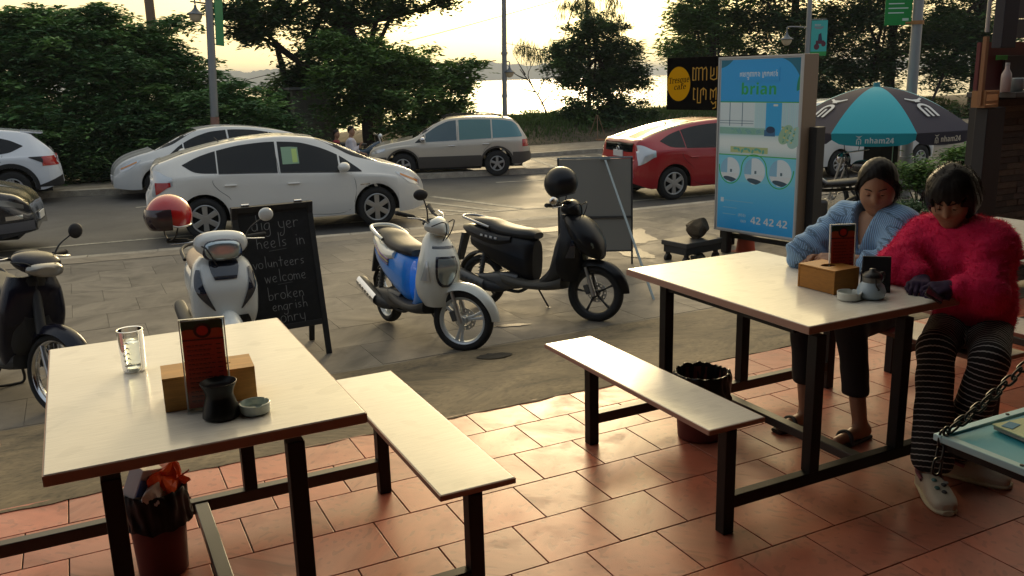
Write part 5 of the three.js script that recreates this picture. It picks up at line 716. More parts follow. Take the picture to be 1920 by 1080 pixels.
{ // grey easel board seen from the back, aluminium prop
  const A = V(4.98, groundY(5, -8.8), -8.88), B = V(5.80, groundY(5.5, -8.5), -8.42), h = facing(B.x - A.x, B.z - A.z);
  const t = thing('easel_board', 'grey easel board seen from the back with a metal prop', 'sign board', [(A.x + B.x) / 2, (A.y + B.y) / 2, (A.z + B.z) / 2], h), w = 0.86, lean = -0.10;
  const bend = g => T(g, 0, 0, 0.0, lean, 0, 0), alu = mat([0.20, 0.25, 0.27], 0.6, 0.3);
  part('panel', [bend(box(w, 1.08, 0.012, 0, 0.70, 0))], mat([0.22, 0.21, 0.18], 0.75), t);
  for (const q of [1, -1]) part('frame_stile', [bend(box(0.022, 1.25, 0.022, q * w / 2, 0.625, 0, 0.003))], mat([0.07, 0.07, 0.07], 0.4, 0.7), t);
  part('frame_rail', [bend(box(w + 0.02, 0.02, 0.024, 0, 1.255, 0, 0.003))], alu, t); part('frame_rail', [bend(box(w, 0.028, 0.02, 0, 0.56, 0.014, 0.003))], mat([0.045, 0.044, 0.04], 0.5), t); part('frame_rail', [bend(box(w, 0.02, 0.024, 0, 0.16, 0, 0.003))], mat([0.05, 0.05, 0.05], 0.5), t);
  part('prop', [bar([0.12, 1.22, -0.08], [0.49, 0.012, 1.80], 0.022, 0.014)], alu, t); part('prop_bracket', [box(0.12, 0.014, 0.03, 0.12, 1.235, -0.105)], alu, t);
}
// ---------------------------------------------------------------- light box sign, cafe sign, posts
const brianTex = canvas(640, 1280, (c, w, h) => {
  const G = (x0, y0, x1, y1, st) => { const g = c.createLinearGradient(x0, y0, x1, y1); st.forEach(([o, k]) => g.addColorStop(o, k)); return g; };
  c.fillStyle = '#b9bcbb'; c.fillRect(0, 0, w, h); c.fillStyle = '#2fa6e6'; c.fillRect(14, 14, w - 28, h - 28);
  c.fillStyle = '#0f6f86'; c.beginPath(); c.moveTo(14, 14); c.lineTo(110, 14); c.quadraticCurveTo(70, 60, 14, 70); c.fill(); c.beginPath(); c.moveTo(w - 14, 14); c.lineTo(w - 150, 14); c.quadraticCurveTo(w - 60, 40, w - 14, 150); c.fill(); c.fillStyle = '#1a8f66'; c.beginPath(); c.moveTo(w - 14, 120); c.quadraticCurveTo(w - 40, 180, w - 34, 240); c.lineTo(w - 14, 230); c.fill();
  const room = (x, y, ww, hh) => { c.save(); c.beginPath(); c.rect(x, y, ww, hh); c.clip(); c.fillStyle = '#d4ecea'; c.fillRect(x, y, ww, hh); c.restore(); };
  room(14, 318, w - 28, 390); c.fillStyle = '#2fa347'; c.fillRect(14, 312, w - 28, 7);
  c.fillStyle = '#dfeceb'; c.fillRect(14, 320, 280, 170); c.fillStyle = '#c6e4e6'; c.fillRect(300, 320, 80, 190); c.fillStyle = '#38aee6'; c.fillRect(384, 320, 120, 230); c.fillStyle = '#bfe0e2'; c.fillRect(504, 320, 122, 220);
  c.strokeStyle = '#315e78'; c.lineWidth = 5; for (const x of [96, 198]) { c.beginPath(); c.moveTo(x, 320); c.lineTo(x, 490); c.stroke(); } c.lineWidth = 3; for (const y of [452, 470]) { c.beginPath(); c.moveTo(14, y); c.lineTo(290, y); c.stroke(); }
  c.fillStyle = '#8fbfae'; c.fillRect(14, 500, 370, 50); c.fillStyle = '#ecf6f0'; c.beginPath(); c.moveTo(14, 560); c.lineTo(400, 548); c.lineTo(w - 14, 570); c.lineTo(w - 14, 708); c.lineTo(14, 708); c.fill();
  for (let i = 0; i < 46; i++) { c.fillStyle = `rgba(${150 + i % 5 * 18},${200 + i % 3 * 14},${205 + i % 4 * 10},.35)`; c.fillRect(300 + i * 1.8, 320, 1.2 + i % 3, 190); c.fillRect(506 + i * 2.6, 320, 1 + i % 4, 220); }
  { const g = G(0, 548, 0, 708, [[0, 'rgba(160,205,205,.55)'], [0.4, 'rgba(255,255,255,.0)'], [1, 'rgba(140,190,190,.6)']]); c.fillStyle = g; c.fillRect(14, 548, w - 28, 160); }
  for (let i = 0; i < 30; i++) { c.fillStyle = i % 2 ? 'rgba(120,185,150,.5)' : 'rgba(90,150,190,.35)'; c.beginPath(); c.ellipse(120 + (i * 37) % 230, 512 + (i * 13) % 30, 12, 5, i, 0, 7); c.fill(); }
  c.fillStyle = '#3b6f96'; c.fillRect(376, 512, 84, 44); c.fillStyle = '#26405e'; c.beginPath(); c.ellipse(424, 510, 34, 24, 0, 0, 7); c.fill(); c.fillStyle = '#9fc3a0'; c.beginPath(); c.ellipse(540, 540, 46, 74, 0.5, 0, 7); c.fill(); c.fillStyle = '#a8cfc2'; c.beginPath(); c.ellipse(606, 560, 50, 80, 0.4, 0, 7); c.fill(); c.fillStyle = '#dfe4d8'; c.fillRect(440, 330, 34, 14); for (let i = 0; i < 26; i++) { c.fillStyle = ['#5f9f84', '#d8cf7a', '#7fb7a8'][i % 3]; c.beginPath(); c.ellipse(515 + (i * 23) % 95, 488 + (i * 31) % 110, 9, 5, i * 1.3, 0, 7); c.fill(); }
  c.fillStyle = '#bcc98a'; c.fillRect(110, 640, 300, 44); c.fillStyle = '#63b3a0'; for (let i = 0; i < 9; i++) { c.beginPath(); c.ellipse(150 + i * 28, 655 + (i % 3) * 8, 16, 9, i, 0, 7); c.fill(); }
  c.fillStyle = '#7fd4ea'; c.fillRect(14, 706, w - 28, h - 720); c.fillStyle = G(0, 900, 0, h, [[0, '#74d0ee'], [1, '#2a9fe4']]); c.fillRect(14, 900, w - 28, h - 914);
  c.fillStyle = '#3cb04a'; c.fillRect(14, 700, w - 28, 7);
  const disc = (x, y, r) => { c.save(); c.beginPath(); c.ellipse(x, y, r, r * 1.15, 0, 0, 7); c.clip(); c.fillStyle = '#e2eef0'; c.fillRect(x - r, y - r * 1.2, 2 * r, r * 2.4); c.fillStyle = '#8fc2dc'; c.fillRect(x - r, y - r * 1.2, r * 0.7, r * 2.4); c.fillStyle = '#e2e8e8'; c.fillRect(x - r, y + r * 0.3, 2 * r, r * 0.5); c.fillStyle = '#3d5666'; c.beginPath(); c.ellipse(x + r * 0.1, y + r * 0.9, r * 0.8, r * 0.22, 0.2, 0, 7); c.fill(); c.fillStyle = '#54707c'; c.fillRect(x, y - 4, 16, 22); c.restore(); };
  disc(112, 815, 80); disc(312, 815, 84); disc(512, 815, 84);
  c.strokeStyle = '#2fb04a'; c.lineWidth = 7; c.beginPath(); c.moveTo(20, 780); c.bezierCurveTo(20, 960, 200, 960, 206, 800); c.bezierCurveTo(212, 660, 400, 660, 406, 800); c.bezierCurveTo(420, 980, 600, 960, 612, 790); c.stroke();
  c.textAlign = 'center'; c.fillStyle = '#22a85a'; c.font = 'bold 112px sans-serif'; c.fillText('brian', w / 2, 262);
  c.fillStyle = '#d8dde0'; c.font = 'bold 76px sans-serif'; c.fillText('42 42 42', 440, 1205); c.font = '28px sans-serif'; c.textAlign = 'left'; c.fillText('(855)', 190, 1160); c.fillText('069', 212, 1205); c.font = '22px sans-serif'; c.fillStyle = '#7fc0e2'; c.fillRect(60, 1046, 250, 6); c.fillRect(60, 1100, 120, 6); c.fillRect(60, 1150, 110, 6);
  c.fillStyle = '#cfe2ea'; c.fillRect(40, 1030, 26, 34);
});
// Khmer lettering is drawn as strokes: arch, bowl, stem, sub-foot
function khmer(c, x, y, k, col, lw, kinds) {
  c.strokeStyle = col; c.lineWidth = lw; c.lineCap = 'round'; c.lineJoin = 'round';
  const P = { ka: [[0, 20, 0, 4, 6, 0, 12, 4, 12, 20], [0, 4, -3, 2], [6, 0, 6, 10]], pho: [[0, 20, 0, 2, 2, 0, 6, 2], [6, 20, 6, 2, 12, 0, 14, 4, 14, 20], [14, 4, 20, 0, 22, 4, 22, 20]], cho: [[0, 0, 0, 18, 6, 20, 12, 18, 12, 0], [6, 2, 6, 12, 2, 14]], no: [[0, 2, 6, 0, 8, 6, 2, 12, 8, 20], [8, 6, 12, 4, 12, 20]], ii: [[0, -4, 6, -9, 12, -4, 0, -4], [9, -9, 12, -12]], tro: [[-5, 0, -5, 26, 2, 26, 2, 20], [2, 20, 2, 4, 8, 0, 14, 4, 14, 20], [8, 0, 8, 12]], so: [[0, 20, 0, 2, 6, 6, 12, 0, 12, 20], [6, 6, 6, 16]], koo: [[0, 24, 4, 28, 10, 24, 10, 34, 4, 36]], e: [[0, 0, 0, 20, 3, 20], [0, 0, 3, 2]], dot: [[0, -6, 3, -8]] };
  for (const [n, dx] of kinds) for (const st of P[n]) { c.beginPath(); for (let i = 0; i < st.length; i += 2) { const X = x + (dx + st[i]) * k, Y = y + st[i + 1] * k; i ? c.lineTo(X, Y) : c.moveTo(X, Y); } c.stroke(); }
}
const brianK = canvas(512, 128, (c, w, h) => { c.fillStyle = '#2fa6e6'; c.fillRect(0, 0, w, h); khmer(c, 14, 40, 2.1, '#dde4e6', 7, [['so', 0], ['cho', 20], ['ka', 42], ['pho', 60], ['koo', 44], ['ka', 90], ['no', 108], ['tro', 142], ['ka', 164], ['so', 184], ['e', 204], ['no', 212], ['dot', 218]]); });
const cafeTex = canvas(768, 512, (c, w, h) => {
  c.fillStyle = '#0a0808'; c.fillRect(0, 0, w, h);
  c.fillStyle = '#d69a08'; c.beginPath(); c.ellipse(154, 256, 150, 174, 0, 0, 7); c.fill();
  c.fillStyle = '#2a1c04'; c.font = 'italic bold 84px serif'; c.textAlign = 'center'; c.save(); c.translate(154, 246); c.rotate(-0.06); c.fillText('Tresque', 0, 0, 270); c.font = 'italic bold 76px serif'; c.fillText('cafe', 10, 66); c.restore();
  khmer(c, 336, 96, 6.2, '#c79a44', 11, [['e', 0], ['pho', 6], ['cho', 36], ['no', 54], ['ii', 54]]);
  khmer(c, 372, 300, 5.6, '#c79a44', 11, [['e', -4], ['tro', 10], ['so', 34], ['koo', 36], ['no', 54]]);
});
{
  // posts carry both signs: one thing each side
  const L = V(6.95, 0, -8.38), R = V(7.15, 0, -7.25), dir = R.clone().sub(L).setY(0), wid = dir.length(), h = facing(dir.x, dir.z);
  const t = thing('lightbox_sign', 'tall blue light box sign with a bedroom picture between two dark posts', 'sign', [(L.x + R.x) / 2, -0.47, (L.z + R.z) / 2], h), wd = 1.14, ht = 2.02, yc = 1.32, dp = 0.26;
  part('case', [box(wd + 0.03, ht + 0.03, dp, 0, yc, -dp / 2 - 0.004, 0.008)], mat([0.24, 0.17, 0.11], 0.6), t);
  part('face', [box(wd, ht, 0.006, 0, yc, 0.0)], mat([1, 1, 1], 0.35, 0, { map: brianTex }), t);
  part('face_frame', [box(wd + 0.03, 0.02, 0.016, 0, yc + ht / 2 + 0.004, 0.004), box(wd + 0.03, 0.02, 0.016, 0, yc - ht / 2 - 0.004, 0.004), box(0.02, ht - 0.014, 0.016, wd / 2 + 0.005, yc, 0.004), box(0.02, ht - 0.014, 0.016, -wd / 2 - 0.005, yc, 0.004)], mat([0.45, 0.45, 0.44], 0.4, 0.6), t);
  part('lettering', [box(0.56, 0.14, 0.003, 0.0, yc + ht * 0.405, 0.0055)], mat([1, 1, 1], 0.4, 0, { map: brianK }), t);
  const pm = mat([0.012, 0.011, 0.011], 0.5);
  part('foot', [box(0.09, 0.34, 0.10, -wd / 2 + 0.06, 0.17, -0.14, 0.006)], pm, t); part('post', [box(0.10, 1.56, 0.16, wd / 2 + 0.07, 0.78, -0.22, 0.006)], pm, t);
  part('cross_rail', [box(wd + 0.1, 0.06, 0.06, 0, 0.2, -0.25)], pm, t);
  // cafe sign behind, to the left
  const d = thing('cafe_sign', 'black cafe sign with a yellow oval and gold lettering', 'sign', [7.115, -0.47, -9.639], facing(0.2, 0.98)), CY = 2.04, sg = mat([0.008, 0.006, 0.006], 0.9, 0, { specularIntensity: 0.15 });
  part('sign_panel', [box(1.5, 0.66, 0.07, 0.75, CY, -0.0375, 0.004)], sg, d); part('sign_face', [box(0.99, 0.64, 0.003, 0.505, CY, 0.0)], mat([0.95, 0.95, 0.95], 0.85, 0, { map: cafeTex, specularIntensity: 0.15 }), d);
  part('post', [box(0.15, CY - 0.2, 0.12, 0.96, (CY - 0.2) / 2, -0.135, 0.006)], sg, d);
}
// ---------------------------------------------------------------- parasol
{
  const t = thing('parasol', 'turquoise and black parasol over a green stall', 'parasol', [11.25, -0.5, -9.85], 0), R = 1.48, Y0 = 1.30, YT = 1.93, N = 8;
  const turq = mat([0.012, 0.36, 0.44], 0.75, 0, { transmission: 0.12, thickness: 0 }), blk = mat([0.028, 0.024, 0.040], 0.85), gold = mat([0.50, 0.44, 0.34], 0.7), wht = mat([0.6, 0.6, 0.58], 0.7);
  const a0 = Math.atan2(9.85, -11.25); // towards the camera
  const at = (th, q) => { const k = Math.cos(Math.PI / N) / Math.cos(((th % (2 * Math.PI / N)) + 2 * Math.PI / N) % (2 * Math.PI / N) - Math.PI / N); const r = R * q * lerp(1, k, q); return [Math.cos(th + a0 - Math.PI / N) * r, Y0 + (YT - Y0) * (1 - Math.pow(q, 1.75)), Math.sin(th + a0 - Math.PI / N) * r]; };
  for (let i = 0; i < N; i++) {
    const ang = i * 2 * Math.PI / N, m = i % 2 ? blk : turq;
    const p = part('canopy_panel', [grid(14, 10, (u, v) => { const q = lerp(0.02, 1, u), a = at(ang + v * 0.7853, q); a[1] -= 0.02 * Math.sin(v * Math.PI) * q; return a; })], m, t);
    part('valance', [grid(4, 12, (u, v) => { const a = at(ang + v * 0.7853, 1), dr = 0.19 * u * (0.82 + 0.18 * Math.sin(Math.PI * clamp(v * 1.0))), cut = u * 0.06 * (v < 0.1 ? 1 - v / 0.1 : v > 0.9 ? (v - 0.9) / 0.1 : 0); return [a[0] * (1 - 0.02 * u), a[1] - dr + cut, a[2] * (1 - 0.02 * u)]; })], m, p);
  }
  for (let i = 0; i < N; i++) { const pts = []; for (let q = 0; q <= 10; q++) { const a = at(i * 0.7853982 + 1e-4, q / 10 * 0.99 + 0.01); pts.push([a[0], a[1] - 0.012, a[2]]); } part('rib', [tube(pts, 0.008, 14, 5)], mat([0.3, 0.3, 0.3], 0.4, 0.7), t); }
  part('pole', [cyl([0, 0, 0], [0, YT + 0.02, 0], 0.022, 0.022, 12)], mat([0.5, 0.5, 0.5], 0.4, 0.6), t); part('finial', [cyl([0, YT - 0.01, 0], [0, YT + 0.06, 0], 0.06, 0.045, 14)], mat([0.02, 0.20, 0.24], 0.6), t);
  // printed marks: figure over the black panel, and name on the valances
  const font = await new FontLoader().loadAsync('fonts/droid/droid_sans_bold.typeface.json');
  const wrapMark = (g, cang, q0, off, m, name, par, onVal) => { g = clean(g); const p = g.attributes.position; for (let i = 0; i < p.count; i++) { const x = p.getX(i), y = p.getY(i), z = p.getZ(i); if (onVal) { const a = at(cang - x / R, 1), s = (off + z + R) / Math.hypot(a[0], a[2]) * Math.hypot(a[0], a[2]) / R; p.setXYZ(i, a[0] * (1 + (off + z) / R), a[1] - 0.105 + y, a[2] * (1 + (off + z) / R)); } else { const q = q0 - y / 1.6, a = at(cang - x / (R * Math.max(0.2, q)), q); p.setXYZ(i, a[0] * (1 + (off + z) / 2.4), a[1] + (off + z) * 0.9, a[2] * (1 + (off + z) / 2.4)); } } g.computeVertexNormals(); return part(name, [g], m, par); };
  const flat = (pts, holes = []) => { const s = new THREE.Shape(pts.map(p => new THREE.Vector2(...p))); return new THREE.ExtrudeGeometry(s, { depth: 0.003, bevelEnabled: false, curveSegments: 6 }); };
  const arch = (r0, r1, yb, n = 14) => { const o = []; for (let i = 0; i <= n; i++) { const a = Math.PI * i / n; o.push([Math.cos(a) * r1, Math.sin(a) * r1]); } o.push([-r1, yb], [-r0, yb]); for (let i = n; i >= 0; i--) { const a = Math.PI * i / n; o.push([Math.cos(a) * r0, Math.sin(a) * r0]); } o.push([r0, yb], [r1, yb]); return o; };
  for (const i of [7, 1]) { const ca = i * 0.7853982 + 0.3927; for (const g of [flat(arch(0.075, 0.125, -0.20)), flat([[-0.02, 0.0], [0.02, 0.0], [0.02, -0.20], [-0.02, -0.20]]), flat([[-0.17, 0.27], [-0.04, 0.19], [-0.06, 0.17], [0.06, 0.17], [0.04, 0.19], [0.17, 0.27], [0.15, 0.30], [0.05, 0.25], [-0.05, 0.25], [-0.15, 0.30]])]) wrapMark(g, ca, 0.68, 0.012, wht, 'printed_mark', t, false); }
  for (const i of [0, 1, 7]) {
    const ca = i * 0.7853982 + 0.3927, m = i % 2 ? gold : mat([0.55, 0.66, 0.64], 0.7);
    const tg = new TextGeometry('nham24', { font, size: 0.078, depth: 0.003, curveSegments: 3 }); tg.translate(-0.12, -0.035, 0); wrapMark(tg, ca, 0, 0.004, m, 'lettering', t, true);
    for (const g of [flat(arch(0.022, 0.036, -0.05)), flat([[-0.006, 0], [0.006, 0], [0.006, -0.055], [-0.006, -0.055]]), flat([[-0.05, 0.075], [-0.012, 0.045], [0.012, 0.045], [0.05, 0.075], [0.012, 0.062], [-0.012, 0.062]])]) wrapMark(g.translate(-0.20, 0, 0), ca, 0, 0.004, m, 'printed_mark', t, true);
  }
}
{ // green stall post and black box under the parasol
  const t = thing('stall_cabinet', 'green and black stall cabinet under the parasol', 'cabinet', [11.5, -0.5, -9.75], 0.65);
  part('cabinet_post', [box(0.24, 1.5, 0.16, -0.35, 0.75, 0, 0.01)], mat([0.02, 0.30, 0.16], 0.5), t); part('side_frame', [box(0.06, 1.5, 0.16, -0.52, 0.75, 0, 0.006)], blackTrim, t); part('cabinet_body', [box(0.55, 0.9, 0.5, 0.08, 0.62, -0.1, 0.012)], mat([0.03, 0.03, 0.032], 0.5), t); part('cabinet_hood', [box(0.36, 0.5, 0.3, 0.02, 1.30, -0.05, 0.012)], mat([0.012, 0.012, 0.012], 0.5), t);
}
// ---------------------------------------------------------------- small things on the pavement at the sign
{
  const t = thing('low_trolley', 'low black platform beside the light box sign with a stone on it', 'platform', [6.52, -0.50, -8.28], 0.15);
  part('deck', [box(0.62, 0.06, 0.42, 0, 0.24, 0, 0.012)], mat([0.05, 0.047, 0.043], 0.6), t); part('apron_rail', [box(0.60, 0.09, 0.03, 0, 0.17, 0.18, 0.006)], blackTrim, t); part('apron_rail', [box(0.03, 0.09, 0.36, -0.28, 0.17, 0, 0.006)], blackTrim, t);
  for (const [x, z] of [[-0.25, 0.15], [0.25, 0.15], [-0.25, -0.15], [0.25, -0.15]]) part('caster', [cyl([x, 0.05, z - 0.02], [x, 0.05, z + 0.02], 0.05, 0.05, 14), box(0.03, 0.09, 0.05, x, 0.09, z)], blackTrim, t);
  const rk = thing('stone', 'rough brown stone lying on the low black platform', 'stone', [6.60, -0.23, -8.28], 0.6); part('stone_body', [crumple(new THREE.IcosahedronGeometry(0.135, 5).scale(1, 0.95, 0.8), 0.07, 8, 2).translate(0, 0.10, 0)], mat([0.30, 0.24, 0.17], 0.95, 0, { map: stoneTex }), rk);
  const rk2 = thing('potted_weed', 'small dark clump of weed under the low black platform', 'plant', [6.42, -0.50, -8.02], 0); part('leaves', [crumple(new THREE.IcosahedronGeometry(0.09, 4).scale(1.3, 0.7, 1), 0.09, 16, 5).translate(0, 0.05, 0)], mat([0.05, 0.045, 0.03], 0.95), rk2);
  const c = thing('bollard_cone', 'orange plastic cone standing beneath the light box sign', 'cone', [7.33, -0.50, -8.25], 0); part('cone_body', [lathe([[0.13, 0.03], [0.115, 0.05], [0.075, 0.42], [0.07, 0.44], [0, 0.44]], 28)], mat([0.42, 0.05, 0.012], 0.55), c); part('cone_base', [box(0.3, 0.03, 0.3, 0, 0.015, 0, 0.01)], mat([0.25, 0.03, 0.01], 0.6), c);
  for (const [k, x, z, h, lab] of [['parked_motorbike', 8.55, -8.35, 2.6, 'black motorbike lying in shade behind the light box sign'], ['parked_motorbike', 10.4, -9.1, 1.75, 'dark motorbike parked below the parasol behind the woman in blue']]) {
    const t2 = thing(k, lab, 'motorbike', [x, -0.5, z], h), R0 = 0.29; for (const s of [-1, 1]) bikeWheel(t2, 'wheel', s * 0.62, R0, R0, 0.07, { wire: true, mat: alloy });
    part('fuel_tank', [loft([{ x: 0.30, y: 0.78, w: 0.06, h: 0.05 }, { x: 0.2, y: 0.80, w: 0.12, h: 0.09 }, { x: 0, y: 0.80, w: 0.13, h: 0.09 }, { x: -0.14, y: 0.76, w: 0.08, h: 0.05 }])], gloss([0.015, 0.015, 0.02]), t2);
    part('seat', [loft([{ x: -0.08, y: 0.76, w: 0.09, h: 0.04 }, { x: -0.3, y: 0.77, w: 0.13, h: 0.05 }, { x: -0.6, y: 0.80, w: 0.11, h: 0.045 }, { x: -0.72, y: 0.82, w: 0.05, h: 0.02 }])], seatVinyl, t2);
    part('engine', [box(0.34, 0.26, 0.24, 0.02, 0.44, 0, 0.05), cyl([0.1, 0.5, 0], [0.2, 0.66, 0], 0.09, 0.09, 14)], engineMetal, t2);
    part('frame', [tube([[0.42, 0.85, 0], [0.2, 0.72, 0], [-0.1, 0.68, 0], [-0.62, 0.70, 0]], 0.022, 24, 8), tube([[0.42, 0.8, 0], [0.26, 0.4, 0], [0, 0.3, 0], [-0.3, 0.32, 0], [-0.62, 0.30, 0]], 0.02, 24, 8)], darkPlastic, t2);
    for (const q of [1, -1]) part('fork_leg', [cyl([0.62, R0, q * 0.08], [0.42, 0.92, q * 0.08], 0.018, 0.018, 10)], forkSilver, t2);
    part('exhaust', [tube([[0.2, 0.42, 0.12], [0.1, 0.26, 0.15], [-0.3, 0.26, 0.17], [-0.8, 0.36, 0.18]], 0.04, 24, 10)], chrome, t2); part('handlebar', [tube([[0.26, 1.02, -0.34], [0.36, 1.0, -0.1], [0.36, 1.0, 0.1], [0.26, 1.02, 0.34]], 0.012, 20, 8)], chrome, t2); part('head_lamp', [ball(0.50, 0.90, 0, 0.06, 0.08, 0.08)], chrome, t2); part('rear_mudguard', [fenderArc(0.34, 0.07, 0.6, 2.9, 0.03).translate(-0.62, R0, 0)], darkPlastic, t2);
    for (const q of [1, -1]) mirrorSet(t2, [0.33, 1.02, q * 0.18], [0.30, 1.17, q * 0.26], q, 0.05, 0.035);
  }
}
// ---------------------------------------------------------------- cafe: stone wing wall at the right, roof and walls round the terrace (behind and beside the camera)
{
  const wall = thing('stone_wall', 'dark stone slat wall with black column and serving ledge at right edge', 'wall', [0, 0, 0]), blk = mat([0.014, 0.012, 0.014], 0.6), r = rng(21);
  part('wall_core', [box(3.6, 1.46, 0.20, 7.98, 0.73, -4.42)], mat([0.05, 0.045, 0.04], 0.9), wall);
  part('column', [box(0.20, 2.0, 0.10, 6.06, 0.40, -4.26, 0.006)], blk, wall);
  const sm = [[0.30, 0.26, 0.22], [0.22, 0.19, 0.17], [0.40, 0.33, 0.26], [0.18, 0.165, 0.15], [0.32, 0.29, 0.26]].map(c => mat(c, 0.85, 0, { map: stoneTex, bumpMap: stoneTex, bumpScale: 0.006 }));
  for (let j = 0; j < 30; j++) { let x = 6.18; const y = 0.012 + j * 0.048; while (x < 9.4) { const L = 0.12 + r() * 0.26; part('stone_slat', [T(new THREE.BoxGeometry(L - 0.004, 0.044, 0.04 + r() * 0.02), x + L / 2, y + 0.022, -4.318)], sm[Math.floor(r() * 5)], wall); x += L; if (x > 8.0) break; } }
  part('ledge', [box(3.4, 0.04, 0.40, 7.88, 1.485, -4.36, 0.005)], mat([0.06, 0.055, 0.05], 0.6), wall);
  part('upper_column', [box(0.16, 1.6, 0.08, 6.13, 2.62, -4.26, 0.005)], mat([0.016, 0.014, 0.022], 0.6), wall);
  for (let j = 0; j < 8; j++) part('cladding_board', [box(2.6, 0.135, 0.03, 7.49, 1.96 + j * 0.14, -4.34, 0.004)], mat([0.075, 0.07, 0.066], 0.75), wall);
  part('serving_panel', [box(2.6, 0.36, 0.03, 7.49, 1.69, -4.50)], mat([0.11, 0.008, 0.010], 0.5), wall);
  part('panel_recess', [box(0.32, 0.22, 0.02, 6.62, 1.66, -4.47, 0.003)], mat([0.03, 0.012, 0.012], 0.6), wall); part('panel_mark', [box(0.13, 0.035, 0.01, 6.40, 1.755, -4.452, 0.003)], mat([0.05, 0.30, 0.03], 0.6), wall);
  part('rain_pipe', [cyl([5.905, 1.93, -4.24], [5.905, 3.2, -4.24], 0.014, 0.014, 10)], mat([0.35, 0.33, 0.31], 0.5), wall); part('wood_post', [box(0.03, 0.48, 0.03, 5.905, 1.66, -4.24)], mat([0.26, 0.12, 0.05], 0.7), wall);
  const cd = thing('wooden_caddy', 'small wooden caddy on top of the black column', 'caddy', [5.985, 1.402, -4.26]); const wm = mat([0.30, 0.14, 0.05], 0.6);
  part('base', [box(0.15, 0.02, 0.11, 0, 0.011, 0)], wm, cd); for (const s of [-1, 1]) part('end_board', [box(0.012, 0.10, 0.11, s * 0.069, 0.071, 0)], wm, cd); for (const y of [0.04, 0.105]) part('slat', [box(0.126, 0.02, 0.008, 0, y, 0.05)], wm, cd);
  const bt = thing('plastic_bottle', 'pale pink bottle standing on the wall ledge', 'bottle', [6.17, 1.506, -4.24]); part('bottle_body', [lathe([[0, 0.001], [0.035, 0.001], [0.036, 0.1], [0.034, 0.13], [0.016, 0.165], [0.014, 0.19], [0, 0.19]], 24)], mat([0.40, 0.32, 0.30], 0.4), bt); part('cap', [cyl([0, 0.19, 0], [0, 0.21, 0], 0.016, 0.015, 14)], mat([0.4, 0.4, 0.4], 0.5), bt);
  const jr = thing('glass_jar', 'grey jar standing beside the bottle on the wall ledge', 'jar', [6.30, 1.506, -4.24]); part('jar_body', [lathe([[0, 0.001], [0.045, 0.001], [0.046, 0.09], [0.04, 0.1], [0, 0.1]], 24)], mat([0.22, 0.24, 0.24], 0.3), jr);
}
{
  const b = new THREE.Group(); b.name = 'cafe_building'; scene.add(b); b.userData.kind = 'structure'; const m = mat([0.04, 0.035, 0.03], 0.9), c = mat([0.05, 0.045, 0.04], 0.9);
  part('ceiling', [box(21, 0.2, 10.6, 3.0, 3.25, 2.5)], c, b); part('back_wall', [box(21, 3.15, 0.2, 3.0, 1.575, 7.9)], m, b); part('side_wall', [box(0.2, 3.15, 9.0, 13.4, 1.575, 3.3)], m, b); part('side_wall', [box(0.2, 3.15, 8.0, -7.4, 1.575, 3.8)], m, b); part('inner_wall', [box(0.2, 3.15, 6.0, 6.9, 1.575, 1.4)], m, b);
}
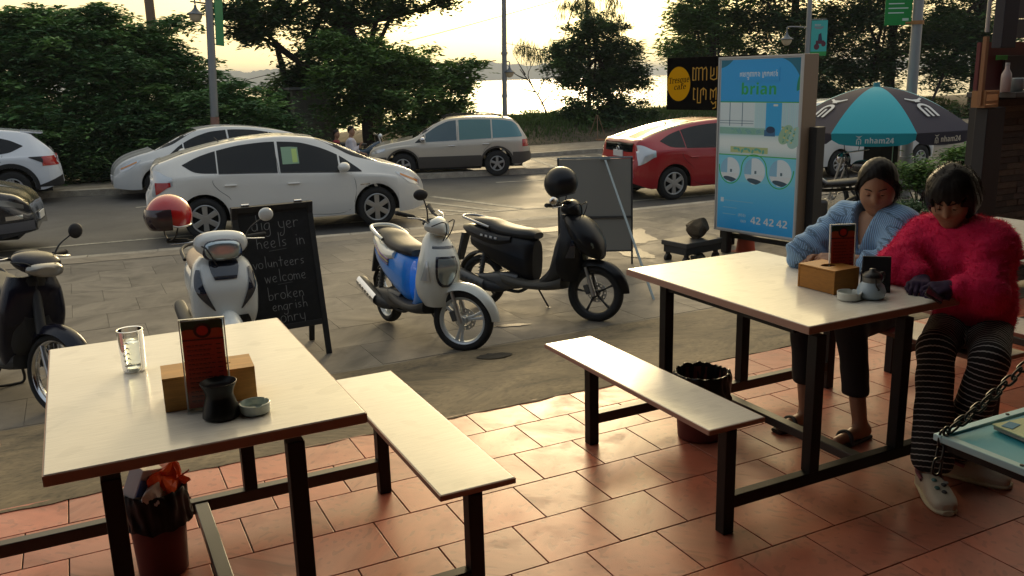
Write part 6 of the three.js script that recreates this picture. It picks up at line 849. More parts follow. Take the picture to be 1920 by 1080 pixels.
{ // drop-down board hung on a chain, menu book on it
  const t = thing('hanging_board', 'blue drop-down board hung on a black chain at bottom right corner', 'shelf', [2.055, 0.655, -1.52]), w = 0.95, d = 0.62;
  part('panel', [box(w - 0.05, 0.02, d - 0.05, w / 2, 0.03, d / 2, 0.002)], mat([0.04, 0.33, 0.46], 0.35), t);
  part('rim_strip', [box(w, 0.02, 0.026, w / 2, 0.037, 0.013, 0.003)], mat([0.42, 0.66, 0.74], 0.4), t); part('rim_strip', [box(0.026, 0.02, d - 0.026, 0.013, 0.037, d / 2 + 0.013, 0.003)], mat([0.30, 0.50, 0.56], 0.4), t);
  part('under_frame', [box(w - 0.01, 0.02, d - 0.01, w / 2 + 0.004, 0.0155, d / 2 + 0.004)], blackSteel, t);
  for (const [x, z] of [[0.014, 0.03], [0.014, 0.25], [0.3, 0.014]]) part('screw', [cyl([x, 0.044, z], [x, 0.05, z], 0.006, 0.005, 10)], darkPlastic, t);
  // the chain: one link per mesh, from the eye at the corner up to the right, and a loose end hanging
  const lk = mat([0.03, 0.03, 0.03], 0.35, 0.8), A = V(0.03, 0.06, 0.03), B = V(0.80, 0.40, -0.02), n = 22, linkG = () => { const pts = []; for (let i = 0; i < 16; i++) { const a = i / 16 * 2 * Math.PI, c = Math.cos(a), s = Math.sin(a); pts.push([Math.sign(c) * 0.0125 + c * 0.0115, s * 0.012, 0]); } return tube(pts, 0.0038, 28, 6, true); };
  const run = (P, Q, k, sag) => { for (let i = 0; i < k; i++) { const f = q => { const p = P.clone().lerp(Q, q); p.y -= sag * 4 * q * (1 - q); return p; }, a = f(i / k), b2 = f((i + 1) / k), dir = b2.clone().sub(a).normalize(), q = new THREE.Quaternion().setFromUnitVectors(V(1, 0, 0), dir), g = linkG().rotateX(i % 2 ? Math.PI / 2 + 0.2 : 0.2).applyQuaternion(q); g.translate((a.x + b2.x) / 2, (a.y + b2.y) / 2, (a.z + b2.z) / 2); part('chain_link', [g], lk, t); } };
  run(A, B, 22, 0.025); run(V(0.02, 0.055, 0.02), V(-0.015, -0.06, 0.03), 3, 0);
  part('eye_bolt', [new THREE.TorusGeometry(0.012, 0.004, 8, 20).translate(0.02, 0.058, 0.026)], lk, t);
  const bk = thing('menu_book', 'pale green booklet lying on the blue hanging board', 'booklet', [2.235, 0.699, -1.475], -0.12);
  part('pages', [box(0.27, 0.012, 0.19, 0.13, 0.006, 0.11, 0.001)], mat([0.30, 0.29, 0.26], 0.8), bk); part('cover', [box(0.276, 0.003, 0.196, 0.13, 0.0135, 0.11)], mat([0.46, 0.56, 0.36], 0.6), bk); part('cover_print', [box(0.05, 0.0016, 0.03, 0.03, 0.0156, 0.04, 0, 0, 0.3, 0), box(0.15, 0.0016, 0.004, 0.16, 0.0156, 0.08), box(0.12, 0.0016, 0.004, 0.15, 0.0156, 0.12)], mat([0.04, 0.22, 0.42], 0.6), bk);
}
// ---------------------------------------------------------------- poles and lamps
const spot = (px, py, z) => { const v = V((px - 960) / 1634.4, (540 - py) / 1634.4, -1).applyQuaternion(camera.quaternion), k = z / v.z; return [v.x * k, EYE + v.y * k, z]; };   // the point of the plane at that z seen at a place of the 1920-wide photo
const poleGrey = mat([0.26, 0.27, 0.27], 0.5, 0.5), lampCap = mat([0.10, 0.12, 0.14], 0.5, 0.3), lampGlobe = mat([0.60, 0.50, 0.34], 0.3);
const bannerTex = (bg, draw) => canvas(256, 512, (c, w, h) => { c.fillStyle = bg; c.fillRect(0, 0, w, h); draw(c, w, h); });
const tealBanner = bannerTex('#43b8b0', (c, w, h) => { c.fillStyle = '#d7a7b0'; c.font = 'bold 34px sans-serif'; c.fillText('Motor', 50, 76); c.fillStyle = '#b0476a'; c.fillRect(46, 92, 150, 10); c.fillRect(62, 116, 110, 8); c.fillStyle = '#5b1f33'; c.beginPath(); c.ellipse(96, 380, 44, 44, 0, 0, 7); c.fill(); c.beginPath(); c.ellipse(204, 340, 36, 40, 0, 0, 7); c.fill(); c.fillRect(80, 290, 130, 50); c.fillStyle = '#34334a'; c.beginPath(); c.moveTo(110, 300); c.lineTo(120, 200); c.lineTo(160, 180); c.lineTo(180, 290); c.fill(); c.fillStyle = '#2c9a4a'; c.fillRect(0, 450, w, 62); });
const greenBanner = bannerTex('#0c8a3a', (c, w, h) => { c.fillStyle = '#b7c72a'; c.font = 'bold 46px sans-serif'; c.fillText('Special', 30, 180); c.fillText('offer', 60, 240); c.fillStyle = '#d9e8dc'; for (let i = 0; i < 4; i++) c.fillRect(30, 280 + i * 40, 190 - (i % 2) * 40, 9); c.fillStyle = '#c9dccb'; c.fillRect(170, 452, 60, 22); });
function lampPost(name, label, x, z, y0, top, rad0, lampY, side, armAng, o = {}) {
  const t = thing(name, label, 'lamp post', [x, y0, z], armAng, o.group), H0 = top - y0;
  part('pole', [cyl([0, 0, 0], [0, H0, 0], rad0, rad0 * 0.72, 18)], o.m || poleGrey, t); part('base_sleeve', [cyl([0, 0, 0], [0, 0.7, 0], rad0 * 1.4, rad0 * 1.3, 18)], o.m || poleGrey, t);
  if (o.bands) for (const y of o.bands) part('band', [cyl([0, y - y0 - 0.04, 0], [0, y - y0 + 0.04, 0], rad0 * 1.25, rad0 * 1.25, 18)], o.m || poleGrey, t);
  if (lampY !== null) {
    const ly = lampY - y0, s = side, arm = o.arm || 0.5, k = o.k || 1; part('arm', [tube([[0, ly + 0.42 * k, 0], [s * arm * 0.6, ly + 0.47 * k, 0], [s * arm, ly + 0.45 * k, 0], [s * arm, ly + 0.30 * k, 0]], 0.022 * k, 20, 8)], o.m || poleGrey, t);
    const l = part('lamp_hood', [lathe([[0, 0.30], [0.03, 0.29], [0.05, 0.20], [0.12, 0.12], [0.24, 0.05], [0.25, 0.03], [0.2, 0.03], [0, 0.06]].map(p => [p[0] * k, p[1] * k]), 28).translate(s * arm, ly, 0)], lampCap, t); part('lamp_globe', [lathe([[0.19, 0.03], [0.17, -0.06], [0.11, -0.15], [0.05, -0.18], [0, -0.185]].map(p => [p[0] * k, p[1] * k]), 24).translate(s * arm, ly, 0)], lampGlobe, l);
  }
  if (o.lean) { t.rotation.order = 'YXZ'; t.rotation.z = o.lean; }
  return t;
}
const camTurn = -YAW;
{
  const p1 = spot(404, 330, -23.3), l1 = spot(383, 30, -23.3), b1 = spot(412, 45, -23.3);
  const t1 = lampPost('lamp_post', 'grey lamp post in front of the leafy hedge, with a green banner', p1[0] + 0.05, -23.3, -0.55, 8, 0.105, l1[1], -1, camTurn, { arm: 0.34, k: 0.85, lean: -0.055 });
  part('banner', [box(0.02, 1.9, 0.6, 0.13, b1[1] + 0.55 + 0.45, -0.3, 0.004)], mat([0.02, 0.22, 0.09], 0.6), t1); part('banner_bracket', [cyl([0, b1[1] + 1.5, 0], [0.13, b1[1] + 1.5, -0.5], 0.012, 0.012, 8), cyl([0, b1[1] + 0.08, 0], [0.13, b1[1] + 0.08, -0.5], 0.012, 0.012, 8)], poleGrey, t1);
  part('sticker', [cyl([0, 1.25, 0], [0, 1.5, 0], 0.108, 0.107, 18)], mat([0.3, 0.16, 0.12], 0.8), t1);
  const p2 = spot(946, 245, -25.5), l2 = spot(950, 137, -25.5);
  lampPost('lamp_post', 'slim lamp post by the sea between the two round trees', p2[0], -25.5, -0.56, 9, 0.085, l2[1], 1, camTurn, { arm: 0.16, k: 0.75, lean: -0.02, bands: [spot(945, 100, -25.5)[1], spot(945, 180, -25.5)[1]] });
  const p3 = spot(1378, 110, -36), l3 = spot(1366, 97, -36);
  lampPost('lamp_post', 'thin far lamp post above the cafe sign', p3[0], -36, -0.2, 10, 0.075, l3[1], -1, camTurn, { arm: 0.3, k: 1.0 });
  const p4 = spot(1513, 110, -21), l4 = spot(1470, 75, -21), b4 = spot(1529, 72, -21);
  const t4 = lampPost('lamp_post', 'lamp post with a turquoise banner above the light box sign', p4[0], -21, -0.62, 9, 0.085, l4[1], -1, camTurn, { arm: 0.66, k: 0.85 });
  part('banner', [box(0.50, 1.06, 0.015, 0.34, b4[1] + 0.62, 0, 0.003)], mat([0.9, 0.9, 0.9], 0.6, 0, { map: tealBanner }), t4); part('banner_bracket', [cyl([0, b4[1] + 1.18, 0], [0.56, b4[1] + 1.18, 0], 0.012, 0.012, 8)], poleGrey, t4);
  const b5 = spot(1678, 10, -10.6), p5 = spot(1708, 150, -10.6);
  const t5 = lampPost('lamp_post', 'thick grey post with a green banner behind the parasol', p5[0] + 0.04, -10.6, -0.5, 7, 0.095, null, 1, camTurn, {});
  part('banner', [box(0.45, 0.95, 0.015, -0.33, b5[1] + 0.5 + 0.17, 0, 0.003)], mat([0.9, 0.9, 0.9], 0.6, 0, { map: greenBanner }), t5); part('banner_clamp', [cyl([0, b5[1] + 0.5 - 0.30, 0], [0, b5[1] + 0.5 - 0.24, 0], 0.108, 0.108, 18), cyl([0, b5[1] + 0.5 - 0.27, 0], [-0.2, b5[1] + 0.5 - 0.27, 0], 0.02, 0.02, 8)], mat([0.35, 0.16, 0.05], 0.7), t5);
  const p6 = spot(286, 60, -29); const ut = thing('utility_pole', 'brown pole rising out of the leafy hedge', 'pole', [p6[0], -0.6, -29]); part('pole', [cyl([0, 0, 0], [0.0, 9, 0], 0.15, 0.12, 16)], mat([0.22, 0.15, 0.10], 0.85), ut); part('pole_cap', [cyl([0, 9, 0], [0, 9.06, 0], 0.13, 0.11, 16)], mat([0.15, 0.12, 0.1], 0.8), ut);
  const c0 = spot(420, 160, -30), c1 = spot(1040, 2, -27), c2 = spot(1500, -130, -26); const cb = tag(part('overhead_cable', [tube([c0, spot(800, 68, -28.5), c1, c2], 0.011, 80, 5)], darkPlastic, scene), 'thin overhead cable crossing the bright sky', 'cable');
}
// ---------------------------------------------------------------- trees and shrubs
const bark = mat([0.085, 0.065, 0.05], 0.95, 0, { map: earthTex }), barkDark = mat([0.035, 0.028, 0.024], 0.95);
const leafMat = (c, tr = 0.4) => mat(c, 0.75, 0, { transmission: tr, thickness: 0, specularIntensity: 0.4, side: THREE.DoubleSide });
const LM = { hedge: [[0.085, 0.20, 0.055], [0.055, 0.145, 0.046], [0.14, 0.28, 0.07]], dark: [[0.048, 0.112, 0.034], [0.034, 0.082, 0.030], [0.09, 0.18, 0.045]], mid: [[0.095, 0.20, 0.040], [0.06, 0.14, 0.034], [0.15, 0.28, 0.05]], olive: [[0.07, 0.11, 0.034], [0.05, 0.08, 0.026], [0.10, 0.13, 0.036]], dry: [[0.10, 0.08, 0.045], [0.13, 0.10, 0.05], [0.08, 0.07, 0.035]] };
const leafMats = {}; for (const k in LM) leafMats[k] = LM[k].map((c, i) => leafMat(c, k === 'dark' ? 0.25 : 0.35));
// leaf-shaped faces scattered in clumps through the volume of each lobe [x, y, z, rx, ry, rz, clumps, leaves]
function foliage(lobes, o, seed) {
  const r = rng(seed), out = [[], [], []], gauss = () => (r() + r() + r() + r() - 2) * 0.86;
  const f = V(0, 0, 0), s = V(0, 0, 0), up = V(0, 0, 0);
  for (const [lx, ly, lz, rx, ry, rz, nc, nl] of lobes) for (let c = 0; c < nc; c++) {
    const a = r() * 2 * Math.PI, b = Math.acos(2 * r() - 1), q = Math.pow(r(), o.shell || 0.42), sx = Math.sin(b) * Math.cos(a), sy = Math.cos(b), sz = Math.sin(b) * Math.sin(a);
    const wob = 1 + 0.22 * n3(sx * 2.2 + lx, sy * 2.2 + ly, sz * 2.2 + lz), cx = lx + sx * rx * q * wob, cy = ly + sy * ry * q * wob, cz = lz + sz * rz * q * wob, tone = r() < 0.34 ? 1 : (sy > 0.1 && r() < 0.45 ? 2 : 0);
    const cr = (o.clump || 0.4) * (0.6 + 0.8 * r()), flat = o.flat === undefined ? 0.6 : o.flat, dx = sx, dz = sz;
    for (let l = 0; l < nl; l++) {
      const px = gauss() * cr, pz = gauss() * cr, rad = Math.hypot(px, pz), py = gauss() * cr * flat - (o.droop || 0) * rad * rad / cr;
      const L = o.l * (0.6 + 0.8 * r()), Wd = o.w * (0.6 + 0.7 * r()), th = r() * 2 * Math.PI;
      if (o.needle) f.set(gauss() * 0.5, -1 + gauss() * 0.35, gauss() * 0.5).normalize(); else f.set(Math.cos(th) + dx * 0.5, (r() - 0.6) * (o.hang || 0.9), Math.sin(th) + dz * 0.5).normalize();
      up.set(gauss() * 0.6, 1, gauss() * 0.6).normalize(); if (o.needle) up.set(gauss(), gauss() * 0.2, gauss()).normalize(); s.crossVectors(f, up).normalize();
      const X = cx + px, Y = cy + py, Z = cz + pz, ar = out[tone], mx = X + f.x * L * 0.45, my = Y + f.y * L * 0.45 + 0.06 * L, mz = Z + f.z * L * 0.45, ex = X + f.x * L, ey = Y + f.y * L, ez = Z + f.z * L;
      ar.push(X, Y, Z, mx + s.x * Wd / 2, my + s.y * Wd / 2, mz + s.z * Wd / 2, ex, ey, ez, X, Y, Z, ex, ey, ez, mx - s.x * Wd / 2, my - s.y * Wd / 2, mz - s.z * Wd / 2);
    }
  }
  return out.map(a => { const g = new THREE.BufferGeometry(); g.setAttribute('position', new THREE.Float32BufferAttribute(a, 3)); g.computeVertexNormals(); return g; });
}
function limb(pts, r0, r1, seg = 14) { // tapered bent branch
  const cv = new THREE.CatmullRomCurve3(pts.map(V3)), n = seg, rs = 8, fr = cv.computeFrenetFrames(n), P = [];
  return grid(n, rs, (u, v, i) => { const p = cv.getPointAt(u), a = v * 2 * Math.PI, rr = lerp(r0, r1, Math.pow(u, 0.8)) * (1 + 0.12 * n3(u * 9, Math.cos(a) * 2, Math.sin(a) * 2)), N = fr.normals[i], B = fr.binormals[i]; return [p.x + (N.x * Math.cos(a) + B.x * Math.sin(a)) * rr, p.y + (N.y * Math.cos(a) + B.y * Math.sin(a)) * rr, p.z + (N.z * Math.cos(a) + B.z * Math.sin(a)) * rr]; });
}
function tree(name, label, cat, kind, base, trunkPts, r0, lobes, o, seed, group) {
  const t = thing(name, label, cat, base, 0, group), rel = p => [p[0] - base[0], p[1] - base[1], p[2] - base[2]], r = rng(seed + 77);
  const tp = trunkPts.map(rel), end = tp[tp.length - 1];
  const tr = part('trunk', [limb(tp, r0, r0 * 0.45, 18)], o.bark || bark, t);
  lobes = lobes.map(l => [...rel(l), ...l.slice(3)]);
  if (o.limbs !== false) for (const l of lobes) { const k = 0.35 + 0.6 * r(), i = Math.min(tp.length - 1.001, k * (tp.length - 1)), a = Math.floor(i), s = [0, 1, 2].map(q => lerp(tp[a][q], tp[a + 1][q], i - a)); part('limb', [limb([s, [lerp(s[0], l[0], 0.5), lerp(s[1], l[1], 0.35), lerp(s[2], l[2], 0.5)], [l[0], l[1], l[2]], [l[0] + (l[0] - s[0]) * 0.3, l[1] + l[4] * 0.5, l[2] + (l[2] - s[2]) * 0.3]], r0 * 0.4, r0 * 0.06, 10)], o.bark || bark, t); }
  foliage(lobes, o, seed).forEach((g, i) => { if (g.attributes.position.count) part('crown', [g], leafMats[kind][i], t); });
  return t;
}
// lobe from photo pixels at distance z: centre, half width and half height in pixels
let DENS = 1.75;
const lobe = (px, py, wpx, hpx, z, nc, nl, dep = 1) => { nc = Math.round(nc * DENS); const c = spot(px, py, z), k = Math.abs(V(c[0], c[1] - EYE, c[2]).dot(V(0, 0, -1).applyQuaternion(camera.quaternion))) / 1634.4; return [c[0], c[1], c[2], wpx * k, hpx * k, wpx * k * dep, nc, nl]; };
{
  const H = { l: 0.21, w: 0.085, clump: 0.42, flat: 0.11, droop: 0.6, hang: 0.7, shell: 0.5 };
  // layered shrub trees along the left verge
  const shrub = (label, bx, z, lobes, seed, hgt = 2.2) => { const b = spot(bx, 325, z); b[1] = -0.55; return tree('shrub_tree', label, 'tree', 'hedge', b, [b, [b[0] + 0.1, b[1] + hgt * 0.5, z], [b[0] - 0.1, b[1] + hgt, z - 0.2]], 0.14, lobes, H, seed, null); };
  shrub('tall layered green tree at the left edge behind the white SUV', 60, -25.6, [lobe(30, 110, 140, 85, -25.8, 90, 75), lobe(10, 215, 120, 75, -25.2, 70, 75), lobe(120, 250, 110, 75, -25.0, 70, 75), lobe(-90, 180, 110, 120, -25.8, 60, 70), lobe(20, 60, 80, 40, -26, 34, 65), lobe(60, 30, 50, 24, -26.2, 18, 60)], 101);
  shrub('tall layered green tree with peaked top left of the brown pole', 190, -25.9, [lobe(165, 85, 125, 70, -26.3, 90, 75), lobe(215, 160, 120, 75, -25.6, 80, 75), lobe(215, 255, 110, 75, -25.0, 80, 75), lobe(110, 40, 50, 26, -26.6, 16, 60), lobe(190, 28, 60, 22, -26.4, 18, 60), lobe(255, 65, 55, 36, -26.2, 26, 60), lobe(310, 95, 50, 30, -26.4, 22, 60), lobe(330, 40, 36, 16, -26.6, 8, 50)], 102);
  shrub('lower spreading green tree around the lamp post', 400, -25.4, [lobe(340, 190, 120, 65, -25.6, 80, 75), lobe(440, 205, 110, 60, -25.0, 70, 75), lobe(330, 265, 110, 65, -24.8, 70, 75), lobe(450, 275, 95, 55, -24.8, 55, 75), lobe(330, 125, 70, 30, -26.2, 26, 60)], 103);
  // undergrowth right along the verge
  const un = (label, px, seed) => { const b = spot(px, 330, -24.4); b[1] = -0.55; tree('verge_bush', label, 'bush', 'dark', b, [b, [b[0], 0.1, -24.4], [b[0] + 0.1, 0.5, -24.4]], 0.05, [lobe(px, 300, 95, 42, -24.4, 40, 70), lobe(px + 30, 255, 80, 40, -24.6, 30, 70)], { ...H, l: 0.14, w: 0.06, flat: 0.4, limbs: false }, seed, 'dark bushes at the foot of the hedge'); };
  un('dark bush at the foot of the trees beside the white SUV tail', 60, 111); un('dark bush at the foot of the trees left of the silver car', 190, 112); un('dark bush low behind the silver car', 340, 113); un('dark bush at the far end of the silver car roof', 500, 114);
  DENS = 1.25; // big dark tree behind the lamp post, several stems
  const D = { l: 0.21, w: 0.115, clump: 0.36, flat: 0.65, shell: 0.6, bark: barkDark };
  const db = spot(700, 290, -29); db[1] = -0.4;
  tree('broadleaf_tree', 'large dark tree with tall stems rising behind the white car', 'tree', 'dark', db, [db, spot(700, 190, -29), spot(655, 60, -29), spot(600, -60, -29)], 0.34, [lobe(540, 20, 100, 45, -29, 55, 60), lobe(650, 30, 95, 50, -29.4, 60, 60), lobe(470, 60, 55, 26, -28.8, 26, 55), lobe(740, 20, 60, 35, -29, 30, 55), lobe(600, 95, 75, 30, -29.2, 34, 55), lobe(560, -70, 150, 60, -29, 50, 60), lobe(720, -60, 130, 50, -29, 40, 60), lobe(840, 0, 40, 10, -28.6, 10, 50), lobe(440, 20, 45, 30, -28.6, 20, 55), lobe(560, 160, 50, 50, -29.5, 26, 60)], D, 121);
  const d2 = spot(530, 300, -30); d2[1] = -0.4;
  tree('broadleaf_tree', 'dark leafy tree standing over the grey hut wall', 'tree', 'dark', d2, [d2, spot(545, 200, -30), spot(520, 90, -30)], 0.2, [lobe(545, 190, 55, 50, -30, 50, 60), lobe(590, 150, 45, 40, -30, 36, 60), lobe(520, 240, 50, 36, -29.6, 36, 60), lobe(610, 215, 22, 30, -29, 14, 50)], D, 122);
  DENS = 1.5; const M = { l: 0.19, w: 0.10, clump: 0.32, flat: 0.5, shell: 0.5, droop: 0.3, bark: barkDark };
  const mb = spot(695, 292, -26.4); mb[1] = -0.4;
  tree('broadleaf_tree', 'rounded mid green tree leaning towards the sea above the SUV', 'tree', 'mid', mb, [mb, spot(690, 220, -26.4), spot(720, 150, -26.4), spot(760, 110, -26.4)], 0.22, [lobe(690, 105, 70, 42, -26.4, 62, 60), lobe(765, 125, 80, 45, -26.6, 62, 60), lobe(640, 140, 60, 45, -26, 50, 60), lobe(840, 145, 65, 32, -26.4, 44, 60), lobe(745, 180, 90, 42, -26.2, 62, 60), lobe(845, 200, 40, 28, -26.4, 20, 50), lobe(650, 205, 55, 40, -26.6, 30, 55), lobe(820, 222, 55, 30, -26.2, 26, 55), lobe(890, 120, 24, 12, -26.4, 8, 45), lobe(760, 235, 60, 26, -25.8, 26, 55), lobe(620, 80, 40, 25, -26.2, 20, 55)], M, 123);
  // tree right of centre
  const cb = spot(1150, 250, -29.5); cb[1] = -0.1;
  const C = { l: 0.19, w: 0.10, clump: 0.30, flat: 0.5, shell: 0.55, droop: 0.35, bark: barkDark };
  tree('broadleaf_tree', 'dense dark tree with tiered crown beside the cafe sign', 'tree', 'dark', cb, [cb, spot(1140, 170, -29.5), spot(1118, 90, -29.5), spot(1108, 30, -29.5)], 0.17, [lobe(1112, 50, 60, 28, -29.5, 34, 60), lobe(1085, 95, 70, 30, -29.5, 44, 60), lobe(1150, 92, 60, 32, -29.3, 40, 60), lobe(1060, 130, 45, 26, -29.4, 28, 55), lobe(1170, 135, 52, 36, -29.5, 40, 60), lobe(1115, 150, 65, 38, -29.7, 44, 60), lobe(1075, 205, 40, 26, -29.4, 26, 55), lobe(1150, 200, 55, 40, -29.4, 42, 60), lobe(1110, 225, 60, 26, -29.2, 30, 60), lobe(1195, 150, 26, 20, -29.3, 14, 50)], C, 124);
  const fb = spot(1105, 240, -34); fb[1] = -0.6;
  tree('casuarina_tree', 'wispy feathery tree rising behind the tiered tree', 'tree', 'olive', fb, [fb, spot(1104, 100, -34), spot(1098, -40, -34)], 0.12, [lobe(1100, 5, 65, 26, -34, 30, 34), lobe(1050, 85, 26, 12, -34, 9, 26), lobe(985, 88, 32, 14, -34, 10, 26), lobe(1150, 40, 30, 22, -34, 12, 28), lobe(1180, 95, 20, 14, -34, 7, 24), lobe(1100, -60, 90, 40, -34, 30, 34), lobe(1010, 105, 20, 12, -34, 6, 24)], { l: 0.34, w: 0.022, clump: 0.34, flat: 0.5, needle: true, bark: barkDark }, 125);
  { // bare leaning sapling
    const b = spot(1024, 212, -30); const t = thing('bare_tree', 'bare leaning sapling against the bright water', 'tree', [b[0], -0.6, -30]), rel = p => [p[0] - b[0], p[1] + 0.6, p[2] + 30], B = (...p) => part('branch', [limb(p.map(q => rel(spot(q[0], q[1], -30))), 0.03, 0.006, 8)], bark, t);
    part('trunk', [limb([[0, 0, 0], rel(spot(1024, 212, -30)), rel(spot(1000, 165, -30)), rel(spot(975, 130, -30))], 0.05, 0.016, 14)], bark, t);
    B([1008, 180], [1020, 150], [1042, 130]); B([1000, 165], [990, 140], [1000, 118]); B([990, 150], [965, 138], [950, 120]); B([985, 140], [972, 118], [962, 100]); B([1014, 196], [1030, 180], [1052, 168]); B([1003, 172], [985, 168], [962, 158]);
  }
  const SB = { l: 0.13, w: 0.07, clump: 0.26, flat: 0.6, shell: 0.55, limbs: false };
  const bush = (label, px, py, w, h, z, seed, kind = 'mid', n = 40, grp) => { const b = spot(px, py + h, z), L = [lobe(px, py, w, h, z, n, 55), lobe(px - w * 0.5, py + h * 0.2, w * 0.5, h * 0.7, z + 0.2, n >> 1, 50), lobe(px + w * 0.55, py + h * 0.25, w * 0.5, h * 0.7, z, n >> 1, 50)]; tree('bush', label, 'bush', kind, b, [b, [b[0], b[1] + 0.2, z], [b[0] + 0.05, b[1] + 0.45, z]], 0.04, L, SB, seed, grp); };
  bush('bright low bush on the bank left of the tiered tree', 1005, 228, 42, 18, -30.2, 131); bush('leafy bush under the bare sapling on the bank', 1048, 232, 26, 20, -29.6, 132, 'mid', 26); bush('round dark bush below the cafe sign', 1195, 215, 42, 26, -29.2, 133, 'dark'); bush('low bush on the bank behind the red car', 1240, 240, 50, 16, -29.8, 134, 'mid');
  DENS = 1.5; // right-hand mass of tall trees
  const Rr = { l: 0.30, w: 0.125, clump: 0.55, flat: 0.5, droop: 0.4, shell: 0.6, bark: barkDark };
  const rt = (label, px, z, lobes, seed, kind = 'dark', lean = 0) => { const b = spot(px, 250, z); b[1] = -0.6; tree('tall_tree', label, 'tree', kind, b, [b, [b[0] + lean * 0.4, 3, z], [b[0] + lean, 7, z]], 0.3, lobes, Rr, seed); };
  rt('tall tree at the gap of bright sky above the cafe sign', 1330, -33, [lobe(1300, 30, 60, 40, -33, 46, 60), lobe(1290, 90, 48, 36, -33, 36, 60), lobe(1370, 60, 65, 60, -33.6, 50, 60), lobe(1340, -50, 110, 60, -33, 46, 60), lobe(1350, 140, 70, 40, -33, 40, 60), lobe(1340, 205, 60, 34, -32.6, 26, 55)], 141, 'mid');
  rt('tall dark tree behind the turquoise banner', 1480, -32, [lobe(1450, 30, 80, 60, -32, 56, 60), lobe(1470, 120, 90, 50, -32, 56, 60), lobe(1540, 60, 80, 70, -32.4, 56, 60), lobe(1500, -60, 130, 60, -32, 46, 60), lobe(1500, -190, 140, 90, -32, 40, 60), lobe(1540, 170, 80, 50, -31.5, 46, 60), lobe(1450, 215, 70, 40, -31.5, 30, 60)], 142, 'dark');
  rt('tall dark tree behind the thick grey post', 1660, -30, [lobe(1620, 20, 80, 60, -30, 56, 60), lobe(1650, 110, 90, 55, -30, 60, 60), lobe(1740, 50, 90, 70, -30.4, 60, 60), lobe(1680, -60, 140, 60, -30, 46, 60), lobe(1660, -190, 150, 90, -30, 40, 60), lobe(1620, 200, 80, 45, -29.5, 46, 60)], 143, 'dark');
  rt('tall dark tree beside the stone wall column', 1820, -27, [lobe(1790, 60, 70, 60, -27, 50, 60), lobe(1860, 80, 90, 90, -27, 50, 60), lobe(1770, 130, 40, 36, -27.4, 22, 55), lobe(1830, 230, 70, 50, -26.6, 46, 60), lobe(1720, 235, 70, 40, -27, 40, 60), lobe(1820, -50, 130, 60, -27, 46, 60), lobe(1830, -190, 150, 90, -27, 40, 60)], 144, 'dark');
  // potted shrubs on the pavement behind the women
  for (const [px, py, w, h, z, sd, lab] of [[1725, 322, 56, 30, -7.6, 151, 'leafy potted shrub between the heads of the two women'], [1800, 290, 40, 22, -7.9, 152, 'leafy shrub beside the dark column under the parasol'], [1700, 395, 50, 24, -7.2, 153, 'dark low potted plant behind the woman in blue']]) {
    const c = spot(px, py, z), k = 1 / 172, b = [c[0], -0.5, z], t = thing('potted_shrub', lab, 'plant', b); part('stem', [0, 1, 2, 3, 4].map(i => limb([[0, 0.3, 0], [0.05 * Math.cos(i * 1.3), (c[1] + 0.5) * 0.6, 0.05 * Math.sin(i * 1.3)], [0.2 * Math.cos(i * 1.3), c[1] + 0.45, 0.2 * Math.sin(i * 1.3)]], 0.012, 0.005, 6)), bark, t); part('pot', [lathe([[0, 0.01], [0.14, 0.01], [0.19, 0.32], [0.2, 0.34], [0.18, 0.34], [0.16, 0.30], [0, 0.30]], 24)], mat([0.06, 0.045, 0.04], 0.8), t);
    foliage([[0, c[1] + 0.5, 0, w * k, h * k, w * k, 60, 26], [-w * k * 0.5, c[1] + 0.44, 0.05, w * k * 0.6, h * k * 0.8, w * k * 0.6, 26, 26]], { l: 0.07, w: 0.035, clump: 0.08, flat: 0.7, shell: 0.6 }, sd).forEach((g, i) => part('crown', [g], leafMats[sd === 153 ? 'dark' : 'mid'][i], t));
  }
}
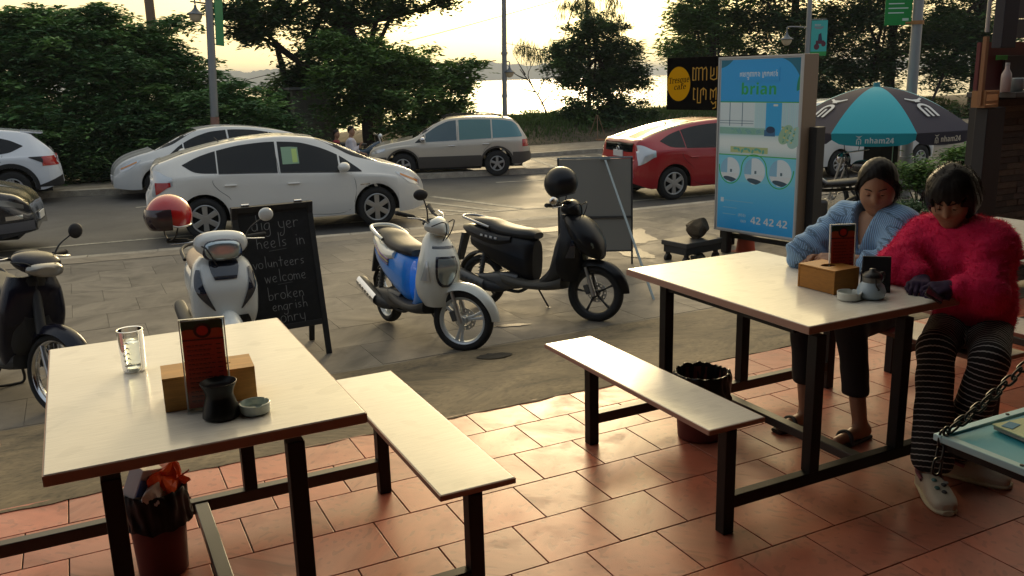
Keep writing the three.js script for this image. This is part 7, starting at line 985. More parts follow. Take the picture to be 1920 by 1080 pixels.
{ // grass on the bank
  const r = rng(61), a = []; for (let i = 0; i < 26000; i++) { const x = 8 + r() * 30, z = -26.75 - r() * 5.5, bank = 0.95 * ss(-26.4, -29.5, z) * ss(8, 13, x), y = -0.80 + bank + 0.12 * fbm(x * 0.3, z * 0.3), h = 0.10 + 0.22 * r() * (0.6 + 0.8 * Math.max(0, n3(x * 0.8, z * 0.8))), dx = (r() - 0.5) * 0.2, dz = (r() - 0.5) * 0.2, w = 0.02 + 0.02 * r(), th = r() * 3.14; a.push(x - Math.cos(th) * w, y, z - Math.sin(th) * w, x + Math.cos(th) * w, y, z + Math.sin(th) * w, x + dx, y + h, z + dz); }
  const g = new THREE.BufferGeometry(); g.setAttribute('position', new THREE.Float32BufferAttribute(a, 3)); g.computeVertexNormals();
  tag(part('grass', [g], leafMat([0.07, 0.12, 0.03], 0.3), scene), 'rough green grass on the bank above the far pavement', 'grass', null, 'stuff');
  const hut = thing('garden_hut', 'small pale grey hut wall showing between the tree stems', 'hut', spot(598, 300, -28.4)); hut.position.y = -0.5; part('wall', [box(1.35, 2.0, 0.9, 0, 1.0, -0.5, 0.01)], mat([0.34, 0.36, 0.34], 0.85, 0, { map: stoneTex }), hut); part('roof', [box(1.6, 0.08, 1.2, 0, 2.05, -0.5, 0.01)], mat([0.12, 0.12, 0.12], 0.8), hut);
  const sp = spot(1120, 262, -27.2); const st = thing('staked_sapling', 'young sapling tied to wooden stakes on the bank behind the red car', 'tree', [sp[0], -0.62, -27.2]); part('stem', [limb([[0, 0, 0], [0.02, 0.8, 0], [0.0, 1.5, 0.02]], 0.025, 0.01, 10)], bark, st); for (let i = 0; i < 3; i++) part('stake', [cyl([Math.cos(i * 2.1) * 0.4, 0, Math.sin(i * 2.1) * 0.4], [Math.cos(i * 2.1) * 0.03, 0.95, Math.sin(i * 2.1) * 0.03], 0.018, 0.015, 8)], mat([0.22, 0.14, 0.08], 0.9), st); part('earth_mound', [ball(0, 0.02, 0, 0.5, 0.1, 0.35, 16)], mat([0.20, 0.09, 0.04], 0.95), st);
}
// ---------------------------------------------------------------- people: one smooth body each, clothes and hair as children
function surfaceNet(f, lo, hi, c) { // mesh of f = 0 (f < 0 inside) on a grid of cell c
  const nx = Math.ceil((hi[0] - lo[0]) / c) + 1, ny = Math.ceil((hi[1] - lo[1]) / c) + 1, nz = Math.ceil((hi[2] - lo[2]) / c) + 1, F = new Float32Array(nx * ny * nz), id = new Int32Array(nx * ny * nz).fill(-1), pos = [], ix = [];
  for (let k = 0, q = 0; k < nz; k++) for (let j = 0; j < ny; j++) for (let i = 0; i < nx; i++) F[q++] = f(lo[0] + i * c, lo[1] + j * c, lo[2] + k * c);
  const sx = 1, sy = nx, sz = nx * ny, C = [0, sx, sy, sx + sy, sz, sz + sx, sz + sy, sz + sx + sy], E = [[0, 1], [2, 3], [4, 5], [6, 7], [0, 2], [1, 3], [4, 6], [5, 7], [0, 4], [1, 5], [2, 6], [3, 7]];
  for (let k = 0; k < nz - 1; k++) for (let j = 0; j < ny - 1; j++) for (let i = 0; i < nx - 1; i++) {
    const b = i + j * sy + k * sz; let m = 0; for (let q = 0; q < 8; q++) if (F[b + C[q]] < 0) m |= 1 << q; if (m === 0 || m === 255) continue;
    let x = 0, y = 0, z = 0, n = 0; for (const [p, q] of E) { const a = F[b + C[p]], d = F[b + C[q]]; if ((a < 0) === (d < 0)) continue; const t = a / (a - d); x += lerp(p & 1, q & 1, t); y += lerp(p >> 1 & 1, q >> 1 & 1, t); z += lerp(p >> 2, q >> 2, t); n++; }
    id[b] = pos.length / 3; pos.push(lo[0] + (i + x / n) * c, lo[1] + (j + y / n) * c, lo[2] + (k + z / n) * c);
  }
  for (let k = 1; k < nz - 1; k++) for (let j = 1; j < ny - 1; j++) for (let i = 1; i < nx - 1; i++) {
    const b = i + j * sy + k * sz, s = F[b] < 0;
    for (const [st, u, v] of [[sx, sy, sz], [sy, sz, sx], [sz, sx, sy]]) { if (s === (F[b + st] < 0)) continue; const a = id[b - u - v], d = id[b - v], e = id[b], g = id[b - u]; if (a < 0 || d < 0 || e < 0 || g < 0) continue; s ? ix.push(a, d, e, a, e, g) : ix.push(a, e, d, a, g, e); }
  }
  const g = new THREE.BufferGeometry(); g.setAttribute('position', new THREE.Float32BufferAttribute(pos, 3)); g.setIndex(ix); g.computeVertexNormals(); return g;
}
const cap = (b, x, y, z) => { const ux = b[3] - b[0], uy = b[4] - b[1], uz = b[5] - b[2], px = x - b[0], py = y - b[1], pz = z - b[2], L = ux * ux + uy * uy + uz * uz, h = L < 1e-9 ? 0 : clamp((px * ux + py * uy + pz * uz) / L); return Math.hypot(px - ux * h, py - uy * h, pz - uz * h) - (b[6] + (b[7] - b[6]) * h); };
const smin = (a, b, k) => { const h = Math.max(k - Math.abs(a - b), 0) / k; return Math.min(a, b) - h * h * k * 0.25; };
const smax = (a, b, k) => -smin(-a, -b, k);
const bonesF = (list, k) => (x, y, z) => { let d = 1e3; for (const b of list) { const c = cap(b, x, y, z); d = d > 900 ? c : smin(d, c, k); } return d; };
const bone = (a, b, ra, rb = ra) => [...a, ...b, ra, rb];
const bounds = (list, m) => { const lo = [9e9, 9e9, 9e9], hi = [-9e9, -9e9, -9e9]; for (const b of list) for (let q = 0; q < 3; q++) { const r = Math.max(b[6], b[7]) + m; lo[q] = Math.min(lo[q], b[q] - r, b[q + 3] - r); hi[q] = Math.max(hi[q], b[q] + r, b[q + 3] + r); } return [lo, hi]; };
const ell = (x, y, z, cx, cy, cz, rx, ry, rz) => { const k = Math.hypot((x - cx) / rx, (y - cy) / ry, (z - cz) / rz); return (k - 1) * Math.min(rx, ry, rz); };
function frame(fwd, up) { const f = V3(fwd).normalize(), u0 = V3(up), l = u0.clone().cross(f).normalize(), u = f.clone().cross(l); return { f, u, l }; }   // l = left of the figure
// head in its own axes: x forward, y up, z to the figure's left... returned in world space
function headSDF(jaw = 1) {
  return (x, y, z) => {
    let d = ell(x, y, z, -0.012, 0.030, 0, 0.094, 0.098, 0.076);
    d = smin(d, ell(x, y, z, 0.018, -0.035, 0, 0.066 * jaw, 0.082, 0.058 * jaw), 0.05);
    d = smin(d, ell(x, y, z, 0.048, -0.090, 0, 0.030, 0.026, 0.030), 0.045);                       // chin
    for (const s of [-1, 1]) { d = smin(d, ell(x, y, z, 0.050, -0.025, s * 0.038, 0.026, 0.026, 0.024), 0.035); d = smax(d, -ell(x, y, z, 0.094, 0.012, s * 0.032, 0.020, 0.013, 0.019), 0.016); d = smin(d, ell(x, y, z, 0.069, 0.009, s * 0.031, 0.014, 0.012, 0.016), 0.010); d = smin(d, ell(x, y, z, -0.008, -0.005, s * 0.077, 0.018, 0.031, 0.010), 0.010); }
    d = smin(d, cap([0.078, 0.018, 0, 0.099, -0.022, 0, 0.007, 0.011], x, y, z), 0.016); for (const s of [-1, 1]) d = smin(d, cap([0.089, -0.026, s * 0.011, 0.086, -0.027, s * 0.012, 0.008, 0.007], x, y, z), 0.008);
    d = smin(d, ell(x, y, z, 0.078, -0.051, 0, 0.013, 0.006, 0.024), 0.007); d = smin(d, ell(x, y, z, 0.076, -0.063, 0, 0.013, 0.008, 0.020), 0.006); d = smax(d, -ell(x, y, z, 0.093, -0.0565, 0, 0.012, 0.0018, 0.022), 0.004);
    return d;
  };
}
const toWorld = (g, F, c) => g.applyMatrix4(new THREE.Matrix4().makeBasis(F.f, F.u, F.l.clone().negate()).setPosition(...c));   // local z = figure's right
function handBones(wrist, dir, back, side, curl, scale = 1, spread = 1) { // side: +1 when the thumb lies along dir x back
  const d = V3(dir).normalize(), b0 = V3(back), t = d.clone().cross(b0).normalize().multiplyScalar(side), b = t.clone().cross(d).normalize().multiplyScalar(side), W = V3(wrist), P = (x, y, z) => W.clone().addScaledVector(d, x * scale).addScaledVector(b, y * scale).addScaledVector(t, z * scale).toArray();
  const palm = [], fingers = [];
  for (const z of [-0.028, -0.010, 0.010, 0.027]) palm.push(bone(P(0.012, 0, z * 0.65), P(0.082 - Math.abs(z - 0.005) * 0.2, 0.002, z), 0.0135 * scale, 0.0115 * scale));
  palm.push(bone(P(-0.02, 0, 0), P(0.02, 0, 0), 0.021 * scale, 0.019 * scale)); palm.push(bone(P(0.02, -0.006, 0.016), P(0.055, -0.008, 0.018), 0.015 * scale, 0.012 * scale));
  const len = [[0.032, 0.021, 0.017], [0.039, 0.026, 0.019], [0.042, 0.028, 0.020], [0.037, 0.024, 0.019]];
  [-0.029, -0.010, 0.010, 0.028].forEach((z, i) => { let x = 0.080 - Math.abs(z - 0.005) * 0.22, y = 0.002, a = 0, out = []; const c = curl.length ? curl[i % curl.length] : curl; let zz = z, p = P(x, y, zz); for (let k = 0; k < 3; k++) { a += c * [0.9, 1.15, 0.75][k]; x += Math.cos(a) * len[i][k]; y -= Math.sin(a) * len[i][k]; zz += z * 0.10 * spread * (k === 0 ? 1 : 0.4); const q = P(x, y, zz); out.push(bone(p, q, (0.0098 - k * 0.001) * scale, (0.0092 - k * 0.0011) * scale)); p = q; } fingers.push(out); });
  const th = [P(0.022, -0.008, 0.024), P(0.048, -0.016, 0.046), P(0.074, -0.024, 0.050), P(0.094, -0.030, 0.044)]; fingers.push([0, 1, 2].map(k => bone(th[k], th[k + 1], (0.0125 - k * 0.0018) * scale, (0.011 - k * 0.0018) * scale)));
  const pf = bonesF(palm, 0.016 * scale), ff = fingers.map(l => bonesF(l, 0.006 * scale));
  return { f: (x, y, z) => { let d = pf(x, y, z); const p = d; for (const q of ff) { const e = q(x, y, z); d = Math.min(d, smin(p, e, 0.010 * scale)); } return d; }, list: [...palm, ...fingers.flat()] };
}
const skinTex = tex(128, (u, v) => { const a = tfbm(u, v, 9, 3), k = 0.92 + 0.10 * a; return [k, k * 0.985, k * 0.97]; });
const skin = mat([0.40, 0.215, 0.13], 0.5, 0, { map: skinTex }), lipM = mat([0.26, 0.075, 0.06], 0.45), eyeWhite = mat([0.5, 0.47, 0.44], 0.3), hairM = mat([0.007, 0.005, 0.005], 0.55, 0, { specularIntensity: 0.45 }), browM = mat([0.02, 0.013, 0.01], 0.8);
const knitTex = tex(256, (u, v) => { const s = 0.5 + 0.5 * Math.sin(u * 6.2832 * 16), w = 0.5 + 0.5 * Math.sin(v * 6.2832 * 26 + (s > 0.5 ? 0 : 1.5)); const k = 0.70 + 0.25 * s + 0.06 * w; return [k, k, k]; });
const stripeTex = tex(256, (u, v) => { const q = (v * 6 + 0.025 * Math.sin(u * 40)) % 1, l = ss(0.70, 0.76, q) * (1 - ss(0.90, 0.96, q)); const k = 0.07 + 0.62 * l; return [k, k * 0.98, k * 0.95]; });
function uvLegs(g, legs, sc) { // legs: [hip, knee, ankle]; v runs down the leg and eases round the knee
  const p = g.attributes.position, uv = new Float32Array(p.count * 2), q = V(0, 0, 0), L = legs.map(l => { const [h, k, a] = l.map(V3); return { k, d1: k.clone().sub(h).normalize(), d2: a.clone().sub(k).normalize(), l1: k.distanceTo(h), ...(() => { const d1 = k.clone().sub(h).normalize(), d2 = a.clone().sub(k).normalize(), o = d1.clone().sub(d2).normalize(), m = d1.clone().add(d2).normalize(); return { o, m, th: Math.acos(clamp(d1.dot(d2), -1, 1)), c: k.clone().addScaledVector(o, -0.085) }; })(), b1: bone(l[0], l[1], 0.08), b2: bone(l[1], l[2], 0.08) }; });
  for (let i = 0; i < p.count; i++) { q.fromBufferAttribute(p, i); let best = 9e9, o = L[0]; for (const l of L) { const d = Math.min(cap(l.b1, q.x, q.y, q.z), cap(l.b2, q.x, q.y, q.z)); if (d < best) { best = d; o = l; } } const r = q.clone().sub(o.c), m = r.dot(o.m), w = r.dot(o.o), ph = Math.atan2(m, w), A = 0.13; let v; if (w > 0 && Math.abs(ph) < o.th / 2) v = A * ph; else if (m > 0) v = A * o.th / 2 + r.dot(o.d2); else v = -A * o.th / 2 + r.dot(o.d1); uv[2 * i] = (q.x + q.z) * sc; uv[2 * i + 1] = (o.l1 + v) * sc; }
  g.setAttribute('uv', new THREE.BufferAttribute(uv, 2)); return g;
}
function face(t, body, F, c, o) { // eyes, brows, lips as thin pieces set in the head
  const A = (g, n, m) => part(n, [toWorld(g, F, c)], m, body);
  for (const s of [-1, 1]) { const e = A(T(ball(0, 0, 0, 0.011, 0.0105, 0.0135, 16), 0.073, 0.010, s * 0.031), 'eye', eyeWhite); part('iris', [toWorld(T(ball(0, 0, 0, 0.0035, 0.0058, 0.0058, 12), 0.082, 0.006, s * 0.0295), F, c)], browM, e); A(T(grid(10, 10, (u, v) => { const a = lerp(o.lid || -0.2, 1.5, u), b = lerp(-1.25, 1.25, v); return [0.073 + 0.0118 * Math.cos(a) * Math.cos(b), 0.010 + 0.0113 * Math.sin(a), s * 0.031 + 0.0145 * Math.cos(a) * Math.sin(b)]; })), 'eyelid', skin); A(tube([[0.081, 0.0115 + 0.0113 * Math.sin(o.lid || -0.2) - 0.0015, s * 0.018], [0.0855, 0.010 + 0.0113 * Math.sin(o.lid || -0.2) - 0.002, s * 0.031], [0.077, 0.010 + 0.0113 * Math.sin(o.lid || -0.2), s * 0.045]], 0.0014, 10, 5), 'eyelashes', browM);
    A(tube([[0.088, 0.030, s * 0.014], [0.086, 0.036, s * 0.030], [0.071, 0.033, s * 0.048]], 0.0026, 12, 5), 'eyebrow', browM); }
  A(T(merge([ball(0.0815, -0.0515, 0, 0.0105, 0.0046, 0.0215, 16), ball(0.080, -0.0625, 0, 0.0105, 0.0062, 0.0185, 16)])), 'lips', lipM);
}
const fuzz = (g, n, L, w, seed, m) => { // short wool fibres standing off a surface
  const r = rng(seed), p = g.attributes.position, ix = g.index, N = g.attributes.normal, out = [], tri = ix.count / 3; for (let i = 0; i < n; i++) { const q = Math.floor(r() * tri), a = ix.getX(q * 3), b = ix.getX(q * 3 + 1), c = ix.getX(q * 3 + 2), u = r(), v = r() * (1 - u), P = k => p.getComponent(a, k) + (p.getComponent(b, k) - p.getComponent(a, k)) * u + (p.getComponent(c, k) - p.getComponent(a, k)) * v, x = P(0), y = P(1), z = P(2), nx = N.getX(a), ny = N.getY(a), nz = N.getZ(a), l = L * (0.5 + r()), dx = nx * 0.7 + (r() - 0.5) * 1.5, dy = ny * 0.7 + (r() - 0.5) * 1.5 - 0.25, dz = nz * 0.7 + (r() - 0.5) * 1.5, k = l / Math.hypot(dx, dy, dz), sx = (r() - 0.5), sy = (r() - 0.5), sz = (r() - 0.5), h = w / Math.hypot(sx, sy, sz); out.push(x - sx * h, y - sy * h, z - sz * h, x + sx * h, y + sy * h, z + sz * h, x + dx * k, y + dy * k, z + dz * k); }
  const o = new THREE.BufferGeometry(); o.setAttribute('position', new THREE.Float32BufferAttribute(out, 3)); o.computeVertexNormals(); return o;
};
function shoe(t, heel, toeDir, m, strap) { const h = facing(toeDir[0], toeDir[2]), G = g => T(g, heel[0], heel[1], heel[2], 0, h, 0); const s = part('clog', [G(loft([{ x: -0.045, y: 0.045, w: 0.028, h: 0.03, hb: 0.04, n: 3 }, { x: -0.03, y: 0.045, w: 0.036, h: 0.035, hb: 0.045, n: 3 }, { x: 0.04, y: 0.045, w: 0.038, h: 0.05, hb: 0.045, n: 2.8 }, { x: 0.10, y: 0.045, w: 0.047, h: 0.048, hb: 0.045, n: 2.6 }, { x: 0.16, y: 0.040, w: 0.052, h: 0.036, hb: 0.040, n: 2.4 }, { x: 0.205, y: 0.036, w: 0.042, h: 0.024, hb: 0.036, n: 2.4 }, { x: 0.22, y: 0.034, w: 0.02, h: 0.012, hb: 0.02 }]))], m, t); part('sole', [G(loft([{ x: -0.05, y: 0.012, w: 0.03, h: 0.012, n: 4 }, { x: 0.02, y: 0.012, w: 0.040, h: 0.012, n: 4 }, { x: 0.13, y: 0.012, w: 0.055, h: 0.012, n: 4 }, { x: 0.2, y: 0.012, w: 0.046, h: 0.012, n: 3 }, { x: 0.228, y: 0.012, w: 0.02, h: 0.01 }]))], mat([0.62, 0.54, 0.36], 0.7), s); part('strap', [G(tube([[0.05, 0.07, 0.040], [-0.01, 0.085, 0.038], [-0.045, 0.088, 0.0], [-0.01, 0.085, -0.038], [0.05, 0.07, -0.040]], 0.009, 30, 6))], strap, s); [[0.10, 0.094, 0.012, [0.10, 0.25, 0.24]], [0.13, 0.088, -0.014, [0.03, 0.03, 0.03]], [0.145, 0.082, 0.016, [0.05, 0.14, 0.13]], [0.118, 0.09, -0.026, [0.3, 0.3, 0.28]], [0.165, 0.074, -0.004, [0.03, 0.03, 0.03]]].forEach(([x, y, z, c]) => part('charm', [G(ball(x, y, z, 0.012, 0.006, 0.011, 10))], mat(c, 0.5), s)); }
{ // woman in the blue cardigan
  const t = thing('person', 'woman in a pale blue cardigan seated with hands clasped on the table', 'person', [3.50, 0, -3.0]); t.updateMatrix(); const O = [3.50, 0, -3.0], R = p => [p[0] - O[0], p[1], p[2] - O[2]], B = (a, b, ra, rb) => bone(R(a), R(b), ra, rb);
  const hc = [3.425, 1.140, -2.95], F = frame([-0.80, -0.36, 0.58], [-0.30, 1, 0.16]);
  const pel = [3.54, 0.57, -3.0], ch = [3.47, 0.86, -2.98], nk = [3.445, 1.005, -2.965], sR = [3.43, 0.965, -3.135], sL = [3.455, 0.965, -2.815], eR = [3.15, 0.825, -3.13], eL = [3.295, 0.815, -2.74], wR = [3.185, 0.818, -3.045], wL = [3.185, 0.832, -2.94];
  const hR = [3.52, 0.545, -3.09], hL = [3.52, 0.545, -2.91], kR = [3.09, 0.535, -3.05], kL = [3.14, 0.53, -2.80], aR = [3.05, 0.085, -2.96], aL = [3.14, 0.085, -2.71], tR = [2.89, 0.025, -2.96], tL = [2.99, 0.025, -2.70];
  const torso = [B(pel, [3.51, 0.70, -3.0], 0.13, 0.115), B([3.51, 0.70, -3.0], ch, 0.115, 0.12), B([3.46, 0.91, -3.06], [3.465, 0.91, -2.90], 0.095, 0.095), B(sR, sL, 0.055, 0.055), B(nk, [hc[0] + 0.02, hc[1] - 0.06, hc[2]], 0.046, 0.042)];
  const arms = [B(sR, eR, 0.045, 0.037), B(eR, wR, 0.036, 0.024), B(sL, eL, 0.045, 0.037), B(eL, wL, 0.036, 0.024)], legs = [B(hR, kR, 0.085, 0.055), B(kR, aR, 0.05, 0.034), B(hL, kL, 0.085, 0.055), B(kL, aL, 0.05, 0.034), B([aR[0] + 0.03, 0.045, aR[2]], tR, 0.036, 0.026), B([aL[0] + 0.03, 0.045, aL[2]], tL, 0.036, 0.026)];
  const all = [...torso, ...arms, ...legs], [lo, hi] = bounds(all, 0.03), bf = bonesF(all, 0.03);
  const head = toWorld(surfaceNet(headSDF(1.12), [-0.13, -0.14, -0.11], [0.13, 0.15, 0.11], 0.0045), F, R(hc));
  const H1 = handBones(R(wR), [-0.80, 0.0, -0.10], [0.1, 0.95, -0.4], 1, [0.55, 0.6, 0.62, 0.65], 0.95), H2 = handBones(R(wL), [-0.82, -0.06, -0.42], [-0.2, 1, 0.45], 1, [0.75, 0.8, 0.85, 0.8], 0.95);
  const hands = [H1, H2].map(h => { const [a, b] = bounds(h.list, 0.02); return surfaceNet(h.f, a, b, 0.0034); });
  const body = part('body', [surfaceNet(bf, lo, hi, 0.0125), head, ...hands], skin, t);
  face(t, body, F, R(hc), { lid: -0.35 });
  const wool = mat([0.27, 0.47, 0.76], 0.95, 0, { map: knitTex, bumpMap: knitTex, bumpScale: 0.004, sheen: 0.5, sheenRoughness: 0.6 }); wool.sheenColor.setRGB(0.4, 0.5, 0.6);
  const cl = [B([3.535, 0.60, -3.0], [3.51, 0.72, -3.0], 0.155, 0.145), B([3.51, 0.72, -3.0], ch, 0.145, 0.145), B([3.46, 0.915, -3.07], [3.47, 0.915, -2.89], 0.118, 0.118), B(sR, sL, 0.085, 0.085), B([3.455, 1.0, -3.03], [3.46, 1.0, -2.90], 0.06, 0.06)], sl = [B(sR, eR, 0.082, 0.082), B(eR, [3.168, 0.818, -3.075], 0.078, 0.056), B(sL, eL, 0.082, 0.078), B(eL, [3.25, 0.82, -2.82], 0.076, 0.055)];
  const cf = bonesF(cl, 0.06), sf = bonesF(sl, 0.03), ff = V3(F.f), tf = frame([-0.93, 0.05, 0.18], [0, 1, 0]), c0 = R([3.46, 0.80, -2.985]);
  const cardi = surfaceNet((x, y, z) => { let s = sf(x, y, z); const w = x + O[0], yy = y, q = n3(x * 9, y * 16, z * 9) * 0.010 + Math.sin((y + x * 0.6 + z * 0.4) * 78) * 0.0055; s += q; let d = smin(cf(x, y, z) + n3(x * 6, y * 8, z * 6) * 0.008, s, 0.045); const px = x - c0[0], pz = z - c0[2], fw = px * tf.f.x + pz * tf.f.z, lt = px * tf.l.x + pz * tf.l.z; const vneck = Math.max(Math.abs(lt) - 0.30 * (y - 0.835), -(fw - 0.01)); d = smax(d, -vneck, 0.012); d = smax(d, -cap([...R([3.45, 0.97, -2.966]), ...R([3.44, 1.15, -2.96]), 0.068, 0.075], x, y, z), 0.01); d = Math.max(d, 0.565 - y); return d; }, ...bounds([...cl, ...sl], 0.02), 0.0105);
  part('cardigan', [uvBox(cardi, 6)], wool, t);
  const band = []; for (const s of [-1, 1]) band.push([0, 1, 2, 3, 4].map(i => { const y = lerp(0.80, 1.03, i / 4), lt = s * (0.62 * (y - 0.80) + 0.012), out = lerp(0.155, 0.03, Math.pow(i / 4, 1.4)); return [c0[0] + tf.f.x * out + tf.l.x * lt, y, c0[2] + tf.f.z * out + tf.l.z * lt]; }));
  part('undershirt', [surfaceNet((x, y, z) => Math.max(bonesF(torso.slice(0, 4), 0.05)(x, y, z) - 0.008, y - 0.872), ...bounds(torso.slice(0, 4), 0.03), 0.012)], mat([0.46, 0.46, 0.44], 0.8), t);
  part('embroidered_patch', [ball(c0[0] - 0.115, 0.905, c0[2] + 0.115, 0.006, 0.018, 0.016, 10)], mat([0.35, 0.16, 0.38], 0.9), t);
  const tr = [B(pel, [3.52, 0.63, -3.0], 0.14, 0.125), B(hR, kR, 0.096, 0.072), B(kR, [3.065, 0.24, -2.99], 0.068, 0.062), B(hL, kL, 0.096, 0.072), B(kL, [3.14, 0.24, -2.745], 0.068, 0.062)], trf = bonesF(tr, 0.03);
  part('trousers', [surfaceNet((x, y, z) => Math.max(trf(x, y, z) + 0.006 * n3(x * 12, y * 12, z * 12), 0.215 - y), ...bounds(tr, 0.03), 0.0115)], mat([0.012, 0.011, 0.012], 0.9), t);
  for (const [a, q] of [[aR, tR], [aL, tL]]) { const A = R(a), Q = R(q), h = facing(Q[0] - A[0], Q[2] - A[2]); const so = part('sandal_sole', [T(loft([{ x: -0.06, y: 0.010, w: 0.03, h: 0.010, n: 4 }, { x: 0.02, y: 0.010, w: 0.038, h: 0.010, n: 4 }, { x: 0.12, y: 0.010, w: 0.046, h: 0.010, n: 4 }, { x: 0.19, y: 0.010, w: 0.03, h: 0.010, n: 3 }]), A[0] - 0.0, 0, A[2], 0, h, 0)], mat([0.02, 0.015, 0.014], 0.7), t); part('sandal_strap', [T(tube([[0.10, 0.012, 0.045], [0.095, 0.05, 0.03], [0.09, 0.062, 0.0], [0.095, 0.05, -0.03], [0.10, 0.012, -0.045]], 0.010, 24, 6), A[0], 0, A[2], 0, h, 0)], mat([0.015, 0.012, 0.012], 0.6), so); }
  // hair drawn back into a low bun, centre parting
  const hair = surfaceNet((x, y, z) => { let d = ell(x, y, z, -0.018, 0.036, 0, 0.104, 0.111, 0.092); const str = 0.0007 * Math.sin((z + x * 0.35) * 300) + 0.0012 * n3(x * 50, y * 16, z * 50); d += str; d = smax(d, x - (0.022 + 0.72 * (y - 0.03) + 0.35 * Math.abs(z) + 0.004 * n3(z * 60, y * 30)), 0.010); d = smin(d, ell(x, y, z, -0.105, -0.02, 0, 0.042, 0.044, 0.044) + str, 0.03); d = smin(d, Math.max(ell(x, y, z, -0.035, -0.035, 0, 0.088, 0.095, 0.092) + str, x - 0.014), 0.02); return d; }, [-0.17, -0.13, -0.12], [0.13, 0.17, 0.12], 0.0045);
  part('hair', [toWorld(hair, F, R(hc))], hairM, t);
  const wisp = [], rw = rng(9); for (let i = 0; i < 150; i++) { const s = rw() < 0.5 ? -1 : 1, a = rw(), y0 = lerp(0.125, 0.03, a), z0 = s * lerp(0.03, 0.088, Math.pow(a, 0.7)), x0 = 0.03 + 0.03 * rw() - 0.03 * a; wisp.push(tube([[x0, y0, z0], [x0 - 0.01 + 0.02 * (rw() - 0.5), y0 - 0.03, z0 + s * (0.010 + 0.012 * rw())], [x0 - 0.03, y0 - 0.07 - 0.05 * rw(), z0 * 0.98 + s * 0.012 * rw()]], 0.0012, 6, 4)); }
  part('loose_hair', [toWorld(merge(wisp), F, R(hc))], hairM, t);
}
{ // woman in the shaggy pink jumper
  const O = [3.50, 0, -2.48], t = thing('person', 'woman in a shaggy pink jumper and black striped trousers seated at table corner', 'person', O), R = p => [p[0] - O[0], p[1], p[2] - O[2]], B = (a, b, ra, rb) => bone(R(a), R(b), ra, rb);
  const hc = [3.375, 1.145, -2.515], F = frame([-0.80, -0.55, 0.40], [-0.45, 1, 0.16]);
  const pel = [3.555, 0.57, -2.47], ch = [3.48, 0.86, -2.49], nk = [3.435, 0.995, -2.505], sR = [3.435, 0.95, -2.665], sL = [3.46, 0.95, -2.365], eR = [3.245, 0.835, -2.665], eL = [3.325, 0.775, -2.275], wR = [3.215, 0.815, -2.50], wL = [3.225, 0.805, -2.36];
  const hR = [3.52, 0.545, -2.56], hL = [3.54, 0.545, -2.39], kR = [3.13, 0.55, -2.34], kL = [3.25, 0.53, -2.18], aR = [2.97, 0.11, -2.20], aL = [3.19, 0.11, -2.24];
  const torso = [B(pel, [3.52, 0.70, -2.48], 0.13, 0.115), B([3.52, 0.70, -2.48], ch, 0.115, 0.12), B([3.465, 0.90, -2.57], [3.48, 0.90, -2.41], 0.095, 0.095), B(sR, sL, 0.055, 0.055), B(nk, [hc[0] + 0.03, hc[1] - 0.06, hc[2]], 0.046, 0.042)];
  const arms = [B(sR, eR, 0.045, 0.037), B(eR, wR, 0.036, 0.024), B(sL, eL, 0.045, 0.037), B(eL, wL, 0.036, 0.024)], legs = [B(hR, kR, 0.08, 0.052), B(kR, aR, 0.048, 0.032), B(hL, kL, 0.08, 0.052), B(kL, aL, 0.048, 0.032), B([aR[0], 0.06, aR[2]], [aR[0] - 0.06, 0.05, aR[2] + 0.09], 0.03, 0.026), B([aL[0], 0.06, aL[2]], [aL[0] + 0.05, 0.05, aL[2] + 0.1], 0.03, 0.026)];
  const all = [...torso, ...arms, ...legs], [lo, hi] = bounds(all, 0.03), bf = bonesF(all, 0.03);
  const head = toWorld(surfaceNet(headSDF(0.98), [-0.13, -0.14, -0.11], [0.13, 0.15, 0.11], 0.0045), F, R(hc));
  const body = part('body', [surfaceNet(bf, lo, hi, 0.0125), head], skin, t); face(t, body, F, R(hc), { lid: -0.45 });
  const H1 = handBones(R(wR), [-0.62, -0.12, 0.42], [-0.1, 1, 0.1], 1, [0.5, 0.55, 0.6, 0.6], 1.02), H2 = handBones(R(wL), [-0.70, -0.10, -0.22], [-0.1, 0.9, 0.5], -1, [0.6, 0.65, 0.7, 0.7], 1.02);
  const glove = mat([0.030, 0.012, 0.045], 0.85); for (const h of [H1, H2]) { const [a, b] = bounds(h.list, 0.02); part('glove', [surfaceNet(h.f, a, b, 0.0036)], glove, t); }
  const phone = thing('phone', 'black phone held in the gloved hands of the woman in pink', 'phone', [3.13, 0.785, -2.365], 0.6); part('phone_body', [box(0.15, 0.012, 0.075, 0, 0, 0, 0.004, 0.5, 0, 0.1)], mat([0.012, 0.012, 0.013], 0.25), phone);
  const cl = [B([3.55, 0.62, -2.475], [3.525, 0.72, -2.48], 0.165, 0.158), B([3.525, 0.72, -2.48], ch, 0.158, 0.145), B([3.465, 0.905, -2.58], [3.485, 0.905, -2.40], 0.125, 0.125), B(sR, sL, 0.088, 0.088), B([3.44, 0.99, -2.56], [3.455, 0.99, -2.44], 0.062, 0.062)], sl = [B(sR, eR, 0.088, 0.088), B(eR, [3.222, 0.82, -2.535], 0.082, 0.058), B(sL, eL, 0.080, 0.082), B(eL, [3.252, 0.80, -2.335], 0.080, 0.056)];
  const cf = bonesF(cl, 0.07), sf = bonesF(sl, 0.035);
  const jump = surfaceNet((x, y, z) => { let d = smin(cf(x, y, z), sf(x, y, z), 0.05) + 0.010 * n3(x * 11, y * 13, z * 11) + 0.006 * n3(x * 34, y * 34, z * 34); d = smax(d, -cap([...R([3.44, 0.985, -2.507]), ...R([3.40, 1.12, -2.51]), 0.060, 0.07], x, y, z), 0.012); return Math.max(d, 0.545 - y + 0.012 * n3(x * 30, 4, z * 30)); }, ...bounds([...cl, ...sl], 0.03), 0.0105);
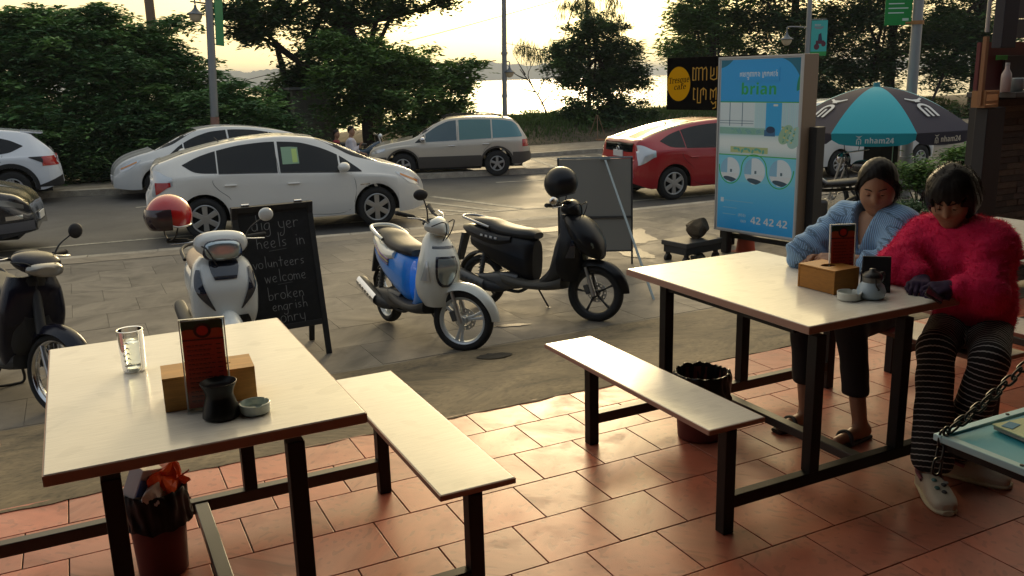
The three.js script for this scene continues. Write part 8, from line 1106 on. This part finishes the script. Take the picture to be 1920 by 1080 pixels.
  const pink = mat([0.62, 0.008, 0.075], 0.95, 0, { sheen: 0.6, sheenRoughness: 0.5 }); pink.sheenColor.setRGB(0.7, 0.1, 0.25);
  const jm = part('jumper', [jump], pink, t); const fm = mat([0.74, 0.012, 0.11], 0.9, 0, { side: THREE.DoubleSide });
  part('wool_fibre', [fuzz(jump, 26000, 0.016, 0.0011, 33)], fm, t).userData.kind = 'stuff';
  const tr = [[...B(pel, [3.54, 0.63, -2.475], 0.145, 0.13), 0], [...B(hR, kR, 0.098, 0.075), 0], [...B(kR, [3.0, 0.135, -2.215], 0.070, 0.082), 0.46], [...B(hL, kL, 0.098, 0.075), 0], [...B(kL, [3.20, 0.135, -2.235], 0.070, 0.082), 0.46]], trf = bonesF(tr, 0.028);
  const trg = surfaceNet((x, y, z) => Math.max(trf(x, y, z) + 0.006 * n3(x * 12, y * 12, z * 12), 0.095 - y), ...bounds(tr, 0.03), 0.0105);
  part('trousers', [uvLegs(trg, [[R(hR), R(kR), R([3.0, 0.135, -2.215])], [R(hL), R(kL), R([3.20, 0.135, -2.235])]], 7.2)], mat([1, 1, 1], 0.9, 0, { map: stripeTex }), t);
  const cream = mat([0.62, 0.55, 0.42], 0.55), strapM = mat([0.38, 0.14, 0.15], 0.6); shoe(t, R([2.975, 0.0, -2.21]), [-0.52, 0, 0.85], cream, strapM); shoe(t, R([3.185, 0.0, -2.25]), [0.45, 0, 0.89], cream, strapM);
  // bobbed hair with fringe
  const hair = surfaceNet((x, y, z) => { const str = 0.0006 * Math.sin((Math.atan2(z, x + 0.02)) * 30 + y * 20) + 0.006 * n3(x * 22, y * 12, z * 22); let d = ell(x, y, z, -0.018, 0.030, 0, 0.116, 0.118, 0.104); d = smin(d, ell(x, y, z, -0.045, -0.055, 0, 0.088, 0.085, 0.102), 0.05); d += str; d = smax(d, -Math.max(0.028 - x, y - 0.042 - 0.012 * Math.sin(z * 160), Math.abs(z) - 0.062 + 0.012 * Math.sin(y * 90)), 0.010); d = Math.max(d, -0.118 + 0.012 * n3(z * 40, x * 40) - y); return d; }, [-0.19, -0.17, -0.14], [0.14, 0.18, 0.14], 0.005);
  const hm = part('hair', [toWorld(hair, F, R(hc))], hairM, t);
  const wisps = []; const r = rng(5); for (let i = 0; i < 260; i++) { const a = r() * 6.283, e = 0.2 + r() * 1.5, p0 = [-0.018 + 0.112 * Math.sin(e) * Math.cos(a), 0.03 + 0.114 * Math.cos(e), 0.100 * Math.sin(e) * Math.sin(a)], k = 1.06 + 0.1 * r(); if (p0[0] > 0.03 && p0[1] < 0.06) continue; wisps.push(tube([p0, [p0[0] * k - 0.006, p0[1] * k - 0.01, p0[2] * k], [p0[0] * k * 1.05 - 0.01, p0[1] * k - 0.05 - 0.05 * r(), p0[2] * k * 1.08]], 0.0013, 6, 4)); }
  part('loose_hair', [toWorld(merge(wisps), F, R(hc))], hairM, t);
}
{ // two people resting on motorbikes beyond the white car, small in the distance
  const far = (label, p, s, top, legM, o) => { const t = thing('person', label, 'person', p, o.turn || 0); t.scale.setScalar(s);
    const bn = [bone([0, 0.78, 0], [0.04, 1.0, 0], 0.14, 0.13), bone([0.04, 1.0, 0], [0.05, 1.22, 0], 0.13, 0.12), bone([0.05, 1.30, -0.15], [0.05, 1.30, 0.15], 0.06, 0.06), bone([0.05, 1.32, 0], [0.06, 1.45, 0], 0.05, 0.05), bone([0.0, 0.80, 0.09], [0.42, 0.82, 0.12], 0.085, 0.06), bone([0.42, 0.82, 0.12], [0.50, 0.42, 0.13], 0.055, 0.04), bone([0.0, 0.80, -0.09], [0.42, 0.82, -0.12], 0.085, 0.06), bone([0.42, 0.82, -0.12], [0.50, 0.42, -0.13], 0.055, 0.04), bone([0.50, 0.42, 0.13], [0.62, 0.38, 0.13], 0.04, 0.035), bone([0.50, 0.42, -0.13], [0.62, 0.38, -0.13], 0.04, 0.035)];
    const ar = [bone([0.05, 1.29, 0.18], [0.10, 1.02, 0.23], 0.045, 0.038), bone([0.10, 1.02, 0.23], [0.28, 1.14, 0.06], 0.036, 0.026), bone([0.05, 1.29, -0.18], [0.10, 1.02, -0.22], 0.045, 0.038), bone([0.10, 1.02, -0.22], [0.34, 0.94, -0.10], 0.036, 0.026)], A = [...bn, ...ar];
    const F = frame([0.9, -0.15, 0.45], [0, 1, 0]), hd = toWorld(surfaceNet(headSDF(1), [-0.13, -0.14, -0.11], [0.13, 0.15, 0.11], 0.009), F, [0.08, 1.55, 0]);
    const hands = [handBones([0.28, 1.14, 0.06], [0.3, 0.9, -0.2], [-0.9, 0.3, 0], 1, [0.5]), handBones([0.34, 0.94, -0.10], [0.9, -0.1, 0.2], [0, 1, 0], 1, [0.6])].map(h => surfaceNet(h.f, ...bounds(h.list, 0.02), 0.006));
    const body = part('body', [surfaceNet(bonesF(A, 0.03), ...bounds(A, 0.03), 0.018), hd, ...hands], skin, t); face(t, body, F, [0.08, 1.55, 0], {});
    const sh = [...bn.slice(0, 3).map(b => [...b.slice(0, 6), b[6] + 0.025, b[7] + 0.025]), ...[ar[0], ar[2], ar[1], ar[3]].map(b => [...b.slice(0, 6), b[6] + 0.022, b[7] + 0.02])]; const sfn = bonesF(sh, 0.03); part('shirt', [surfaceNet((x, y, z) => Math.max(sfn(x, y, z) + 0.008 * n3(x * 14, y * 14, z * 14), x - 0.26), ...bounds(sh, 0.03), 0.016)], top, t);
    const tr = bn.slice(4, 8).concat([bn[0]]).map(b => [...b.slice(0, 6), b[6] + 0.02, b[7] + 0.022]), tf = bonesF(tr, 0.03); part('trousers', [surfaceNet((x, y, z) => Math.max(tf(x, y, z), y - 0.93), ...bounds(tr, 0.03), 0.016)], legM, t);
    part('hair', [toWorld(surfaceNet((x, y, z) => Math.max(ell(x, y, z, -0.018, 0.036, 0, 0.104, 0.110, 0.09), x - (0.01 + 0.8 * (y - 0.03))), [-0.15, -0.1, -0.12], [0.12, 0.17, 0.12], 0.009), F, [0.08, 1.55, 0])], hairM, t); return t; };
  const bikeAt = (x, z, turn, label) => { const t = thing('parked_motorbike', label, 'motorbike', [x, ROADY, z], turn); for (const s of [-1, 1]) bikeWheel(t, 'wheel', s * 0.6, 0.28, 0.28, 0.07, { wire: true }); part('body_cover', [loft([{ x: 0.5, y: 0.72, w: 0.06, h: 0.1 }, { x: 0.3, y: 0.60, w: 0.1, h: 0.16 }, { x: 0, y: 0.5, w: 0.1, h: 0.1 }, { x: -0.3, y: 0.6, w: 0.13, h: 0.1 }, { x: -0.75, y: 0.72, w: 0.06, h: 0.05 }])], gloss([0.03, 0.06, 0.09]), t); part('seat', [loft([{ x: 0.1, y: 0.72, w: 0.07, h: 0.03 }, { x: -0.2, y: 0.735, w: 0.12, h: 0.04 }, { x: -0.6, y: 0.76, w: 0.1, h: 0.04 }])], seatVinyl, t); part('handlebar', [tube([[0.3, 1.0, -0.32], [0.4, 0.98, 0], [0.3, 1.0, 0.32]], 0.013, 14, 8)], chrome, t); for (const q of [1, -1]) part('fork_leg', [cyl([0.6, 0.28, q * 0.07], [0.42, 0.96, q * 0.07], 0.02, 0.02, 8)], forkSilver, t); part('head_lamp', [ball(0.48, 0.93, 0, 0.06, 0.07, 0.09)], lampClear, t); };
  const a = spot(655, 275, -22.4), b = spot(628, 275, -23.4);
  bikeAt(a[0] + 0.55, -23.0, -0.35, 'motorbike parked between the man in white and the SUV nose');
  far('man in a white shirt sitting low in front of the SUV nose', [a[0], ROADY - 0.38, -22.4], 0.97, mat([0.55, 0.52, 0.56], 0.8), mat([0.03, 0.04, 0.06], 0.85), { turn: -0.35 });
  far('person in dark red sitting low behind the man in white', [b[0], ROADY - 0.36, -23.4], 0.88, mat([0.22, 0.015, 0.03], 0.8), mat([0.02, 0.02, 0.025], 0.85), { turn: -0.5 });
}
renderer.render(scene, camera);
